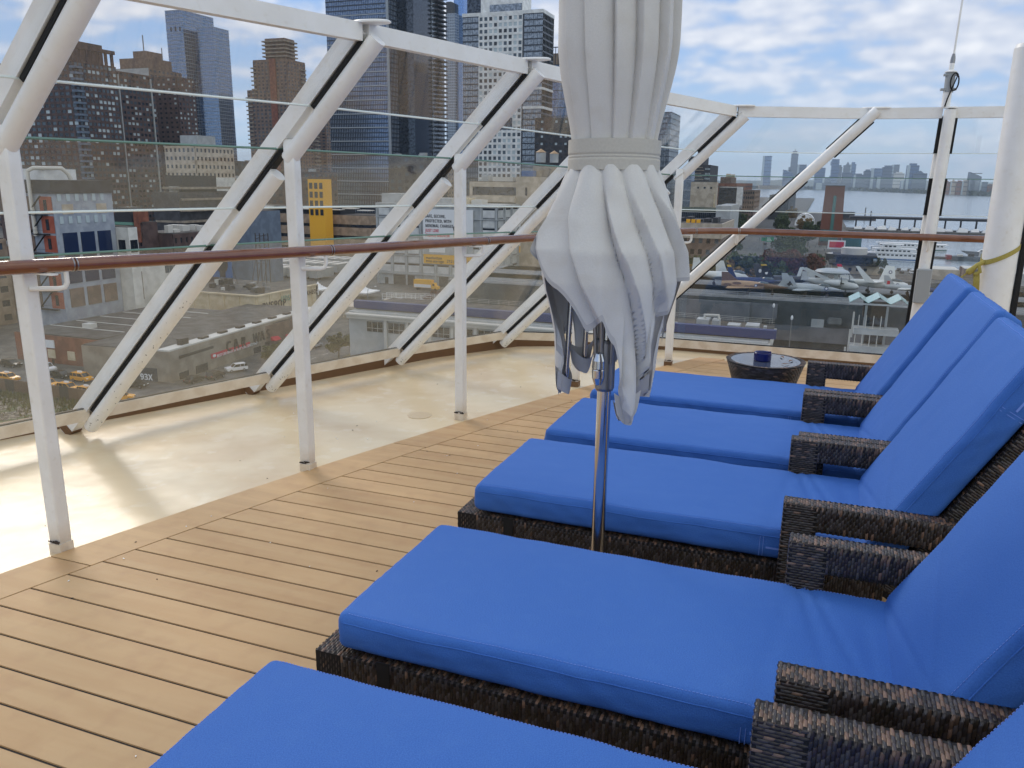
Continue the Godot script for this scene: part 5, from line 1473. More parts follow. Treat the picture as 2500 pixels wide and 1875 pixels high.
func storage_block():
	var x0 := -167.5; var x1 := -115.5; var z0 := -339.0; var z1 := -291.0; var top := 31.5
	var t := block("storage_building", "large grey self storage building with white corrugated bays and billboards", x0, x1, z0, z1, top, "panel_grey")
	var wpan := BoxMesh.new(); wpan.size = Vector3(4.9, 2.7, 0.12)
	var dpan := BoxMesh.new(); dpan.size = Vector3(4.9, 0.7, 0.14)
	var rib := B.new()
	for k in 12: rib.box(Vector3(-2.35 + k * 0.42, -1.3, 0.06), Vector3(-2.28 + k * 0.42, 1.3, 0.12))
	var ribm := rib.mesh()
	for i in 8:
		for j in 7:
			var c := Vector3(x0 + 3.25 + i * 6.5, 6.6 + j * 3.75, z1 + 0.05) - t.position
			if i >= 3 and i < 7 and j > 2 and j < 7: continue
			piece(t, "bay_panel", wpan, M.white_panel, c)
			piece(t, "bay_ribs", ribm, M.panel_grey, c)
			piece(t, "bay_window", dpan, M.win_dark, c + Vector3(0, 1.72, 0))
	for i in 6:
		for j in 7:
			var c := Vector3(x1 + 0.05, 6.6 + j * 3.75, z1 - 4.0 - i * 8.0) - t.position
			if i >= 3 and j > 3: continue
			piece(t, "bay_panel", wpan, M.white_panel, c, PI * 0.5)
			piece(t, "bay_ribs", ribm, M.panel_grey, c, PI * 0.5)
			piece(t, "bay_window", dpan, M.win_dark, c + Vector3(0, 1.72, 0), PI * 0.5)
	for i in 9: add_box(t, "pier", x0 - 0.35 + i * 6.5, x0 + 0.45 + i * 6.5, 0, top, z1 - 0.2, z1 + 0.45, "panel_grey")
	for i in 7: add_box(t, "pier", x1 - 0.2, x1 + 0.45, 0, top, z1 - 0.5 - i * 8.0, z1 + 0.35 - i * 8.0, "panel_grey")
	for j in 4: add_box(t, "ledge", x0 - 0.5, x1 + 0.6, 4.3 + j * 7.5, 4.7 + j * 7.5, z0, z1 + 0.6, "panel_grey")
	add_box(t, "parapet", x0 - 0.4, x1 + 0.5, top, top + 0.9, z0, z1 + 0.5, "panel_grey")
	add_box(t, "garage_door", x0 + 6.9, x0 + 12.4, 0, 3.9, z1, z1 + 0.3, "dark_wall"); add_box(t, "garage_door", x0 + 13.4, x0 + 16.5, 0, 3.9, z1, z1 + 0.3, "dark_wall"); add_box(t, "door", x0 + 3.0, x0 + 4.4, 0, 2.6, z1, z1 + 0.3, "dark_wall"); add_box(t, "door", x0 + 27.5, x0 + 31.5, 0, 4.0, z1, z1 + 0.3, "dark_wall")
	add_box(t, "roof_house", x0, x0 + 9, top + 0.5, top + 4.5, z1 - 14, z1 - 4, "panel_grey"); add_box(t, "roof_house", x0 + 14, x0 + 30, top + 0.5, top + 3.0, z1 - 16, z1 - 6, "panel_grey"); add_box(t, "air_unit", x0 + 33, x0 + 37, top + 0.5, top + 3.2, z1 - 14, z1 - 8, "tan_block"); add_box(t, "air_unit", x0 + 38, x0 + 42.5, top + 0.5, top + 2.6, z1 - 14, z1 - 8, "roof_pale")
	# billboard on the wall
	var bx := x0 + 21.0
	var bb := thing("billboard", "white billboard with black and red lettering high on the storage building", "billboard", Vector3(bx, 18.8, z1 + 0.5))
	var pb := B.new()
	pb.box(Vector3(0, 0, 0), Vector3(21.5, 11.6, 0.3))
	part(bb, "panel", pb, M.sign_white)
	var ln := ["SAFE, SECURE,", "PROTECTED, WITH", "MINIMAL CHARGES", "JUST LIKE", "PRINCE ANDREW"]
	for i in 5: lettering(bb, ln[i], 1.15, Vector3(1.0, 8.9 - i * 1.85, 0.33), 0.0, M.sign_red if i > 2 else M.sign_black, 0.06, "Droid Sans", true, 0.82)
	var hd := B.new()   # a plain head in dark hair and round dark glasses
	hd.prism(ellipse(14.6, 2.2, 1.5, 2.5), Transform3D(Basis(), Vector3(0, 0, 0.3)), 0.05)
	part(bb, "printed_face", hd, M.tan_block)
	var hr := B.new()
	hr.prism(ellipse(15.0, 4.4, 1.9, 1.7), Transform3D(Basis(), Vector3(0, 0, 0.352)), 0.03); hr.box(Vector3(15.9, 0.5, 0.352), Vector3(17.0, 4.6, 0.382))
	hr.prism(ellipse(14.1, 2.6, 0.65, 0.5), Transform3D(Basis(), Vector3(0, 0, 0.386)), 0.02); hr.prism(ellipse(15.5, 2.6, 0.65, 0.5), Transform3D(Basis(), Vector3(0, 0, 0.386)), 0.02)
	part(bb, "printed_hair", hr, M.sign_black)
	var yb := thing("yellow_sign", "long yellow storage company sign below the white billboard", "sign", Vector3(bx, 9.2, z1 + 0.5))
	var yp := B.new()
	yp.box(Vector3(0, 0, 0), Vector3(21.5, 3.6, 0.3))
	part(yb, "panel", yp, M.sign_yellow)
	lettering(yb, "manhattan", 0.95, Vector3(1.0, 2.2, 0.33), 0.0, M.sign_black, 0.06); lettering(yb, "mini storage", 0.95, Vector3(1.0, 0.9, 0.33), 0.0, M.sign_black, 0.06)
	lettering(yb, "212-STORAGE", 1.1, Vector3(10.2, 1.2, 0.33), 0.0, M.steel_brown, 0.06)
	var gp := thing("printed_panel", "pale grey printed panel between the white billboard and yellow sign", "sign", Vector3(bx, 12.9, z1 + 0.5))
	var gb := B.new()
	gb.box(Vector3(0, 0, 0), Vector3(21.5, 5.8, 0.28))
	part(gp, "panel", gb, M.panel_grey)
	var gw := B.new()
	gw.box(Vector3(2.6, 0.8, 0.29), Vector3(9.5, 5.4, 0.33))
	part(gp, "white_box", gw, M.sign_white)
	# signs round the corner
	var names := ["sign_yellow", "sign_white"]
	for i in 6:
		var sg := thing("window_sign", "%s square sign in a ground floor bay of the storage building" % ("yellow" if i % 2 == 0 else "white"), "sign", Vector3(x1 + 0.3, 1.4, z1 - 3.0 - i * 7.6), 0.0, "square signs along the storage building")
		var sb := B.new()
		sb.box(Vector3(0, 0, -4.4), Vector3(0.25, 3.6, 0))
		part(sg, "panel", sb, M[names[i % 2]])
		var e := B.new()
		e.prism(ellipse(0, 0, 0.75, 1.0), Transform3D(Basis(Vector3.UP, PI * 0.5), Vector3(0.26, 2.0, -2.2)), 0.04)
		part(sg, "printed_emblem", e, M.sign_black if i % 2 else M.steel_brown)
		var u := B.new()
		u.box(Vector3(0, -0.9, -4.4), Vector3(0.25, -0.15, 0))
		part(sg, "strip", u, M.sign_blue if i % 3 == 0 else M.sign_red)
	var cb := thing("corner_billboard", "white and yellow billboard on the river side of the storage building", "billboard", Vector3(x1 + 0.3, 12.8, z1 - 24.0))
	var cp := B.new()
	cp.box(Vector3(0, 2.6, -23), Vector3(0.4, 12.5, 0))
	part(cb, "panel", cp, M.sign_white)
	var cy := B.new()
	cy.box(Vector3(0, 0, -23), Vector3(0.41, 2.55, 0))
	part(cb, "yellow_strip", cy, M.sign_yellow)
	lettering(cb, "HATTAN", 1.5, Vector3(0.45, 8.2, -3.0), PI * 0.5, M.sign_red, 0.06); lettering(cb, "ME-HATTAN", 1.5, Vector3(0.45, 5.0, -1.0), PI * 0.5, M.sign_black, 0.06)
func ellipse(x: float, y: float, a: float, b: float) -> PackedVector2Array:
	var p := PackedVector2Array()
	for i in 18: p.append(Vector2(x + a * cos(TAU * i / 18.0), y + b * sin(TAU * i / 18.0)))
	return p

# ---------------------------------------------------------------- street level
func strip(called: String, pts: Array, y: float, m: String) -> MeshInstance3D:
	# pts: [z, x left, x right]; a paved band
	var b := B.new()
	for i in pts.size() - 1:
		var p: Array = pts[i]; var q: Array = pts[i + 1]
		b.quad(Vector3(p[1], y, p[0]), Vector3(p[2], y, p[0]), Vector3(q[2], y, q[0]), Vector3(q[1], y, q[0]), Vector3.UP)
	return ground_sheet(called, b, M[m])
func make_car(called: String, kind: String, paint: String, label: String, group: String) -> Node3D:
	var t := thing(called, label, "taxi" if paint == "taxi_yellow" else "car", Vector3.ZERO, 0.0, group)
	var L := 4.7; var w := 1.85
	var body := PackedVector2Array([Vector2(-2.3, 0.35), Vector2(2.25, 0.33), Vector2(2.35, 0.62), Vector2(2.25, 0.86), Vector2(1.15, 0.98), Vector2(-1.6, 1.0), Vector2(-2.3, 0.98), Vector2(-2.38, 0.66)])
	var cab := PackedVector2Array([Vector2(-1.75, 0.99), Vector2(1.12, 0.97), Vector2(0.35, 1.44), Vector2(-1.15, 1.45)])
	if kind == "van":
		body = PackedVector2Array([Vector2(-2.3, 0.38), Vector2(2.25, 0.36), Vector2(2.34, 0.7), Vector2(2.15, 0.98), Vector2(1.35, 1.14), Vector2(-2.28, 1.18), Vector2(-2.36, 0.7)])
		cab = PackedVector2Array([Vector2(-2.28, 1.17), Vector2(1.40, 1.12), Vector2(0.75, 1.78), Vector2(-2.12, 1.84)])
	elif kind == "suv":
		body = PackedVector2Array([Vector2(-2.25, 0.42), Vector2(2.25, 0.40), Vector2(2.34, 0.75), Vector2(2.25, 1.02), Vector2(1.1, 1.12), Vector2(-2.25, 1.14), Vector2(-2.34, 0.75)])
		cab = PackedVector2Array([Vector2(-2.25, 1.13), Vector2(1.05, 1.11), Vector2(0.4, 1.68), Vector2(-1.95, 1.72)])
	var b := B.new()
	b.prism(body, Transform3D(Basis(), Vector3(0, 0, -w * 0.5)), w)
	part(t, "body", b, M[paint])
	var g := B.new()
	g.prism(cab, Transform3D(Basis(), Vector3(0, 0, -w * 0.45)), w * 0.9)
	part(t, "windows", g, M.car_glass)
	var r := B.new()
	var c2: Vector2 = cab[2]; var c3: Vector2 = cab[3]
	r.box(Vector3(c3.x + 0.05, c3.y - 0.03, -w * 0.43), Vector3(c2.x - 0.05, c3.y + 0.05, w * 0.43))
	for x in [lerpf(cab[0].x, cab[1].x, 0.5), lerpf(cab[0].x, cab[1].x, 0.22)]:
		for s in [-1.0, 1.0]: r.bar(Vector3(x, cab[0].y - 0.02, s * w * 0.455), Vector3(x - 0.05, c3.y, s * w * 0.452), 0.03, 0.09, Vector3.RIGHT)
	for s in [-1.0, 1.0]: r.bar(Vector3(cab[1].x, cab[1].y, s * w * 0.44), Vector3(c2.x, c2.y, s * w * 0.44), 0.09, 0.07)
	part(t, "roof", r, M[paint])
	for x in [-1.42, 1.42]:
		for s in [-1.0, 1.0]:
			var wb := B.new()
			wb.tube([Vector3(x, 0.33, s * (w * 0.5 - 0.2)), Vector3(x, 0.33, s * (w * 0.5 + 0.015))], 0.33, 16)
			var wh := part(t, "wheel", wb, M.tyre)
			var rb := B.new()
			rb.tube([Vector3(x, 0.33, s * (w * 0.5 + 0.01)), Vector3(x, 0.33, s * (w * 0.5 + 0.025))], 0.2, 12)
			part(wh, "rim", rb, M.rim)
	for s in [-1.0, 1.0]:
		var hb := B.new()
		hb.cbox(Vector3(2.27, body[3].y - 0.1, s * 0.66), Vector3(0.1, 0.16, 0.4))
		part(t, "headlight", hb, M.lamp_white)
		var tb := B.new()
		tb.cbox(Vector3(-2.32, body[3].y - 0.05, s * 0.72), Vector3(0.08, 0.2, 0.28))
		part(t, "tail_light", tb, M.tail_red)
	if paint == "taxi_yellow":
		var sg := B.new()
		sg.cbox(Vector3(-0.4, c3.y + 0.2, 0), Vector3(1.1, 0.3, 0.3))
		part(t, "roof_sign", sg, M.sign_white)
	t.set_meta("base_name", called)
	return t
func make_tree(called: String, label: String, category: String, group: String, leaf: String, h: float, r: float, n: int, seed_: int, trunk_h := 0.36) -> Node3D:
	var t := thing(called, label, category, Vector3.ZERO, 0.0, group)
	var q := RandomNumberGenerator.new()
	q.seed = seed_
	var tb := B.new()
	var th := h * trunk_h
	tb.tube([Vector3(0, 0, 0), Vector3(0.05, th * 0.6, 0.03), Vector3(0.0, th * 1.25, 0.0), Vector3(0.1, h * 0.8, -0.05)], [0.16 + h * 0.01, 0.12 + h * 0.006, 0.09, 0.03], 8)
	var limbs := []
	for k in 7:
		var a := TAU * k / 7.0 + q.randf() * 0.5
		var e := Vector3(cos(a) * r * q.randf_range(0.5, 0.8), th + (h - th) * q.randf_range(0.3, 0.75), sin(a) * r * q.randf_range(0.5, 0.8))
		tb.tube([Vector3(0, th * q.randf_range(0.75, 1.15), 0), e * Vector3(0.5, 1, 0.5) - Vector3(0, (e.y - th) * 0.35, 0), e], [0.07, 0.05, 0.02], 5)
		limbs.append(e)
	part(t, "trunk", tb, M.bark)
	var cb := B.new()
	# clumps of leaves round the limbs' ends, with gaps between
	var clumps := []
	for k in 26:
		var d := Vector3(q.randfn(), q.randfn(), q.randfn()).normalized()
		var rr := pow(q.randf(), 0.45)
		clumps.append([Vector3(d.x * r * rr, th + (h - th) * (0.5 + 0.5 * d.y * rr), d.z * r * rr), r * q.randf_range(0.20, 0.38), q.randf_range(0.65, 1.25)])
	for i in n:
		var cl: Array = clumps[i % clumps.size()]
		var d: Vector3 = Vector3(q.randfn(), q.randfn() * 0.8, q.randfn()).normalized() * pow(q.randf(), 0.35) * cl[1]
		var p: Vector3 = cl[0] + d
		var s := q.randf_range(0.075, 0.14) * r
		var bs := Basis(Vector3(q.randf() - 0.5, q.randf() - 0.5, q.randf() - 0.5).normalized(), q.randf() * TAU)
		var k: float = cl[2] * q.randf_range(0.75, 1.3)
		cb.col = Color(k, k * q.randf_range(0.9, 1.08), k * 0.95)
		var a := bs.x * s; var c := bs.y * s * 0.7
		cb.quad(p - a, p + c, p + a, p - c, bs.z)
	part(t, "crown", cb, M[leaf])
	t.set_meta("base_name", called)
	return t
func street_lamp(at: Vector3, turn: float, label: String, h := 9.0):
	var t := thing("street_lamp", label, "street lamp", at, turn, "street lamps along the avenue")
	var b := B.new()
	b.tube([Vector3.ZERO, Vector3(0, h * 0.85, 0), Vector3(0.15, h * 0.96, 0), Vector3(0.9, h, 0), Vector3(2.2, h + 0.1, 0)], [0.11, 0.09, 0.08, 0.06, 0.05], 8)
	part(t, "pole", b, M.pole_grey)
	var l := B.new()
	l.lathe([Vector2(0.0, 0.12), Vector2(0.2, 0.08), Vector2(0.34, 0.0), Vector2(0.0, -0.05)], Vector3(2.4, h + 0.05, 0), 10, 1.3, 0.7)
	part(t, "lamp_head", l, M.sign_white)
func street_level():
	strip("road", [[150, -118, -82], [-100, -119, -84], [-200, -117, -84], [-290, -112, -72], [-318, -96, -36], [-334, -60, -12], [-360, -31, -9]], 0.012, "asphalt")
	strip("highway", [[-359, -31, -9], [-430, -33, -12], [-550, -42, -22], [-1103, -53, -35], [-1750, -72, -50]], 0.016, "asphalt")
	strip("cross_street", [[-112, -420, -118.5], [-126, -420, -118.5]], 0.014, "asphalt")
	strip("cross_street", [[-262, -300, -112], [-288, -300, -112]], 0.014, "asphalt")
	strip("pavement", [[-126, -420, -119.5], [-130.5, -420, -124]], 0.12, "concrete_ground")
	strip("rubble_lot", [[-60, -240, -122], [-108.2, -240, -124]], 0.02, "rubble")
	# painted markings
	var mk := B.new()
	for i in 40:
		var z := -108.0 - i * 5.0
		for x in [-110.0, -101.5, -93.0]: mk.box(Vector3(x - 0.08, 0.016, z - 2.2), Vector3(x + 0.08, 0.02, z))
	for i in 11: mk.box(Vector3(-112.0 + i * 2.3, 0.016, -198.5), Vector3(-111.0 + i * 2.3, 0.02, -194.0))
	for i in 60: mk.box(Vector3(-150.0 - i * 5.0, 0.018, -119.2), Vector3(-147.5 - i * 5.0, 0.022, -119.05))
	ground_sheet("road_marking", mk, M.marking)
	# planted median and kerbs
	var md := B.new()
	md.prism(PackedVector2Array([Vector2(-104.5, -150), Vector2(-100.0, -150), Vector2(-101.0, -186), Vector2(-102.6, -189), Vector2(-104.0, -186)]), Transform3D(Basis(Vector3.RIGHT, Vector3.BACK, Vector3.UP), Vector3(0, 0.0, 0)), 0.16)
	ground_sheet("median", md, M.leaf_olive)
	# --- car wash, a long low hall turned a little off the grid
	var cw := thing("car_wash_hall", "long low tan hall with dark car wash letters and a red banner", "building", Vector3(-122.9, 0, -127.0), deg_to_rad(5.0))
	var b := B.new()
	b.box(Vector3(-22, 0, -62), Vector3(0, 6.6, 0))
	part(cw, "wall", b, M.cement)
	var rb := B.new()
	rb.box(Vector3(-3.2, 6.602, -62), Vector3(-0.2, 6.9, -0.2))
	part(cw, "roof_edge", rb, M.roof_pale)
	var rb2 := B.new()
	rb2.box(Vector3(-21.8, 6.602, -61.8), Vector3(-3.3, 6.8, -0.2))
	part(cw, "roof", rb2, M.roof_tar)
	var word := "CAR WASH"
	var zz := 19.0
	for ch in word:
		if ch == " ":
			zz += 2.2
			continue
		lettering(cw, ch, 2.3, Vector3(0.15, 3.9, -zz), PI * 0.5, M.steel_brown, 0.2)
		zz += 2.9
	var bn := B.new()
	bn.box(Vector3(0.05, 2.35, -28.5), Vector3(0.16, 3.45, -13.5))
	part(cw, "red_banner", bn, M.sign_red)
	lettering(cw, "BEST CAR WASH IN NEW YORK SINCE 1947", 0.62, Vector3(0.2, 2.62, -15.4), PI * 0.5, M.sign_white, 0.03, "Droid Sans", true, 0.93)
	var em := B.new()
	em.prism(ellipse(0, 0, 0.6, 0.35), Transform3D(Basis(Vector3.UP, PI * 0.5), Vector3(0.17, 2.9, -14.5)), 0.03)
	part(cw, "banner_emblem", em, M.sign_white)
	var s2 := B.new()
	s2.box(Vector3(0.04, 2.9, -44.0), Vector3(0.14, 3.7, -39.5))
	part(cw, "white_sign", s2, M.sign_white)
	for s in [[-2.5, -5.5, 1.0], [-8, -12, 1.2], [-30, -33, 1.0], [-35, -38.5, 1.3], [-41, -45, 1.4], [-48, -52, 1.2]]:
		var ob := B.new()
		ob.box(Vector3(0.02, 0.2, s[1]), Vector3(0.12, 0.2 + s[2] * 1.4, s[0]))
		part(cw, "wall_opening", ob, M.win_dark)
	var bl := B.new()
	bl.box(Vector3(0.02, 4.6, -14.5), Vector3(0.14, 5.2, -3.0))
	part(cw, "dark_panel", bl, M.steel_brown)
	for i in 2:
		var aw := B.new()
		aw.prism(PackedVector2Array([Vector2(0, 0), Vector2(1.3, 0), Vector2(0, 1.1)]), Transform3D(Basis(), Vector3(0.05, 2.0, -40.5 - i * 6.0)), 3.0)
		part(cw, "red_awning", aw, M.sign_red)
	for i in 7:
		var ub := B.new()
		ub.box(Vector3(-2.4, 6.9, -8.0 - i * 7.0), Vector3(-1.2, 7.1 + (1.1 if i == 0 else 0.25), -5.6 - i * 7.0))
		part(cw, "roof_hatch", ub, M.steel_brown)
	var gd := B.new()
	gd.box(Vector3(-8.6, 0.0, 0.02), Vector3(-3.4, 2.9, 0.15))
	part(cw, "shutter", gd, M.dark_wall)
	lettering(cw, "93X", 1.3, Vector3(-7.6, 0.9, 0.17), 0.0, M.sign_white, 0.02)
	# --- brick garage behind the taxis
	var ga := block("brick_garage", "low red brick garage with a wide tar roof and small blocked windows", -172, -146.5, -175, -131.0, 6.4, "brick_red")
	for i in 4: add_box(ga, "blocked_window", -168 + i * 6.0, -165.8 + i * 6.0, 1.2, 3.2, -131.05, -130.85, "tan_block")
	add_box(ga, "white_sign", -163.4, -159.6, 3.6, 5.4, -130.9, -130.7, "sign_white"); add_box(ga, "roof_unit", -161, -158.5, 6.6, 7.7, -142, -140, "roof_pale")
	for i in 5: add_box(ga, "roof_seam", -171 + i * 0.2, -148, 6.66, 6.75, -140.0 - i * 7.2, -139.7 - i * 7.2, "roof_pale")
	var tl := block("tan_walled_roof", "pale tan parapet wall with graffiti round an upper roof yard", -180, -146.5, -215, -186.0, 9.0, "tan_block")
	for i in 7: add_box(tl, "wall_pilaster", -180 + i * 5.4, -179.4 + i * 5.4, 0, 9.2, -186.1, -185.7, "tan_block")
	for i in 6: add_box(tl, "wall_pilaster", -146.6, -146.2, 0, 9.2, -187 - i * 5.2, -186.4 - i * 5.2, "tan_block")
	add_box(tl, "coping", -180.3, -146.1, 9.0, 9.4, -186.3, -185.5, "tan_block"); add_box(tl, "coping", -146.8, -146.0, 9.0, 9.4, -215, -186.3, "tan_block")
	lettering(tl, "BVSPOP", 2.2, Vector3(-146.1, 5.8, -187.5) - tl.position, PI * 0.5, M.win_dark, 0.03); lettering(tl, "UDS", 1.6, Vector3(-146.1, 7.0, -196.5) - tl.position, PI * 0.5, M.copper_green, 0.03); lettering(tl, "MOZTWO CHECK", 1.3, Vector3(-146.1, 7.2, -201.0) - tl.position, PI * 0.5, M.win_dark, 0.03)
	var rr := RandomNumberGenerator.new()
	rr.seed = 77
	for i in 22:
		var x := rr.randf_range(-178, -150); var z := rr.randf_range(-206, -189); var h := rr.randf_range(0.5, 1.8)
		add_box(tl, "yard_machine", x, x + rr.randf_range(0.5, 2.0), 9.25, 9.25 + h, z, z + rr.randf_range(0.5, 2.0), ["slate", "dark_wall", "steel_brown", "pole_grey", "roof_pale"][i % 5])
	var gm := block("garage_lower_roof", "flat tar roofed extension linking the brick garage to the tan wall", -146.4, -126.0, -186, -131.2, 6.0, "brick_brown")
	# watch poster on its frame, plus the bare steel sign frame next to it
	var wp := thing("watch_billboard", "blue billboard showing a dark round wristwatch on a rooftop frame", "billboard", Vector3(-173, 9.2, -203))
	var wpb := B.new()
	wpb.box(Vector3(-5.5, 2.2, 0), Vector3(4.6, 11.0, 0.3))
	part(wp, "panel", wpb, M.sign_blue)
	var wst := B.new()
	wst.box(Vector3(0.0, 2.3, 0.31), Vector3(2.2, 10.9, 0.36))
	part(wp, "printed_strap", wst, M.slate)
	var wf := B.new()
	wf.prism(ellipse(1.1, 6.4, 2.3, 2.9), Transform3D(Basis(), Vector3(0, 0, 0.37)), 0.05)
	part(wp, "printed_case", wf, M.steel_brown)
	var wd := B.new()
	wd.prism(ellipse(1.1, 6.5, 1.75, 2.2), Transform3D(Basis(), Vector3(0, 0, 0.425)), 0.03)
	part(wp, "printed_dial", wd, M.slate)
	var wh := B.new()
	wh.bar(Vector3(1.1, 6.4, 0.48), Vector3(0.2, 7.2, 0.48), 0.03, 0.14); wh.bar(Vector3(1.1, 6.4, 0.48), Vector3(2.3, 7.6, 0.48), 0.03, 0.14)
	part(wp, "printed_hands", wh, M.sign_white)
	for i in 5:
		var lb := B.new()
		lb.bar(Vector3(-5 + i * 2.3, 0, -0.2), Vector3(-5 + i * 2.3, 2.4, -0.2), 0.15, 0.15); lb.bar(Vector3(-5 + i * 2.3, 0, -2.6), Vector3(-5 + i * 2.3, 6.4, -0.2), 0.12, 0.12)
		part(wp, "frame_leg", lb, M.steel_brown)
	var sf := thing("sign_frame", "tall rusty steel lattice frame of a bare rooftop sign", "sign frame", Vector3(-166, 9.2, -212))
	for i in 4:
		var fb := B.new()
		fb.bar(Vector3(i * 1.6, 0, 0), Vector3(i * 1.6, 15.5, 0), 0.22, 0.22)
		part(sf, "upright", fb, M.steel_brown)
	var xb := B.new()
	for k in 9: xb.bar(Vector3(0, 6.0 + k * 1.1, 0), Vector3(4.8, 6.0 + k * 1.1, 0), 0.1, 0.1)
	for k in 5: xb.bar(Vector3(0, 6.0 + k * 1.9, 0), Vector3(4.8, 7.9 + k * 1.9, 0), 0.1, 0.1)
	for k in 3: xb.bar(Vector3(k * 2.2, 8.5, 0), Vector3(k * 2.2 + 1.0, 0, 4.5), 0.15, 0.15)
	part(sf, "lattice", xb, M.steel_brown)
	# --- lot with trailers in rows
	var proto: Node3D = null
	for r in 3:
		for i in 12:
			var at := Vector3(-196.0 - i * 5.6 - r * 4.0, 0.02, -286.0 - r * 22.0)
			if proto == null:
				proto = thing("box_trailer", "white roofed box trailer parked in tight rows in the depot yard", "trailer", at, 0.0, "parked box trailers")
				var tb := B.new()
				tb.box(Vector3(-1.8, 1.0, -13), Vector3(1.8, 4.4, 0))
				part(proto, "box", tb, M.panel_grey)
				var tr := B.new()
				tr.box(Vector3(-1.85, 4.402, -13.05), Vector3(1.85, 4.55, 0.05))
				part(proto, "roof", tr, M.roof_pale)
				for x in [-1.5, 1.5]:
					var tw := B.new()
					tw.tube([Vector3(x - 0.2, 0.5, -2.4), Vector3(x + 0.2, 0.5, -2.4)], 0.5, 12)
					part(proto, "wheel", tw, M.tyre)
				proto.set_meta("base_name", "box_trailer")
			else: copy_of(proto, at, rng.randf_range(-0.02, 0.02))
	# white pointed tents of the car wash forecourt
	for s in [[-170, -251, 3.4, "small white peaked tent in the car wash forecourt"], [-152, -252, 4.6, "larger white peaked tent at the corner of the forecourt"]]:
		var tt := thing("peaked_tent", s[3], "tent", Vector3(s[0], 0, s[1]), 0.0, "forecourt tents")
		peak_tent(tt, s[2], 2.4, 2.6)
	var ws := thing("wash_sign", "black roadside sign reading wash in white letters", "sign", Vector3(-160, 0, -228))
	var wsb := B.new()
	wsb.box(Vector3(-4, 4.0, 0), Vector3(5.5, 7.4, 0.4))
	part(ws, "panel", wsb, M.sign_black)
	lettering(ws, "WASH", 2.0, Vector3(-1.6, 4.8, 0.42), 0.0, M.sign_white, 0.05)
	for x in [-3.5, 5.0]:
		var pb := B.new()
		pb.bar(Vector3(x, 0, 0.2), Vector3(x, 4.0, 0.2), 0.3, 0.3)
		part(ws, "leg", pb, M.pole_grey)
	# round station pavilion and the pedestrian bridge
	var pv := thing("round_pavilion", "low round pale pavilion at the foot of the footbridge", "pavilion", Vector3(-131, 0, -216))
	var pvb := B.new()
	pvb.lathe([Vector2(5.5, 0.0), Vector2(5.5, 3.2), Vector2(6.2, 3.3), Vector2(6.2, 3.9), Vector2(0, 4.1)], Vector3.ZERO, 28)
	part(pv, "drum", pvb, M.beige_wall)
	var pvc := B.new()
	pvc.box(Vector3(5.0, 0, -3), Vector3(11, 4.2, 3))
	part(pv, "stair_house", pvc, M.beige_wall)
	var fbg := thing("footbridge", "concrete footbridge with pale railings crossing the avenue", "footbridge", Vector3(-100, 0, -226))
	var dkb := B.new()
	dkb.bar(Vector3(-26, 4.6, 4), Vector3(22, 4.6, -8), 3.0, 0.7)
	part(fbg, "span", dkb, M.beige_wall)
	for s in [-1.4, 1.4]:
		var rl := B.new()
		for k in 3: rl.bar(Vector3(-26, 5.4 + k * 0.7, 4 + s), Vector3(22, 5.4 + k * 0.7, -8 + s), 0.08, 0.08)
		for k in 17: rl.bar(Vector3(-26 + k * 3.0, 4.9, 4 + s - 0.75 * k), Vector3(-26 + k * 3.0, 6.9, 4 + s - 0.75 * k), 0.09, 0.09)
		part(fbg, "railing", rl, M.sign_white)
	for s in [[-19, 2.2], [-2, -2.0], [18, -7.0]]:
		var pl := B.new()
		pl.bar(Vector3(s[0], 0, s[1]), Vector3(s[0], 4.3, s[1]), 1.0, 1.0)
		part(fbg, "pier", pl, M.beige_wall)
	for s in [[-118.5, -263, "pale stone pylon at the avenue kerb, the shorter of a pair", 8.0], [-114.5, -266, "pale stone pylon at the avenue kerb, the taller of a pair", 8.6]]:
		var py := thing("stone_pylon", s[2], "pylon", Vector3(s[0], 0, s[1]), 0.0, "kerb pylons")
		var pyb := B.new()
		pyb.hexa([Vector3(-1.0, 0, -1.0), Vector3(1.0, 0, -1.0), Vector3(1.0, 0, 1.0), Vector3(-1.0, 0, 1.0), Vector3(-0.8, s[3], -0.8), Vector3(0.8, s[3], -0.8), Vector3(0.8, s[3], 0.8), Vector3(-0.8, s[3], 0.8)])
		part(py, "shaft", pyb, M.panel_grey)
	# yellow box truck
	var tk := thing("box_truck", "yellow box truck with a printed side parked before the storage building", "truck", Vector3(-140, 0.02, -280.0), 0.0)
	var kb := B.new()
	kb.box(Vector3(-5.2, 1.0, -1.2), Vector3(2.4, 4.0, 1.2))
	part(tk, "cargo_box", kb, M.sign_yellow)
	var kp := B.new()
	kp.box(Vector3(-5.0, 1.1, 1.2), Vector3(2.2, 2.3, 1.24))
	part(tk, "printed_side", kp, M.sign_white)
	var kc := B.new()
	kc.prism(PackedVector2Array([Vector2(2.5, 0.6), Vector2(5.0, 0.6), Vector2(5.0, 1.6), Vector2(4.0, 1.8), Vector2(3.6, 2.9), Vector2(2.5, 2.9)]), Transform3D(Basis(), Vector3(0, 0, -1.1)), 2.2)
	part(tk, "cab", kc, M.sign_yellow)
	var kw := B.new()
	kw.box(Vector3(2.9, 1.9, 1.1), Vector3(3.6, 2.7, 1.13))
	part(tk, "cab_window", kw, M.car_glass)
	for x in [-3.6, 4.0]:
		for z in [-1.0, 1.0]:
			var kwh := B.new()
			kwh.tube([Vector3(x, 0.5, z - 0.18), Vector3(x, 0.5, z + 0.18)], 0.5, 12)
			part(tk, "wheel", kwh, M.tyre)
	# construction fence by the rubble lot
	var fe := thing("plank_fence", "brown plywood fence between the taxi queue and the rubble lot", "fence", Vector3(-150, 0, -109.6))
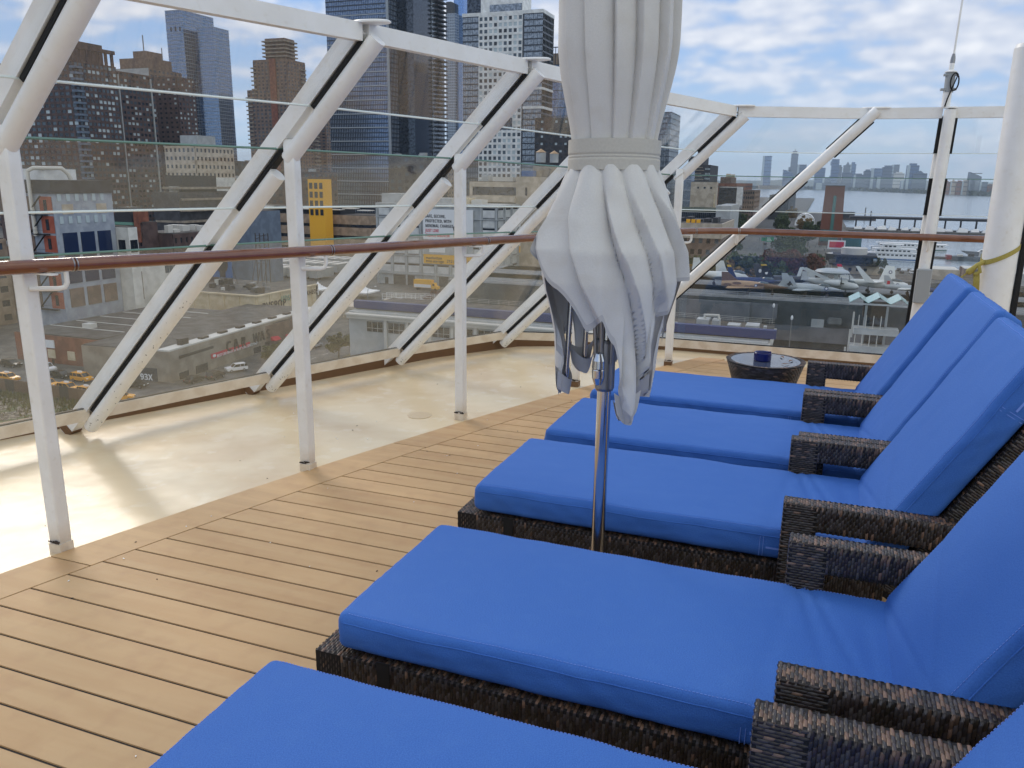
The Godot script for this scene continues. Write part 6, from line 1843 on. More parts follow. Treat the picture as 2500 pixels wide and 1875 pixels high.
	var pan := BoxMesh.new(); pan.size = Vector3(2.36, 2.4, 0.1)
	for i in 38: piece(fe, "fence_panel", pan, M.jet_brown if i % 3 else M.steel_brown, Vector3(-62 + i * 2.4, 1.2, 0))
	# rubble heaps and weeds
	var st := B.new()
	for i in 900:
		var x := rng.randf_range(-200, -124); var z := rng.randf_range(-106, -78); var s := rng.randf_range(0.1, 0.55)
		st.obox(Transform3D(Basis(Vector3(rng.randf(), rng.randf(), rng.randf()).normalized(), rng.randf() * 3.0), Vector3(x, s * 0.3, z)), Vector3(s, s * 0.7, s * 1.3))
	var so := part(self, "rubble_stones", st, M.cement, true)
	so.set_meta("label", "broken pale stones scattered over the empty lot"); so.set_meta("category", "rubble")
	var wd2 := B.new()
	for i in 2600:
		var x := rng.randf_range(-180, -118); var z := -108.5 + absf(rng.randfn()) * 5.0
		var hh := rng.randf_range(0.3, 0.9); var a := rng.randf() * TAU
		var k := rng.randf_range(0.6, 1.3); wd2.col = Color(k, k, k)
		var d := Vector3(cos(a), 0, sin(a)) * 0.16
		wd2.quad(Vector3(x, 0, z) - d, Vector3(x, 0, z) + d, Vector3(x, hh, z) + d * 0.3, Vector3(x, hh, z) - d * 0.3, Vector3(-d.z, 0, d.x))
	var wo := part(self, "lot_weeds", wd2, M.leaf_olive, true)
	wo.set_meta("label", "patchy weeds growing along the plywood fence"); wo.set_meta("category", "weeds")
	# --- cars
	var P := {}
	P["taxi_sedan"] = make_car("yellow_taxi", "suv", "taxi_yellow", "yellow taxi in the queue along the plywood fence", "taxis in the queue")
	P.taxi_sedan.position = Vector3(-154.7, 0.02, -115.2)
	for p in [[-161.6, -115.4], [-142.9, -114.6], [-136.6, -113.9], [-130.6, -113.2], [-168.5, -115.6]]: copy_of(P.taxi_sedan, Vector3(p[0], 0.02, p[1]), rng.randf_range(-0.06, 0.02))
	var vt := make_car("yellow_van_taxi", "van", "taxi_yellow", "yellow van taxi with a roof sign driving past the queue", ""); vt.position = Vector3(-141.0, 0.02, -121.0)
	var c1 := make_car("parked_car", "sedan", "car_black", "black sedan right behind the yellow van taxi", "cars on the cross street"); c1.position = Vector3(-147.6, 0.02, -121.6)
	copy_of(c1, Vector3(-127.0, 0.02, -121.5), 0.2, "black sedan at the corner of the car wash hall"); copy_of(c1, Vector3(-119.3, 0.02, -129.5), PI * 0.5 + 0.08, "black sedan leading the cars beside the car wash wall"); copy_of(c1, Vector3(-111.5, 0.02, -184.5), PI * 0.5 - 0.5, "black sedan driving alone past the round clipped trees"); copy_of(c1, Vector3(-105.0, 0.02, -197.0), PI * 0.5, "black sedan stopped behind the crosswalk lamp"); copy_of(c1, Vector3(-103.6, 0.02, -204.5), PI * 0.5, "black sedan following another beyond the crosswalk lamp"); copy_of(c1, Vector3(-111.0, 0.02, -283.0), 0.4, "black sedan turning by the storage building corner"); copy_of(c1, Vector3(-103.0, 0.02, -282.0), 0.35, "black sedan under the green highway sign")
	var c2 := make_car("white_van", "van", "car_white", "white van parked before the brick garage", "cars on the cross street"); c2.position = Vector3(-155.5, 0.02, -124.6)
	var c3 := make_car("dark_suv", "suv", "car_black", "black sport utility car parked near the white sign", "cars on the cross street"); c3.position = Vector3(-165.8, 0.02, -124.6)
	copy_of(c3, Vector3(-171.5, 0.02, -124.6), 0.0, "black sport utility car behind another on the cross street"); copy_of(c3, Vector3(-117.4, 0.02, -133.8), PI * 0.5 + 0.1, "black sport utility car beside the white one at the car wash"); copy_of(c3, Vector3(-98.5, 0.02, -256.0), 0.3, "dark sport utility car near the footbridge hedge")
	var c4 := make_car("white_suv", "suv", "car_white", "white sport utility car beside the car wash wall", "cars on the avenue"); c4.position = Vector3(-117.8, 0.02, -141.0); c4.rotation.y = PI * 0.5 + 1.0 - 1.55 + PI
	copy_of(c4, Vector3(-93.0, 0.02, -214.5), PI * 0.5 - 0.3, "white sport utility car just past the footbridge"); copy_of(c4, Vector3(-94.0, 0.02, -255.0), 0.2, "white sport utility car between the footbridge and storage building"); copy_of(c4, Vector3(-133.0, 0.02, -246.0), 0.1, "white sport utility car parked by the large peaked tent"); copy_of(c4, Vector3(-180, 0.02, -258.0), 0.1, "white sport utility car parked by the trailers")
	var c5 := make_car("silver_car", "sedan", "car_silver", "silver sedan at the kerb beside the round clipped trees", "cars on the avenue"); c5.position = Vector3(-117.0, 0.02, -170.0); c5.rotation.y = PI * 0.5
	copy_of(c5, Vector3(-126.0, 0.02, -249.0), 0.0, "silver sedan parked in front of the storage building"); copy_of(c5, Vector3(-187, 0.02, -262.0), 0.0, "silver sedan parked in the depot lane")
	var c6 := make_car("tan_car", "sedan", "taxi_yellow", "yellow taxi turning at the corner below the windscreen", ""); c6.position = Vector3(-122.0, 0.02, -113.0); c6.rotation.y = 0.6
	# far traffic on the highway
	for i in 16:
		var z := -430.0 - i * 42.0
		var x: float = lerpf(-33, -53, clampf((-z - 430.0) / 670.0, 0, 1)) + [4.0, 8.0, 12.0, 16.0][i % 4]
		copy_of([c1, c4, c3, c5][i % 4], Vector3(x, 0.02, z), PI * 0.5, ["black sedan far down the riverside highway", "white sport utility car far down the riverside highway", "black sport utility car far down the riverside highway", "silver sedan far down the riverside highway"][i % 4]).set_meta("group", "traffic far down the highway")
	# --- trees
	var tr1 := make_tree("street_tree", "round clipped olive green street tree on the median tip", "tree", "street trees on the median", "leaf_olive", 6.4, 2.5, 1500, 11, 0.34)
	tr1.position = Vector3(-102.6, 0.1, -177.0)
	copy_of(tr1, Vector3(-103.9, 0.1, -160.5), 1.0, "round olive green street tree, widest on the planted median").scale = Vector3(1.15, 0.95, 1.15)
	copy_of(tr1, Vector3(-102.6, 0.1, -166.0), 2.2, "narrow olive green street tree between two rounder ones").scale = Vector3(0.75, 0.82, 0.75)
	copy_of(tr1, Vector3(-112.5, 0.05, -148.0), 0.4, "olive green bushy tree beside the car wash wall").scale = Vector3(1.3, 0.85, 1.3)
	copy_of(tr1, Vector3(-90.0, 0.05, -186.0), 0.9, "dark green tree low behind the windscreen rib by the crosswalk")
	var tr2 := make_tree("red_tree", "russet leaved tree at the end of the footbridge", "tree", "", "leaf_red", 8.0, 3.4, 1500, 12, 0.25)
	tr2.position = Vector3(-112.0, 0.0, -229.0)
	var tr2b := copy_of(tr2, Vector3(-108.0, 0.0, -243.0), 1.2, "brown leaved tree beyond the footbridge")
	var hb := make_tree("clipped_hedge", "low dark clipped hedge along the avenue kerb", "hedge", "", "leaf_dark", 2.6, 3.6, 1300, 15, 0.02)
	hb.position = Vector3(-101.5, 0, -266.0); hb.scale = Vector3(1.6, 1, 0.7); hb.rotation.y = 0.3
	var tr3 := make_tree("park_tree", "dense green park tree in the riverside tree belt", "tree", "park trees by the highway", "leaf_green", 15.0, 6.4, 1700, 21, 0.22)
	tr3.position = Vector3(-44, 0, -318)
	var tr4 := make_tree("autumn_tree", "dark red autumn tree in the riverside tree belt", "tree", "park trees by the highway", "leaf_red", 15.5, 7.0, 1700, 22, 0.2)
	tr4.position = Vector3(-9, 0, -345)
	var tr5 := make_tree("ochre_tree", "ochre leaved tree in the riverside tree belt", "tree", "park trees by the highway", "leaf_ochre", 14.0, 6.0, 1500, 23, 0.2)
	tr5.position = Vector3(-27, 0, -300)
	for s in [[3, -55, -322], [3, -50, -312], [3, -37, -321], [3, -32, -310], [5, -40, -304], [5, -46, -298], [3, -58, -306], [3, -63, -316], [5, -20, -302], [3, -24, -312], [3, -14, -306], [4, -4, -338], [4, -14, -352], [3, -2, -356], [3, -20, -330], [3, -45, -400], [3, -42, -420], [3, -47, -440], [3, -15, -410], [3, -10, -430], [3, -12, -460], [3, -18, -490], [3, -16, -520], [3, -52, -480], [3, -50, -510], [3, -53, -545], [3, -56, -580], [3, -55, -615], [3, -58, -650], [3, -60, -690], [3, -20, -560], [3, -22, -600], [3, -24, -640], [3, -27, -690], [3, -29, -740], [3, -31, -790], [3, -33, -850], [3, -66, -740], [3, -68, -800], [3, -70, -870], [3, -37, -920], [5, -12, -740], [3, -6, -600], [3, 4, -640], [3, -8, -700], [5, -30, -1000]]:
		var src: Node3D = {3: tr3, 4: tr4, 5: tr5}[s[0]]
		var cp := copy_of(src, Vector3(s[1], 0, s[2]), rng.randf() * TAU)
		cp.scale = Vector3.ONE * rng.randf_range(0.75, 1.15)
	var ev := make_tree("cypress_tree", "tall narrow dark cypress on the pier by the parking lot", "tree", "", "leaf_dark", 12.0, 2.6, 1500, 31, 0.05)
	ev.position = Vector3(29, 0, -406)
	# lamps and signs
	street_lamp(Vector3(-103.4, 0, -186.5), 2.2, "grey street lamp at the tip of the planted median", 8.0); street_lamp(Vector3(-83.5, 0, -209.0), 2.6, "tall plain street lamp on the river side of the avenue", 10.0); street_lamp(Vector3(-112.5, 0, -290.0), 0.0, "street lamp before the storage building corner", 9.0); street_lamp(Vector3(-126.0, 0, -212.0), 0.8, "street lamp beside the round pavilion", 10.0)
	for s in [[-104.5, -284.0, 9.0, "green highway sign on a gantry at the storage building"], [-31.0, -550.0, 8.0, "green highway sign over the riverside highway"], [-40.0, -325.0, 7.0, "green highway sign half hidden by the tree belt"]]:
		var hs := thing("highway_sign", s[3], "road sign", Vector3(s[0], 0, s[1]), 0.0, "green road signs")
		var pb := B.new()
		pb.tube([Vector3(-4.0, 0, 0), Vector3(-4.0, s[2] + 0.4, 0)], 0.2, 8); pb.bar(Vector3(-4.0, s[2] - 0.2, 0), Vector3(5.0, s[2] - 0.2, 0), 0.2, 0.2)
		part(hs, "gantry", pb, M.pole_grey)
		var gb := B.new()
		gb.box(Vector3(-3.0, s[2] - 2.4, 0.12), Vector3(-0.4, s[2] - 0.2, 0.25)); 
		part(hs, "small_panel", gb, M.sign_green)
		var gb2 := B.new()
		gb2.box(Vector3(-0.2, s[2] - 2.8, 0.12), Vector3(4.8, s[2] + 0.3, 0.25))
		part(hs, "large_panel", gb2, M.sign_green)
		var gl := B.new()
		for k in 3: gl.box(Vector3(0.4, s[2] - 2.2 + k * 0.8, 0.26), Vector3(3.6 - k * 0.5, s[2] - 1.9 + k * 0.8, 0.28))
		part(hs, "legend_line", gl, M.sign_white, true)
	# two people before the garage
	person(Vector3(-157.6, 0.13, -128.4), 0.3, M.sign_black, "person in dark clothes walking on the pavement by the garage")
	person(Vector3(-160.6, 0.13, -129.0), 1.2, M.car_grey, "person in a grey jacket standing under the white garage sign")
func peak_tent(t: Node3D, w: float, eave: float, rise: float):
	var b := B.new()
	b.sheet(12, 12, func(u, v):
		var x: float = u * 2.0 - 1.0; var z: float = v * 2.0 - 1.0
		var k := 1.0 - maxf(absf(x), absf(z))
		return Vector3(x * w, eave + rise * k * k * (0.6 + 0.4 * k), z * w))
	part(t, "canopy", b, M.tent_white)
	var vb := B.new()
	for s in [[-1, -1, 1, -1], [1, -1, 1, 1], [1, 1, -1, 1], [-1, 1, -1, -1]]:
		vb.bar(Vector3(s[0] * w, eave - 0.2, s[1] * w), Vector3(s[2] * w, eave - 0.2, s[3] * w), 0.05, 0.45)
	part(t, "valance", vb, M.tent_white)
	for s in [[-1, -1], [1, -1], [1, 1], [-1, 1]]:
		var p := B.new()
		p.bar(Vector3(s[0] * w, 0, s[1] * w), Vector3(s[0] * w, eave, s[1] * w), 0.12, 0.12)
		part(t, "pole", p, M.pole_grey)
func person(at: Vector3, turn: float, cloth: Material, label: String):
	# one continuous blended skin round the bones
	var t := thing("person", label, "person", at, turn)
	var bones := [[0, 0.97, 0, 0.15, 0, 1.38, 0, 0.19], [-0.10, 0.95, 0, 0.10, -0.12, 0.50, 0.05, 0.07], [-0.12, 0.50, 0.05, 0.07, -0.12, 0.07, -0.02, 0.05], [0.10, 0.95, 0, 0.10, 0.12, 0.50, 0.10, 0.07], [0.12, 0.50, 0.10, 0.07, 0.13, 0.07, 0.02, 0.05], [-0.12, 0.05, -0.02, 0.045, -0.12, 0.05, 0.14, 0.04], [0.13, 0.05, 0.02, 0.045, 0.13, 0.05, 0.18, 0.04], [-0.20, 1.40, 0, 0.07, -0.27, 1.12, 0.02, 0.05], [-0.27, 1.12, 0.02, 0.05, -0.25, 0.86, 0.12, 0.04], [0.20, 1.40, 0, 0.07, 0.27, 1.12, -0.02, 0.05], [0.27, 1.12, -0.02, 0.05, 0.26, 0.86, 0.06, 0.04], [0, 1.42, 0, 0.06, 0, 1.56, 0.01, 0.055], [0, 1.63, 0.015, 0.085, 0, 1.68, 0.01, 0.09]]
	var cell := 0.045
	var nx := 18; var ny := 42; var nz := 14
	var o := Vector3(-0.40, -0.03, -0.30)
	var f := PackedFloat32Array(); f.resize((nx + 1) * (ny + 1) * (nz + 1))
	for x in nx + 1:
		for y in ny + 1:
			for z in nz + 1:
				var p := o + Vector3(x, y, z) * cell
				var d := 9.0
				for bn in bones:
					var a := Vector3(bn[0], bn[1], bn[2]); var b := Vector3(bn[4], bn[5], bn[6])
					var k := clampf((p - a).dot(b - a) / maxf((b - a).length_squared(), 1e-6), 0, 1)
					var q: float = p.distance_to(a.lerp(b, k)) - lerpf(bn[3], bn[7], k)
					var hh := clampf(0.5 + 0.5 * (d - q) / 0.04, 0, 1)
					d = lerpf(d, q, hh) - 0.04 * hh * (1.0 - hh)
				f[(x * (ny + 1) + y) * (nz + 1) + z] = d
	var at_ := func(x, y, z): return f[(x * (ny + 1) + y) * (nz + 1) + z]
	var b := B.new()
	var id := {}
	for x in nx:
		for y in ny:
			for z in nz:
				var s := Vector3.ZERO; var n := 0
				var g := Vector3.ZERO
				var v := []
				for c in 8: v.append(at_.call(x + (c & 1), y + ((c >> 1) & 1), z + (c >> 2)))
				for e in [[0, 1], [2, 3], [4, 5], [6, 7], [0, 2], [1, 3], [4, 6], [5, 7], [0, 4], [1, 5], [2, 6], [3, 7]]:
					var va: float = v[e[0]]; var vb: float = v[e[1]]
					if (va < 0) != (vb < 0):
						var k := va / (va - vb)
						s += Vector3(e[0] & 1, (e[0] >> 1) & 1, e[0] >> 2).lerp(Vector3(e[1] & 1, (e[1] >> 1) & 1, e[1] >> 2), k); n += 1
				if n > 0:
					g = Vector3(v[1] + v[3] + v[5] + v[7] - v[0] - v[2] - v[4] - v[6], v[2] + v[3] + v[6] + v[7] - v[0] - v[1] - v[4] - v[5], v[4] + v[5] + v[6] + v[7] - v[0] - v[1] - v[2] - v[3]).normalized()
					id[Vector3i(x, y, z)] = b.add(o + (Vector3(x, y, z) + s / n) * cell, g)
	for x in range(1, nx):
		for y in range(1, ny):
			for z in range(1, nz):
				var c: float = at_.call(x, y, z)
				for ax in 3:
					var st := Vector3i.ZERO; st[ax] = 1
					var d: float = at_.call(x + st.x, y + st.y, z + st.z)
					if (c < 0) == (d < 0): continue
					var u := Vector3i.ZERO; u[(ax + 1) % 3] = 1
					var w := Vector3i.ZERO; w[(ax + 2) % 3] = 1
					var q := Vector3i(x, y, z)
					var ks := [q, q - u, q - u - w, q - w]
					if id.has(ks[0]) and id.has(ks[1]) and id.has(ks[2]) and id.has(ks[3]):
						b.tri(id[ks[0]], id[ks[1]], id[ks[2]]); b.tri(id[ks[0]], id[ks[2]], id[ks[3]])
	part(t, "body", b, cloth)
	var hb := B.new()
	hb.lathe([Vector2(0.0, 1.555), Vector2(0.07, 1.60), Vector2(0.098, 1.66), Vector2(0.095, 1.72), Vector2(0.05, 1.775), Vector2(0.0, 1.785)], Vector3(0, 0, 0.0), 12)
	part(t, "hair", hb, M.steel_brown)

# ---------------------------------------------------------------- river side
func jet(t: Node3D, prof: Array, sec: float, paint: String, wings: Array, fins: Array, canopy := [], nose_paint := ""):
	# local +x is the nose. prof: [x, radius, centre y]; wings/fins: polygons in space given as [paint, thickness dir, points]
	var b := B.new()
	var pts := []; var rad := []
	for p in prof:
		pts.append(Vector3(p[0], p[2], 0)); rad.append(p[1])
	b.tube(pts, rad, 14)
	for i in b.v.size(): b.v[i].z *= sec
	part(t, "fuselage", b, M[paint])
	if nose_paint:
		var nb := B.new()
		var np := []; var nr := []
		for p in prof.slice(prof.size() - 3):
			np.append(Vector3(p[0] + 0.05, p[2], 0)); nr.append(p[1] + 0.03)
		nb.tube(np, nr, 14)
		part(t, "nose", nb, M[nose_paint])
	for w in wings: part(t, "wing", plate(w[1], w[2]), M[w[0]])
	for w in fins: part(t, "fin", plate(w[1], w[2]), M[w[0]])
	if canopy.size():
		var cb := B.new()
		cb.lathe([Vector2(0.0, 1.0), Vector2(0.55, 0.85), Vector2(0.9, 0.45), Vector2(1.0, 0.0)], Vector3.ZERO, 14)
		for i in cb.v.size(): cb.v[i] = Vector3(canopy[0] + cb.v[i].x * canopy[2], canopy[1] + cb.v[i].y * canopy[3], cb.v[i].z * canopy[3] * 0.85)
		part(t, "canopy", cb, M.jet_canopy)
	for g in [[prof[0][0] + (prof[-1][0] - prof[0][0]) * 0.42, 1.3], [prof[0][0] + (prof[-1][0] - prof[0][0]) * 0.42, -1.3], [prof[0][0] + (prof[-1][0] - prof[0][0]) * 0.78, 0.0]]:
		var lb := B.new()
		lb.bar(Vector3(g[0], 0.4, g[1]), Vector3(g[0], 1.6, g[1] * 0.8), 0.14, 0.14)
		lb.tube([Vector3(g[0], 0.36, g[1] - 0.13), Vector3(g[0], 0.36, g[1] + 0.13)], 0.36, 12)
		part(t, "landing_gear", lb, M.steel_brown)
func plate(n: Vector3, pts: Array) -> B:
	var b := B.new()
	var m := Vector3.ZERO
	for p in pts: m += p
	m /= pts.size()
	var h := n * 0.5
	for s in [-1.0, 1.0]:
		for i in range(1, pts.size() - 1): b.quad(pts[0] + h * s, pts[i] + h * s, pts[i + 1] + h * s, pts[i + 1] + h * s, n * s)
	for i in pts.size():
		var p: Vector3 = pts[i]; var q: Vector3 = pts[(i + 1) % pts.size()]
		b.quad(p - h, q - h, q + h, p + h, (p + q) * 0.5 - m)
	return b
func roundel(t: Node3D, at: Vector3, r: float, called := "star_roundel"):
	var a := B.new()
	a.prism(ellipse(0, 0, r, r), Transform3D(Basis(), at), 0.03)
	part(t, called, a, M.jet_navy)
	var s := B.new()
	var p := PackedVector2Array()
	for i in 10:
		var rr := r * (0.92 if i % 2 == 0 else 0.38)
		p.append(Vector2(sin(TAU * i / 10.0), cos(TAU * i / 10.0)) * rr)
	s.prism(p, Transform3D(Basis(), at + Vector3(0, 0, 0.035)), 0.02)
	part(t, called.replace("roundel", "mark"), s, M.sign_white)
func aircraft():
	var D := 18.0
	var Z := Vector3(0, 0, 0.16); var Y := Vector3(0, 0.16, 0)
	var t := thing("parked_jet", "white round nosed jet at the far end of the flight deck", "aircraft", Vector3(-33, D, -198))
	jet(t, [[-7, 0.4, 2.2], [-4, 0.9, 2.0], [0, 1.2, 1.9], [4, 1.1, 1.9], [6, 0.6, 1.9], [6.6, 0.15, 1.9]], 1.0, "jet_white", [["jet_white", Y, [Vector3(1, 1.8, 1), Vector3(-2, 1.8, 1), Vector3(-3, 1.9, 5.5), Vector3(-1.6, 1.9, 5.5)]]], [["jet_white", Z, [Vector3(-7, 2.4, 0), Vector3(-4.5, 2.6, 0), Vector3(-6.2, 5.2, 0), Vector3(-7.6, 5.2, 0)]]], [2.6, 2.7, 1.6, 0.7])
	t = thing("parked_jet", "white bulky attack jet with a broad square tail fin", "aircraft", Vector3(-20.5, D, -198.5), 0.15)
	jet(t, [[-7.6, 0.25, 2.9], [-5, 0.6, 2.7], [-2, 0.95, 2.4], [1, 1.25, 2.2], [3.6, 1.25, 2.1], [5.2, 0.9, 1.95], [6.2, 0.25, 1.85]], 1.0, "jet_white", [["jet_white", Y, [Vector3(2, 2.3, 1), Vector3(-1.6, 2.3, 1), Vector3(-2.6, 2.6, 4.2), Vector3(-0.8, 2.6, 4.2)]], ["jet_white", Y, [Vector3(-5.6, 2.9, 0.4), Vector3(-7.4, 2.9, 0.4), Vector3(-7.8, 2.9, 2.8), Vector3(-6.8, 2.9, 2.8)]], ["jet_white", Z, [Vector3(1.4, 2.5, -4.0), Vector3(-1.4, 2.5, -4.0), Vector3(-1.6, 5.6, -3.4), Vector3(0.2, 5.6, -3.4)]]], [["jet_white", Z, [Vector3(-7.2, 2.9, 0), Vector3(-4.4, 3.0, 0), Vector3(-5.6, 6.4, 0), Vector3(-7.0, 6.4, 0)]]], [3.6, 3.0, 1.7, 0.75])
	t = thing("parked_jet", "dark blue fighter jet with a yellow tipped tail and white canopy", "aircraft", Vector3(-12.4, D, -193.5), 0.05)
	jet(t, [[-6.2, 0.5, 2.1], [-3, 0.75, 2.1], [0.5, 0.85, 2.0], [3.2, 0.7, 1.95], [5.0, 0.4, 1.85], [6.4, 0.08, 1.75]], 1.0, "jet_navy", [["jet_white", Y, [Vector3(0.5, 1.9, 0.7), Vector3(-2.2, 1.9, 0.7), Vector3(-3.2, 1.9, 4.0), Vector3(-2.0, 1.9, 4.0)]]], [["jet_navy", Z, [Vector3(-6.0, 2.3, 0), Vector3(-4.2, 2.5, 0), Vector3(-5.6, 5.0, 0), Vector3(-6.5, 5.0, 0)]], ["jet_yellow", Z * 1.1, [Vector3(-6.5, 5.0, 0), Vector3(-5.6, 5.0, 0), Vector3(-5.8, 5.5, 0), Vector3(-6.7, 5.5, 0)]]], [2.6, 2.5, 1.5, 0.6], "jet_navy")
	t = thing("parked_jet", "sand and brown camouflaged delta jet with a long pointed nose", "aircraft", Vector3(-12.6, D, -185.8), -0.02)
	jet(t, [[-6.6, 0.62, 2.0], [-4, 0.85, 2.0], [-0.5, 0.9, 1.95], [2.5, 0.72, 1.9], [4.8, 0.42, 1.85], [7.6, 0.05, 1.75]], 1.0, "jet_tan", [["jet_tan", Y, [Vector3(1.6, 1.6, 0.7), Vector3(-5.0, 1.5, 0.7), Vector3(-5.2, 1.5, 3.9), Vector3(-4.4, 1.5, 4.0)]], ["jet_tan", Y, [Vector3(1.6, 1.6, -0.7), Vector3(-5.0, 1.5, -0.7), Vector3(-5.2, 1.5, -3.9), Vector3(-4.4, 1.5, -4.0)]]], [["jet_brown", Z, [Vector3(-6.6, 2.3, 0), Vector3(-2.8, 2.6, 0), Vector3(-5.4, 4.6, 0), Vector3(-6.8, 4.6, 0)]]], [2.3, 2.35, 1.4, 0.55], "jet_brown")
	for s in [[-3.2, 2.3, 1.0], [-0.4, 1.7, 1.2], [1.8, 2.2, 0.9], [-5.2, 1.9, 0.9]]:
		var cb := B.new()
		cb.prism(ellipse(s[0], s[1], s[2], 0.3), Transform3D(Basis(), Vector3(0, 0, 0.78)), 0.1)
		part(t, "brown_patch", cb, M.jet_brown)
	roundel(t, Vector3(0.9, 2.0, 0.86), 0.36, "round_roundel")
	t = thing("parked_jet", "black twin tailed fighter jet with white skull marks on the fins", "aircraft", Vector3(-6.0, D, -199.0), 0.5)
	jet(t, [[-6.5, 0.7, 2.0], [-3, 0.95, 2.1], [1, 0.95, 2.1], [4, 0.7, 2.1], [7, 0.1, 1.9]], 1.8, "jet_black", [["jet_black", Y, [Vector3(1, 2.2, 1.4), Vector3(-4.5, 2.2, 1.4), Vector3(-5.0, 2.2, 4.5), Vector3(-2.6, 2.2, 5.0)]], ["jet_black", Y, [Vector3(1, 2.2, -1.4), Vector3(-4.5, 2.2, -1.4), Vector3(-5.0, 2.2, -4.5), Vector3(-2.6, 2.2, -5.0)]]], [["jet_black", Z, [Vector3(-6.6, 2.4, 1.7), Vector3(-3.6, 2.6, 1.7), Vector3(-6.0, 5.6, 2.1), Vector3(-7.4, 5.6, 2.1)]], ["jet_black", Z, [Vector3(-6.6, 2.4, -1.7), Vector3(-3.6, 2.6, -1.7), Vector3(-6.0, 5.6, -2.1), Vector3(-7.4, 5.6, -2.1)]], ["jet_yellow", Z * 1.1, [Vector3(-7.4, 5.6, 2.1), Vector3(-6.0, 5.6, 2.1), Vector3(-6.2, 5.9, 2.14), Vector3(-7.5, 5.9, 2.14)]]], [4.2, 2.9, 1.8, 0.6])
	for q in [1.82, -1.58]:
		var sk := B.new()
		sk.prism(ellipse(-5.9, 4.0, 0.35, 0.45), Transform3D(Basis(), Vector3(0, 0, q + 0.12)), 0.05)
		part(t, "printed_mark", sk, M.sign_white)
	t = thing("parked_jet", "grey fighter jet with a black bird mark on its folded wing", "aircraft", Vector3(-0.5, D, -187.5), -0.03)
	jet(t, [[-6.0, 0.6, 2.0], [-3, 0.8, 1.95], [0.5, 0.82, 1.9], [3.5, 0.6, 1.85], [6.4, 0.08, 1.75]], 1.0, "jet_grey", [["jet_grey", Y, [Vector3(1, 1.6, 0.7), Vector3(-2.6, 1.6, 0.7), Vector3(-3.4, 1.6, 4.2), Vector3(-1.8, 1.6, 4.2)]], ["jet_grey", Y, [Vector3(-4.8, 2.0, 0.5), Vector3(-6.2, 2.0, 0.5), Vector3(-6.8, 2.0, 2.2), Vector3(-6.0, 2.0, 2.2)]]], [["jet_grey", Z, [Vector3(-6.8, 1.9, 0.9), Vector3(-2.4, 1.9, 0.9), Vector3(-3.8, 4.2, 1.2), Vector3(-5.2, 4.2, 1.2)]], ["jet_grey", Z, [Vector3(-5.8, 2.2, -0.6), Vector3(-3.4, 2.4, -0.6), Vector3(-5.0, 4.7, -0.6), Vector3(-6.2, 4.7, -0.6)]]], [2.8, 2.4, 1.4, 0.55])
	roundel(t, Vector3(3.4, 1.95, 0.72), 0.42)
	var bm := B.new()
	bm.prism(PackedVector2Array([Vector2(-5.2, 2.2), Vector2(-4.4, 2.9), Vector2(-4.2, 3.3), Vector2(-3.9, 2.9), Vector2(-3.4, 2.2), Vector2(-3.9, 2.4), Vector2(-4.3, 2.1), Vector2(-4.8, 2.5)]), Transform3D(Basis(), Vector3(0, 0, 1.16)), 0.06)
	part(t, "bird_mark", bm, M.jet_black)
	t = thing("radar_plane", "white propeller plane with a grey radar dome and folded wing", "aircraft", Vector3(4.4, D, -195.0), -0.35)
	jet(t, [[-6.8, 0.4, 2.6], [-4, 0.8, 2.4], [-1, 1.05, 2.2], [2.5, 1.1, 2.1], [4.4, 0.9, 2.0], [5.3, 0.45, 1.85], [5.5, 0.1, 1.85]], 1.0, "jet_white", [["jet_white", Y, [Vector3(1.6, 2.9, 0.8), Vector3(-0.6, 2.9, 0.8), Vector3(-0.6, 3.1, 2.8), Vector3(1.6, 3.1, 2.8)]], ["jet_white", Z, [Vector3(-0.8, 3.0, 2.2), Vector3(1.2, 3.0, 2.2), Vector3(-5.6, 5.6, 2.6), Vector3(-7.0, 5.3, 2.6)]], ["jet_white", Z * 2.0, [Vector3(-7.0, 5.5, 2.5), Vector3(-6.2, 5.6, 2.5), Vector3(-6.7, 3.5, 2.7), Vector3(-7.5, 3.4, 2.7)]]], [["jet_white", Z, [Vector3(-6.8, 2.6, 1.9), Vector3(-5.0, 2.8, 1.9), Vector3(-5.4, 4.6, 1.9), Vector3(-6.6, 4.6, 1.9)]], ["jet_white", Z, [Vector3(-6.8, 2.6, -1.9), Vector3(-5.0, 2.8, -1.9), Vector3(-5.4, 4.6, -1.9), Vector3(-6.6, 4.6, -1.9)]]], [3.7, 2.6, 1.2, 0.7])
	var dm := B.new()
	dm.lathe([Vector2(0.0, -0.55), Vector2(2.2, -0.45), Vector2(3.3, 0.0), Vector2(2.9, 0.4), Vector2(1.4, 0.75), Vector2(0.0, 0.85)], Vector3(-0.6, 4.8, 0), 24, 1.15, 0.9)
	part(t, "radar_dome", dm, M.jet_grey)
	var pyl := B.new()
	pyl.bar(Vector3(0.6, 3.0, 0), Vector3(0.2, 4.5, 0), 0.25, 0.8); pyl.bar(Vector3(-2.0, 2.8, 0), Vector3(-1.8, 4.5, 0), 0.25, 0.8)
	part(t, "dome_pylon", pyl, M.jet_white)
	for s in [2.6, -2.6]:
		var en := B.new()
		en.tube([Vector3(-1.2, 2.7, s), Vector3(0.6, 2.7, s), Vector3(2.0, 2.7, s), Vector3(2.4, 2.7, s)], [0.35, 0.75, 0.78, 0.6], 14)
		part(t, "engine", en, M.jet_white)
		var pr := B.new()
		for k in 3:
			var a := TAU * k / 3.0 + 0.4
			pr.bar(Vector3(2.6, 2.7, s), Vector3(2.62, 2.7 + cos(a) * 1.5, s + sin(a) * 1.5), 0.28, 0.06, Vector3.RIGHT)
		pr.tube([Vector3(2.4, 2.7, s), Vector3(2.9, 2.7, s)], [0.3, 0.05], 10)
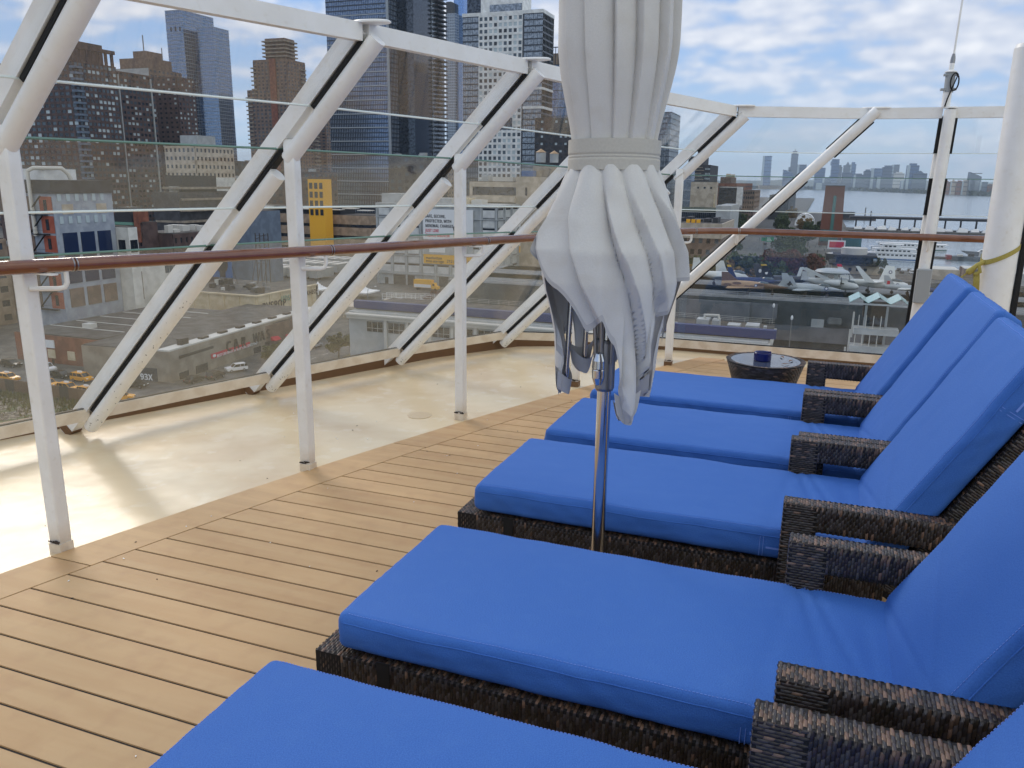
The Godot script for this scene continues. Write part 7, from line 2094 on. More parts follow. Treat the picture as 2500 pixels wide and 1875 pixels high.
		part(t, "propeller", pr, M.jet_black)
	t = thing("parked_jet", "white jet with both wings folded up and a red tipped tail", "aircraft", Vector3(12.8, D, -200.0), 0.06)
	jet(t, [[-6.8, 0.35, 2.5], [-4, 0.7, 2.3], [0, 0.95, 2.1], [4, 0.98, 2.05], [6.4, 0.8, 1.9], [7.2, 0.55, 1.85]], 1.0, "jet_white", [["jet_white", Y, [Vector3(2.2, 2.7, 0.9), Vector3(-1.6, 2.7, 0.9), Vector3(-2.2, 2.7, 3.4), Vector3(0.2, 2.7, 3.4)]], ["jet_white", Z, [Vector3(-2.0, 2.7, 3.4), Vector3(0.0, 2.7, 3.4), Vector3(-3.6, 6.2, 3.0), Vector3(-4.4, 6.2, 3.0)]], ["jet_white", Z, [Vector3(1.4, 2.9, -1.4), Vector3(4.8, 2.9, -1.4), Vector3(4.4, 6.0, -2.0), Vector3(2.6, 6.2, -2.0)]], ["jet_white", Y, [Vector3(-5.2, 2.4, 0.4), Vector3(-6.6, 2.4, 0.4), Vector3(-7.0, 2.4, 2.6), Vector3(-6.2, 2.4, 2.6)]]], [["jet_white", Z, [Vector3(-6.8, 2.6, 0), Vector3(-3.8, 2.8, 0), Vector3(-6.8, 5.6, 0), Vector3(-7.9, 5.6, 0)]], ["sign_red", Z * 1.1, [Vector3(-7.9, 5.6, 0), Vector3(-6.8, 5.6, 0), Vector3(-7.1, 6.2, 0), Vector3(-8.1, 6.2, 0)]]], [4.6, 2.85, 1.5, 0.6])
	roundel(t, Vector3(5.0, 2.0, 0.98), 0.5)
	roundel(t, Vector3(3.6, 4.7, -1.55), 0.4)
	var rs := B.new()
	rs.box(Vector3(2.8, 1.7, 0.9), Vector3(3.4, 3.0, 1.02))
	part(t, "red_stripe", rs, M.sign_red)
	lettering(t, "AC", 0.8, Vector3(-6.4, 4.2, 0.1), 0.0, M.jet_black, 0.03)
	t = thing("parked_jet", "silver jet with a dark nose parked beyond the red tailed one", "aircraft", Vector3(20.8, D, -199.0), -0.06)
	jet(t, [[-5.5, 0.5, 1.7], [-2, 0.7, 1.65], [2, 0.68, 1.55], [4.4, 0.4, 1.45], [5.8, 0.06, 1.35]], 1.0, "jet_grey", [["jet_white", Y, [Vector3(1, 1.6, 0.6), Vector3(-2.2, 1.6, 0.6), Vector3(-3.0, 1.6, 3.4), Vector3(-1.6, 1.6, 3.4)]]], [["jet_grey", Z, [Vector3(-5.6, 1.9, 0), Vector3(-3.4, 2.1, 0), Vector3(-5.0, 4.2, 0), Vector3(-6.0, 4.2, 0)]]], [2.0, 2.1, 1.4, 0.5], "jet_navy")
func river_side():
	# --- aircraft carrier museum ship
	var c := thing("aircraft_carrier", "dark grey museum carrier with a flat deck, galleries and sponsons", "ship", Vector3(30, -3, -198))
	var hb := B.new()
	hb.prism(PackedVector2Array([Vector2(-20.5, 21.0), Vector2(-17.0, 13.5), Vector2(-14.5, 0.0), Vector2(14.5, 0.0), Vector2(17.0, 13.5), Vector2(20.5, 21.0)]), Transform3D(Basis(Vector3.FORWARD, Vector3.UP, Vector3.RIGHT), Vector3(-112, 0, 0)), 240.0)
	part(c, "hull", hb, M.hull_grey)
	var fd := B.new()
	fd.box(Vector3(-114, 20.4, -20), Vector3(128, 21.0, 18.5))
	part(c, "flight_deck", fd, M.deck_grey)
	for s in [[-70.0, -42.0, 15.6, 20.2, 18.2, 21.4], [-42.0, -36.5, 17.0, 20.2, 18.2, 20.4]]: add_box(c, "sponson", 30 + s[0], 30 + s[1], s[2] - 3, s[3] - 3, -198 + 16.0, -198 + s[5], "navy_deck")
	add_box(c, "gallery", -7.5, 22, 9.4, 12.6, -184.0, -179.0, "navy_deck"); add_box(c, "gallery_end", -16, -7.5, 10.0, 12.2, -184.0, -179.2, "panel_grey"); add_box(c, "house", 3.6, 30, 12.4, 17.4, -184, -180.0, "navy_deck"); add_box(c, "door", 11.4, 12.5, 13.2, 16.4, -180.1, -179.9, "win_dark")
	add_box(c, "white_locker", -12.5, -9.5, 12.6, 14.6, -182, -179.4, "panel_grey"); add_box(c, "white_locker", 0.5, 3.0, 12.6, 14.4, -182, -179.2, "panel_grey")
	for s in [[-6.5, 2.0], [-3.2, 2.0], [14.0, 1.4]]:
		var gun := B.new(c.position)
		gun.lathe([Vector2(0.9, 0), Vector2(0.9, 1.0), Vector2(0.4, 1.6), Vector2(0, 1.7)], Vector3(s[0], 12.6, -181), 12); gun.bar(Vector3(s[0], 13.8, -181), Vector3(s[0] + 0.3, 16.0, -180.2), 0.14, 0.14)
		part(c, "deck_gun", gun, M.panel_grey)
	var tur := B.new(c.position)
	tur.rbox(Transform3D(Basis(), Vector3(5.0, 14.2, -180.0)), Vector3(3.0, 1.9, 2.4), 0.5, Vector3i(5, 5, 5)); tur.bar(Vector3(4, 14.2, -179.6), Vector3(-3.6, 14.4, -179.4), 0.16, 0.16)
	part(c, "gun_turret", tur, M.deck_grey)
	var pipe := B.new(c.position)
	pipe.bar(Vector3(-40, 10.0, -178.8), Vector3(-10.5, 9.4, -178.8), 0.3, 0.3); pipe.bar(Vector3(-10.5, 9.4, -178.8), Vector3(-4.0, 6.6, -179.5), 0.3, 0.3); pipe.bar(Vector3(-4, 6.6, -179.5), Vector3(12, 6.0, -179.6), 0.3, 0.3); pipe.bar(Vector3(0.0, 6.2, -179.5), Vector3(12.0, -2.0, -182.0), 0.3, 0.3)
	part(c, "hull_pipe", pipe, M.panel_grey)
	var rl := B.new(c.position)
	for k in 3: rl.bar(Vector3(-80, 18.3 + k * 0.4, -179.8), Vector3(60, 18.3 + k * 0.4, -179.8), 0.05, 0.05)
	for k in 57: rl.bar(Vector3(-80 + k * 2.5, 18.0, -179.8), Vector3(-80 + k * 2.5, 19.2, -179.8), 0.06, 0.06)
	part(c, "deck_railing", rl, M.panel_grey)
	for s in [[-4.2, 12.6, 5.6], [-2.6, 2.0, 12.0]]:
		pass
	aircraft()
	# --- pier shed with the blue roof edge
	var pb := thing("pier_building", "long pale pier building with a blue fascia and rooftop machines", "building", Vector3(-40, 0, -158))
	add_box(pb, "wall", -95, -6.6, -3, 13.6, -172, -151.5, "panel_grey")
	add_box(pb, "roof", -95, -6.4, 13.6, 13.8, -172, -154.5, "roof_tar")
	add_box(pb, "blue_fascia", -95, -5.4, 14.0, 15.6, -155.2, -153.6, "blue_roof")
	add_box(pb, "cornice", -95, -6.0, 12.2, 12.9, -172.2, -150.4, "roof_pale"); add_box(pb, "balcony_slab", -95, -6.2, 13.0, 13.3, -153.6, -149.8, "roof_pale")
	for i in 16:
		add_box(pb, "window", -90.5 + i * 5.3, -86.4 + i * 5.3, 9.4, 11.6, -151.6, -151.35, "glass_dark")
		var mb := B.new(pb.position)
		for k in 4: mb.bar(Vector3(-90.5 + i * 5.3 + k * 1.36, 9.4, -151.3), Vector3(-90.5 + i * 5.3 + k * 1.36, 11.6, -151.3), 0.07, 0.07)
		mb.bar(Vector3(-90.5 + i * 5.3, 10.2, -151.3), Vector3(-86.4 + i * 5.3, 10.2, -151.3), 0.07, 0.07)
		part(pb, "glazing_bars", mb, M.roof_pale)
		add_box(pb, "pilaster", -86.1 + i * 5.3, -85.4 + i * 5.3, 0, 12.2, -151.6, -151.0, "roof_pale")
	for k in 2:
		var zz: float = [-150.0, -171.8][k]; var yy: float = [13.3, 13.8][k]
		var r2 := B.new(pb.position)
		for q in 3: r2.bar(Vector3(-95, yy + 0.4 + q * 0.35, zz), Vector3(-6.5, yy + 0.4 + q * 0.35, zz), 0.05, 0.05)
		for q in 36: r2.bar(Vector3(-95 + q * 2.5, yy, zz), Vector3(-95 + q * 2.5, yy + 1.1, zz), 0.05, 0.05)
		part(pb, "railing", r2, M.roof_pale)
	for s in [[-31, -25.0, 0.5, 0.6], [-21, -18.6, 1.7, 1.6], [-18, -16.6, 1.7, 1.6], [-15, -12.6, 1.0, 1.6], [-11.5, -9.0, 1.2, 2.0], [-8.2, -7.6, 1.0, 0.7]]: add_box(pb, "roof_machine", s[0], s[1], 13.8, 13.8 + s[2], -163 - s[3], -163 + s[3], "panel_grey")
	var du := B.new(pb.position)
	du.tube([Vector3(-30, 13.8, -162), Vector3(-30, 15.2, -162), Vector3(-29.4, 15.6, -162), Vector3(-28.8, 15.0, -162), Vector3(-26, 14.4, -162)], 0.3, 10); du.tube([Vector3(-19.6, 15.5, -163), Vector3(-19.6, 16.2, -163), Vector3(-17, 16.3, -163), Vector3(-16.9, 15.4, -163)], 0.32, 10)
	part(pb, "roof_duct", du, M.roof_pale)
	# pier lamps
	for s in [[-3.2, -168.0, 20.0, "slim pier lamp before the carrier gun turret"], [-7.2, -176.5, 21.0, "slim pier lamp rising past the carrier deck edge"]]:
		var lt := thing("pier_lamp", s[3], "street lamp", Vector3(s[0], 0, s[1]), 0.0, "lamps on the pier")
		var lb := B.new()
		lb.tube([Vector3.ZERO, Vector3(0, s[2] - 4.5, 0)], [0.14, 0.09], 8)
		part(lt, "pole", lb, M.pole_grey)
		var lh := B.new()
		lh.lathe([Vector2(0, 0), Vector2(0.22, 0.2), Vector2(0.25, 0.6), Vector2(0.12, 0.95), Vector2(0, 1.0)], Vector3(0, s[2] - 4.5, 0), 12)
		part(lt, "lamp_head", lh, M.sign_white)
	var pg := B.new()
	pg.box(Vector3(-60, -6, -178.4), Vector3(60, 0.0, -146))
	ground_sheet("pier", pg, M.concrete_ground)
	# --- gangway tower with the glass roof
	var gt := thing("gangway_tower", "open stair tower with landings and a folded pale glass roof", "tower", Vector3(11.3, 0, -157))
	add_box(gt, "lift_shaft", 9.4, 12.9, 0, 20.6, -159, -156.2, "glass_dark"); add_box(gt, "shaft_head", 9.0, 13.2, 18.9, 21.4, -159.2, -155.9, "steel_brown")
	for s in [[9.2, 9.6], [12.7, 13.1]]: add_box(gt, "shaft_post", s[0], s[1], 0, 21.0, -156.3, -155.7, "panel_grey")
	for s in [[7.6, 14.9, 16.2, 17.3], [7.3, 13.9, 13.0, 14.1], [6.8, 13.9, 9.6, 10.8], [6.6, 13.9, 6.2, 7.4]]:
		add_box(gt, "landing", s[0], s[1], s[2], s[3], -156.0, -153.0, "panel_grey"); add_box(gt, "landing_fin", s[0] - 0.3, s[0], s[2] - 1.0, s[3] + 2.5, -155.4, -155.0, "roof_pale")
		for k in 4: add_box(gt, "landing_post", s[0] + 0.6 + k * 1.2, s[0] + 0.72 + k * 1.2, s[3], s[3] + 2.3, -153.4, -153.2, "roof_pale")
	for s in [[6.6, 9.8, 11.2], [11.2, 9.8, 15.8]]:
		pass
	var ridge := [[6.4, 8.0, 9.4], [9.4, 11.2, 13.0], [13.0, 14.6, 16.0]]
	for i in 3:
		var rb := B.new(gt.position)
		var a: Array = ridge[i]
		var y0 := 21.9; var y1 := 23.0 if i == 1 else 22.9
		for q in [[a[0], a[1]], [a[1], a[2]]]:
			var ya := y0 if q[0] != a[1] else y1; var yb := y1 if q[1] == a[1] else y0
			rb.hexa([Vector3(q[0], ya - 0.08, -160), Vector3(q[1], yb - 0.08, -160), Vector3(q[1], yb - 0.08, -152.5), Vector3(q[0], ya - 0.08, -152.5), Vector3(q[0], ya, -160), Vector3(q[1], yb, -160), Vector3(q[1], yb, -152.5), Vector3(q[0], ya, -152.5)])
		part(gt, "glass_roof", rb, M.roof_glass)
	add_box(gt, "roof_beam", 6.3, 16.1, 21.5, 21.8, -153.0, -152.6, "panel_grey")
	# --- white tents on the pier below
	for s in [[5.0, -170.0, 2.2, "white peaked tent at the foot of the gangway tower"]]:
		var tt := thing("peaked_tent", s[3], "tent", Vector3(s[0], 4.2, s[1] + 14.0), 0.0)
		peak_tent(tt, s[2], 2.4, 2.2)
	# --- promenade, vent tower and riverside buildings
	strip("promenade", [[-345, -8, 26], [-550, -20, 26], [-900, -34, 26]], 0.02, "concrete_ground")
	var vt := thing("ventilation_tower", "tall brown brick ventilation tower with a green glass centre strip", "tower", Vector3(8.0, 0, -617))
	var vb := B.new()
	vb.hexa([Vector3(-7.2, 0, -7), Vector3(7.6, 0, -7), Vector3(7.6, 0, 7), Vector3(-7.2, 0, 7), Vector3(-6.2, 40.3, -6), Vector3(6.2, 40.3, -6), Vector3(6.2, 40.3, 6), Vector3(-6.2, 40.3, 6)])
	part(vt, "shaft", vb, M.tower_brick)
	var vs := B.new()
	vs.hexa([Vector3(-0.6, 10, 6.6), Vector3(1.6, 10, 6.6), Vector3(1.6, 10, 7.05), Vector3(-0.6, 10, 7.05), Vector3(-0.4, 34, 5.9), Vector3(1.5, 34, 5.9), Vector3(1.5, 34, 6.4), Vector3(-0.4, 34, 6.4)])
	part(vt, "glass_strip", vs, M.tower_glass)
	var vc := B.new()
	vc.box(Vector3(-6.4, 40.3, -6.2), Vector3(6.4, 40.9, 6.2)); 
	part(vt, "cap", vc, M.brick_dark)
	add_box(vt, "glass_base", 1.5, 13.0, 3.0, 11.0, -609.8, -608.0, "tower_glass"); add_box(vt, "pavilion", 16.5, 28.5, 0, 7.5, -622, -606, "tower_glass"); add_box(vt, "pavilion_frame", 16.3, 28.7, 7.5, 8.1, -622.2, -605.8, "roof_pale")
	var big := thing("marquee_tent", "large white curved event marquee by the highway", "tent", Vector3(-14.0, 0, -900))
	var bm := B.new()
	bm.sheet(12, 6, func(u, v): return Vector3(cos(PI * u) * 9.5, 3.0 + sin(PI * u) * 9.0, lerpf(-14.0, 9.0, v)))
	part(big, "canopy", bm, M.tent_white)
	var bg := B.new()
	bg.prism(PackedVector2Array([Vector2(-9.5, 0), Vector2(9.5, 0), Vector2(9.5, 3), Vector2(7.0, 9), Vector2(0, 12), Vector2(-7, 9), Vector2(-9.5, 3)]), Transform3D(Basis(), Vector3(0, 0, 8.6)), 0.3)
	part(big, "end_wall", bg, M.tent_white)
	var bd := B.new()
	bd.box(Vector3(-2.5, 0, 8.9), Vector3(4.0, 4.5, 9.1))
	part(big, "doorway", bd, M.win_dark)
	# open pier canopy full of boats
	var oc := thing("open_pier_shed", "long dark open sided pier roof sheltering white boats", "pier shed", Vector3(90, -3, -855))
	add_box(oc, "pier_deck", 24, 250, -2.8, 0.6, -872, -826, "concrete_ground")
	add_box(oc, "roof", 27, 250, 10.4, 12.2, -868, -840, "slate")
	for i in 18: add_box(oc, "column", 32 + i * 12.6, 33.4 + i * 12.6, 0.6, 10.4, -842, -840.6, "slate")
	var pr: Node3D = null
	for i in 14:
		var at := Vector3(36 + i * 9.6 + rng.randf_range(-1, 1), 0.7, -838)
		if pr == null:
			pr = thing("covered_boat", "white shrink wrapped boat stored under the open pier roof", "boat", at, 0.0, "boats under the pier roof")
			var wb := B.new()
			wb.hexa([Vector3(-3.6, 0, -1.6), Vector3(3.6, 0, -1.6), Vector3(3.6, 0, 1.6), Vector3(-3.6, 0, 1.6), Vector3(-3.9, 2.0, -0.6), Vector3(2.0, 3.4, -0.5), Vector3(2.0, 3.4, 0.5), Vector3(-3.9, 2.0, 0.6)])
			part(pr, "cover", wb, M.tent_white)
			var hb2 := B.new()
			hb2.box(Vector3(-3.5, -0.1, -1.4), Vector3(3.4, 0.4, 1.7))
			part(pr, "hull", hb2, M.car_grey)
			pr.set_meta("base_name", "covered_boat")
		else: copy_of(pr, at, rng.randf_range(-0.4, 0.4) + PI * (i % 2)).scale = Vector3.ONE * rng.randf_range(0.8, 1.25)
	# sightseeing boats
	ferry(Vector3(52, -3, -604), 36, 2, "white two deck sightseeing boat moored next to the ventilation tower", "car_blue", 0.0)
	ferry(Vector3(46, -3, -548), 34, 3, "white three deck sightseeing boat with a blue hull band", "sign_blue", 0.0)
	ferry(Vector3(70, -3, -640), 30, 1, "low teal and white sightseeing boat behind the others", "tower_glass", 0.05)
	var yt := thing("motor_yacht", "grey motor yacht with a raked bow on the river", "boat", Vector3(104, -3, -606))
	var yh := B.new()
	yh.prism(PackedVector2Array([Vector2(-11, 0.4), Vector2(9, 0.2), Vector2(15, 3.4), Vector2(4, 3.0), Vector2(-11, 2.6)]), Transform3D(Basis(Vector3.UP, PI), Vector3(0, 0, 2.2)), 4.4)
	part(yt, "hull", yh, M.car_grey)
	var yc := B.new()
	yc.prism(PackedVector2Array([Vector2(-8, 2.6), Vector2(5, 2.9), Vector2(2, 4.6), Vector2(-1, 4.8), Vector2(-2.4, 6.2), Vector2(-7, 6.2)]), Transform3D(Basis(Vector3.UP, PI), Vector3(0, 0, 1.7)), 3.4)
	part(yt, "cabin", yc, M.sign_white)
	var yw := B.new()
	yw.box(Vector3(-3.5, 3.3, 1.68), Vector3(7.0, 4.1, 1.76))
	part(yt, "window_strip", yw, M.win_dark)
	var bg2 := thing("work_barge", "long rusty red ended work barge beside a pier", "barge", Vector3(96, -3, -566))
	var bgb := B.new()
	bgb.box(Vector3(-20, 0, -4), Vector3(26, 2.6, 4))
	part(bg2, "hull", bgb, M.hull_grey)
	var bge := B.new()
	bge.box(Vector3(-20.1, 0.6, -4.05), Vector3(-17.5, 3.2, 4.05))
	part(bg2, "red_end", bge, M.car_red)
	for i in 6:
		var bx := B.new()
		bx.box(Vector3(-14 + i * 6, 2.6, -2), Vector3(-11 + i * 6, 3.6 + (i % 3) * 0.8, 1.5))
		part(bg2, "deck_gear", bx, M[["roof_pale", "steel_brown", "panel_grey"][i % 3]])
	# low riverside buildings on the near pier
	var mu := block("boarding_pavilion", "low dark roofed ticket pavilion with a round white drum on top", 8, 29, -440, -421, 4.2, "beige_wall")
	add_box(mu, "green_roof", 6.5, 30.0, 4.2, 4.9, -441, -419.0, "slate"); add_box(mu, "upper_storey", 9.5, 26.0, 4.9, 8.0, -438, -422, "glass_dark"); add_box(mu, "upper_roof", 8.0, 27.5, 8.0, 8.8, -440, -420.5, "slate")
	var drum := B.new(mu.position)
	drum.lathe([Vector2(6.0, 8.8), Vector2(6.0, 11.8), Vector2(0.0, 12.0)], Vector3(17.5, 0, -431), 28)
	part(mu, "round_drum", drum, M.roof_pale)
	for i in 4: add_box(mu, "window", 12.0 + i * 3.4, 13.4 + i * 3.4, 1.5, 2.9, -421.05, -420.85, "win_dark")
	var kk := block("cafe_pavilion", "small pale kiosk with a red and white billboard beside the promenade", 5.5, 15.5, -500, -492, 3.6, "dark_wall", "roof_pale")
	add_box(kk, "billboard_panel", 5.8, 15.0, 6.4, 11.2, -493, -492.6, "sign_white"); add_box(kk, "billboard_print", 6.6, 14.2, 7.2, 10.4, -492.6, -492.4, "sign_red"); add_box(kk, "billboard_post", 6.0, 6.4, 3.6, 6.4, -493, -492.7, "pole_grey"); add_box(kk, "billboard_post", 14.4, 14.8, 3.6, 6.4, -493, -492.7, "pole_grey")
	var pier2 := B.new()
	pier2.box(Vector3(24, -6, -452), Vector3(150, -0.01, -398)); pier2.box(Vector3(24, -6, -580), Vector3(150, -2.0, -572))
	ground_sheet("pier", pier2, M.concrete_ground)
	for s in [[48, 62, -430, -414, 4.5, "beige_wall", "pale roofed pier shed behind the cypress tree"], [66, 96, -444, -430, 4.0, "brick_brown", "long brown pier shed with a pale roof edge"], [76, 90, -416, -404, 5.0, "panel_grey", "grey pier shed with an open front"]]:
		var ps := block("pier_shed", s[6], s[0], s[1], s[2], s[3], s[4], s[5], "roof_pale")
	var rcar: Array = []
	for ch in get_children():
		if ch.has_meta("base_name") and String(ch.get_meta("category", "")) == "car": rcar.append(ch)
	for i in 12:
		copy_of(rcar[i % rcar.size()], Vector3(34 + (i % 6) * 5.2 + rng.randf(), 0.0, -448 + (i / 6) * 12.0), PI * 0.5, "small car parked in the pier lot").set_meta("group", "cars in the pier lot")
	# people strolling on the promenade
	var walk: Array = []
	for ch in get_children():
		if String(ch.name).begins_with("person"): walk.append(ch)
	for i in 46:
		var z := -380.0 - pow(rng.randf(), 1.3) * 260.0
		var src: Node3D = walk[i % walk.size()]
		src.set_meta("base_name", "person")
		var who := copy_of(src, Vector3(rng.randf_range(-9, 14) - (-z - 380.0) * 0.03, 0.03, z), rng.randf() * TAU, "person in %s clothes strolling on the riverside promenade" % ["dark", "grey"][i % 2])
		who.set_meta("group", "people on the promenade")
	# small craft and piers far out
	for s in [[40, -1150, 46, "far pier with a gantry crane reaching into the river"], [-60, -1500, 30, "distant marina pier with white boats along it"]]:
		var fp := thing("far_pier", s[3], "pier", Vector3(s[0], -3, s[1]))
		add_box(fp, "pier_deck", s[0] - s[2], s[0] + s[2] * 0.6, -3, -0.6, s[1] - 8, s[1] + 8, "steel_brown")
		add_box(fp, "shed", s[0] - s[2] * 0.5, s[0] + 2, -0.6, 7.0, s[1] - 6, s[1] + 4, "slate")
		for q in [[0.3, 9.0], [0.45, 5.0]]: add_box(fp, "crane_post", s[0] + s[2] * q[0], s[0] + s[2] * q[0] + 1.2, -0.6, q[1] + 4, s[1], s[1] + 1.2, "steel_brown")
	var sb := thing("sail_boat", "tiny white sail boat far out on the river", "boat", Vector3(700, -3, -4900))
	var sbb := B.new()
	sbb.prism(PackedVector2Array([Vector2(-4, 2), Vector2(4, 2), Vector2(1, 24)]), Transform3D(Basis(), Vector3.ZERO), 1.0)
	part(sb, "sail", sbb, M.sign_white)
	var sbh := B.new()
	sbh.hexa([Vector3(-5, 0, -2), Vector3(5, 0, -2), Vector3(5, 0, 2), Vector3(-5, 0, 2), Vector3(-7, 2, -2), Vector3(7, 2, -2), Vector3(7, 2, 2), Vector3(-7, 2, 2)])
	part(sb, "hull", sbh, M.sign_white)
	skyline()
func ferry(at: Vector3, L: float, decks: int, label: String, band: String, turn: float):
	var t := thing("sightseeing_boat", label, "boat", at, turn, "sightseeing boats at the piers")
	var h := B.new()
	h.prism(PackedVector2Array([Vector2(-L * 0.5, -4), Vector2(L * 0.5, -4), Vector2(L * 0.5, 4), Vector2(-L * 0.5, 4), Vector2(-L * 0.5 - 6, 0)]), Transform3D(Basis(Vector3.RIGHT, Vector3.BACK, Vector3.UP), Vector3(0, 0, 0)), 2.0)
	part(t, "hull", h, M.sign_white)
	var b := B.new()
	b.box(Vector3(-L * 0.5 - 1, 0.3, -4.05), Vector3(L * 0.5 + 0.05, 1.1, 4.08))
	part(t, "hull_band", b, M[band])
	for k in decks:
		var x0 := -L * 0.5 + 1.0 + k * 4.0; var x1 := L * 0.5 - 1.0 - k * 7.0
		var y := 2.0 + k * 2.6
		var s := B.new()
		s.box(Vector3(x0, y, -3.6 + 0.4 * k), Vector3(x1, y + 2.3, 3.6 - 0.4 * k))
		part(t, "cabin_deck", s, M.sign_white)
		var e := B.new()
		e.box(Vector3(x0 - 1.6, y + 2.3, -4.0 + 0.4 * k), Vector3(x1 + 1.6, y + 2.55, 4.0 - 0.4 * k))
		part(t, "deck_edge", e, M.tent_white)
		for i in int((x1 - x0 - 1.0) / 2.4):
			var w := B.new()
			w.box(Vector3(x0 + 1.0 + i * 2.4, y + 0.8, 3.6 - 0.4 * k), Vector3(x0 + 2.5 + i * 2.4, y + 1.7, 3.66 - 0.4 * k))
			part(t, "window", w, M.win_dark)
func skyline():
	# the far bank: every tower a thing of its own. bearing towards the camera's line of sight is left to the real positions
	var T := SKYLINE
	var mats := {"b": "glass_blue", "d": "glass_deep", "g": "glass_grey", "k": "blue_wall", "c": "beige_wall", "r": "brick_red", "w": "white_wall"}
	var says := {"b": "blue glass", "d": "dark blue glass", "g": "grey glass", "k": "slate blue", "c": "cream", "r": "red brick", "w": "white"}
	for i in T.size():
		var s: Array = T[i]
		var w: float = s[2]; var h: float = s[3]; var kind: String = s[5]
		var t := thing("skyline_tower", s[6], "building", Vector3(s[0], 0, s[1]), s[7] if s.size() > 7 else 0.1, "far bank skyline")
		var d := w * 0.8
		var b := B.new()
		var body := h * (0.93 if kind != "plain" else 1.0)
		if kind == "taper":
			b.hexa([Vector3(-w * 0.5, 0, -d * 0.5), Vector3(w * 0.5, 0, -d * 0.5), Vector3(w * 0.5, 0, d * 0.5), Vector3(-w * 0.5, 0, d * 0.5), Vector3(-w * 0.36, h, -d * 0.4), Vector3(w * 0.42, h, -d * 0.4), Vector3(w * 0.42, h, d * 0.4), Vector3(-w * 0.36, h, d * 0.4)])
			body = h
		elif kind == "wedge":
			b.hexa([Vector3(-w * 0.5, 0, -d * 0.5), Vector3(w * 0.5, 0, -d * 0.5), Vector3(w * 0.5, 0, d * 0.5), Vector3(-w * 0.5, 0, d * 0.5), Vector3(-w * 0.5, h, -d * 0.5), Vector3(w * 0.5, h * 0.8, -d * 0.5), Vector3(w * 0.5, h * 0.8, d * 0.5), Vector3(-w * 0.5, h, d * 0.5)])
			body = h
		else: b.box(Vector3(-w * 0.5, 0, -d * 0.5), Vector3(w * 0.5, body, d * 0.5))
		part(t, "shaft", b, M[mats[s[4]]])
		if kind == "step":
			var c := B.new()
			c.box(Vector3(-w * 0.3, body, -d * 0.3), Vector3(w * 0.3, h, d * 0.3))
			part(t, "crown", c, M[mats[s[4]]])
		elif kind == "spire":
			var c := B.new()
			c.box(Vector3(-w * 0.32, body, -d * 0.3), Vector3(w * 0.32, h, d * 0.3)); c.bar(Vector3(0, h, 0), Vector3(0, h * 1.06, 0), 3, 3)
			part(t, "crown", c, M[mats[s[4]]])
		elif kind == "shift":
			for k in 3:
				var c := B.new()
				c.box(Vector3(-w * 0.5 + w * 0.12 * (1 if k % 2 else -1), h * (0.3 + 0.22 * k), -d * 0.52), Vector3(w * 0.5 + w * 0.12 * (1 if k % 2 else -1), h * (0.3 + 0.22 * k) + h * 0.12, d * 0.52))
				part(t, "shifted_block", c, M[mats[s[4]]])
		elif kind == "gable":
			var c := B.new()
			c.prism(PackedVector2Array([Vector2(-w * 0.25, body), Vector2(w * 0.25, body), Vector2(0, h * 1.06)]), Transform3D(Basis(), Vector3(0, 0, -d * 0.2)), d * 0.7)
			part(t, "pointed_crown", c, M[mats[s[4]]])
		# storey bands and corner strips to catch the light
		var sb := B.new()
		var nb := int(clampf(body / 22.0, 3, 9))
		for k in nb: sb.box(Vector3(-w * 0.49, body * (k + 0.7) / nb, d * 0.5), Vector3(w * 0.49, body * (k + 0.7) / nb + 3.0, d * 0.5 + 1.0))
		part(t, "storey_bands", sb, M.spandrel_dark, true)
		if i % 2 == 0:
			var st := B.new()
			st.box(Vector3(-w * 0.5 - 0.5, 0, d * 0.3), Vector3(-w * 0.3, body, d * 0.5 + 1.6))
			part(t, "edge_strip", st, M.win_pale if s[4] != "r" else M.beige_wall)
	# trees along the far bank, one belt
	var q := RandomNumberGenerator.new()
	q.seed = 5
	var fb := B.new()
	for i in 2600:
		var k := q.randf()
		var x := lerpf(-1100.0, 1500.0, k)
		var z := -6420.0
		if x > 180: z = lerpf(-6150.0, -4000.0, clampf((x - 180.0) / 520.0, 0, 1))
		if x > 700: z = lerpf(-4000.0, -3100.0, clampf((x - 700.0) / 800.0, 0, 1))
		var s := q.randf_range(6, 15)
		var p := Vector3(x + q.randf_range(-20, 20), q.randf_range(0, 14), z - q.randf_range(15, 120))
		fb.col = Color(1, 1, 1) * q.randf_range(0.6, 1.2)
		var bs := Basis(Vector3(q.randf() - 0.5, q.randf() - 0.5, q.randf() - 0.5).normalized(), q.randf() * TAU)
		fb.quad(p - bs.x * s, p + bs.y * s, p + bs.x * s, p - bs.y * s, bs.z)
	var fo := part(self, "far_trees", fb, M.leaf_dark, true)
	fo.set_meta("label", "belt of dark trees along the far river bank"); fo.set_meta("category", "trees")
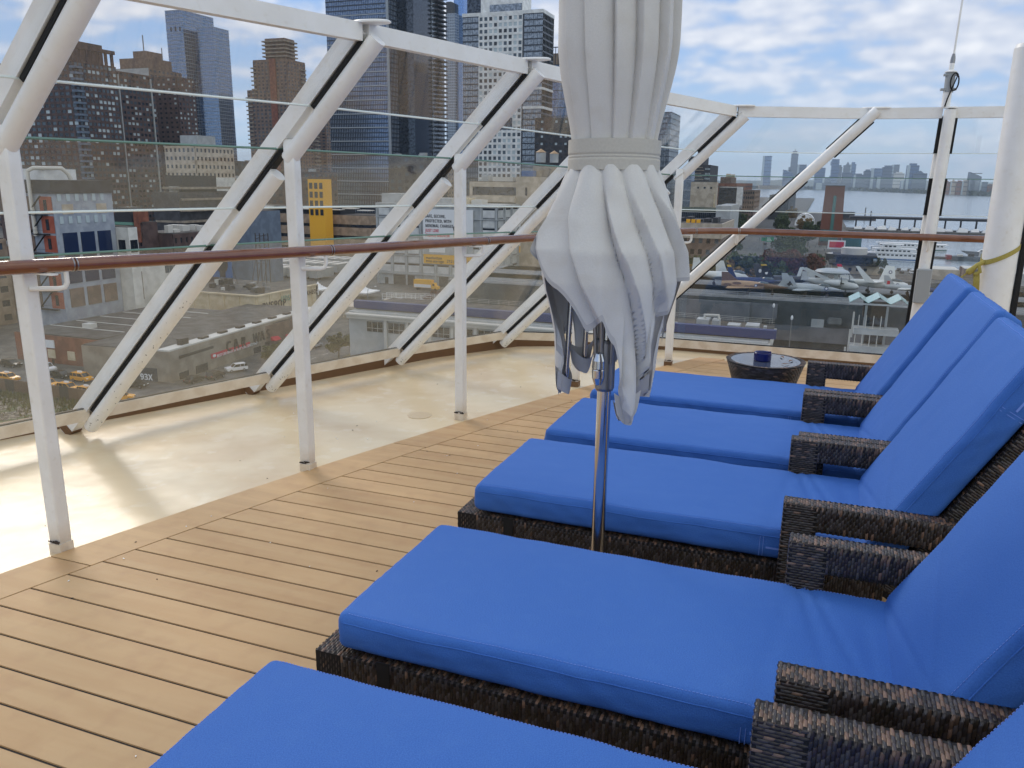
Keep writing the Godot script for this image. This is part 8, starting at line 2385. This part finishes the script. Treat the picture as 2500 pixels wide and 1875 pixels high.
const SKYLINE := [
	[-404, -6437, 67, 235, "b", "taper", "tall tapering blue glass tower standing alone on the far bank"],
	[-251, -6445, 72, 139, "d", "wedge", "dark blue wedge topped tower with a slanted roof on the far bank"],
	[-236, -6446, 31, 157, "k", "plain", "slim slate tower tucked behind the wedge topped one"],
	[-215, -6446, 48, 270, "g", "spire", "tallest slim grey tower with a narrow crown on the far bank"],
	[-159, -6448, 62, 175, "k", "plain", "square slate tower beside the tallest slim one"],
	[-32, -6450, 70, 153, "d", "plain", "dark blue slab partly behind the slanting windscreen rib"],
	[21, -6450, 61, 87, "k", "plain", "low slate block before the shifted box tower"],
	[67, -6450, 50, 230, "d", "shift", "dark blue tower of shifted boxes on the far bank"],
	[102, -6449, 30, 174, "g", "step", "thin grey tower right behind the shifted box tower"],
	[150, -6448, 52, 185, "g", "gable", "grey tower with a rounded pointed crown"],
	[188, -6447, 38, 194, "b", "step", "slender blue tower with a small stepped crown"],
	[154, -6448, 63, 123, "k", "plain", "lower slate block in front of the pointed crown tower"],
	[232, -6446, 70, 115, "k", "step", "broad slate block with a cream edge"],
	[288, -6444, 48, 144, "k", "step", "slate tower with a dark rooftop turret"],
	[349, -6441, 80, 152, "b", "plain", "wide blue block with a swept roof line"],
	[417, -6437, 71, 172, "k", "step", "bulky slate tower with a stepped roof"],
	[466, -6433, 45, 178, "g", "plain", "grey tower with a square top behind the bulky one"],
	[490, -6431, 71, 128, "w", "step", "white stepped tower catching the sun"],
	[499, -5578, 63, 168, "d", "step", "tall dark twin tower rising behind the stepped roofs"],
	[539, -5574, 76, 118, "k", "gable", "slate block with a pointed glass crown"],
	[473, -5580, 59, 66, "k", "plain", "low rounded slate block at the water edge"],
	[559, -5572, 33, 48, "w", "plain", "small white block with a printed end wall"],
	[403, -6437, 106, 94, "k", "plain", "row of slate blocks along the water edge"],
	[-359, -6440, 183, 24, "c", "plain", "long low pale terminal on the far bank"],
	[42, -6450, 195, 47, "k", "plain", "long low slate row below the shifted box tower"],
	[537, -4317, 27, 61, "r", "gable", "red and cream block with a pointed roof beside the upright rib"],
	[563, -4313, 22, 65, "c", "gable", "cream block with a pointed roof in the riverside row"],
	[588, -4310, 22, 64, "r", "step", "red block with a stepped top in the riverside row"],
	[612, -4307, 28, 66, "c", "step", "cream twin block next to the swept glass tower"],
	[646, -4302, 49, 102, "g", "wedge", "grey glass tower with a swept sail like top"],
	[684, -4296, 31, 59, "k", "plain", "low slate block beyond the sail topped tower"],
	[659, -4300, 28, 44, "r", "step", "low red block below the sail topped tower"],
	[687, -4295, 23, 48, "r", "step", "low red block at the end of the row"],
	[714, -4291, 29, 49, "r", "step", "low red block just before the white column"],
	[754, -4284, 48, 56, "r", "step", "low red block hidden partly by the white column"],
]
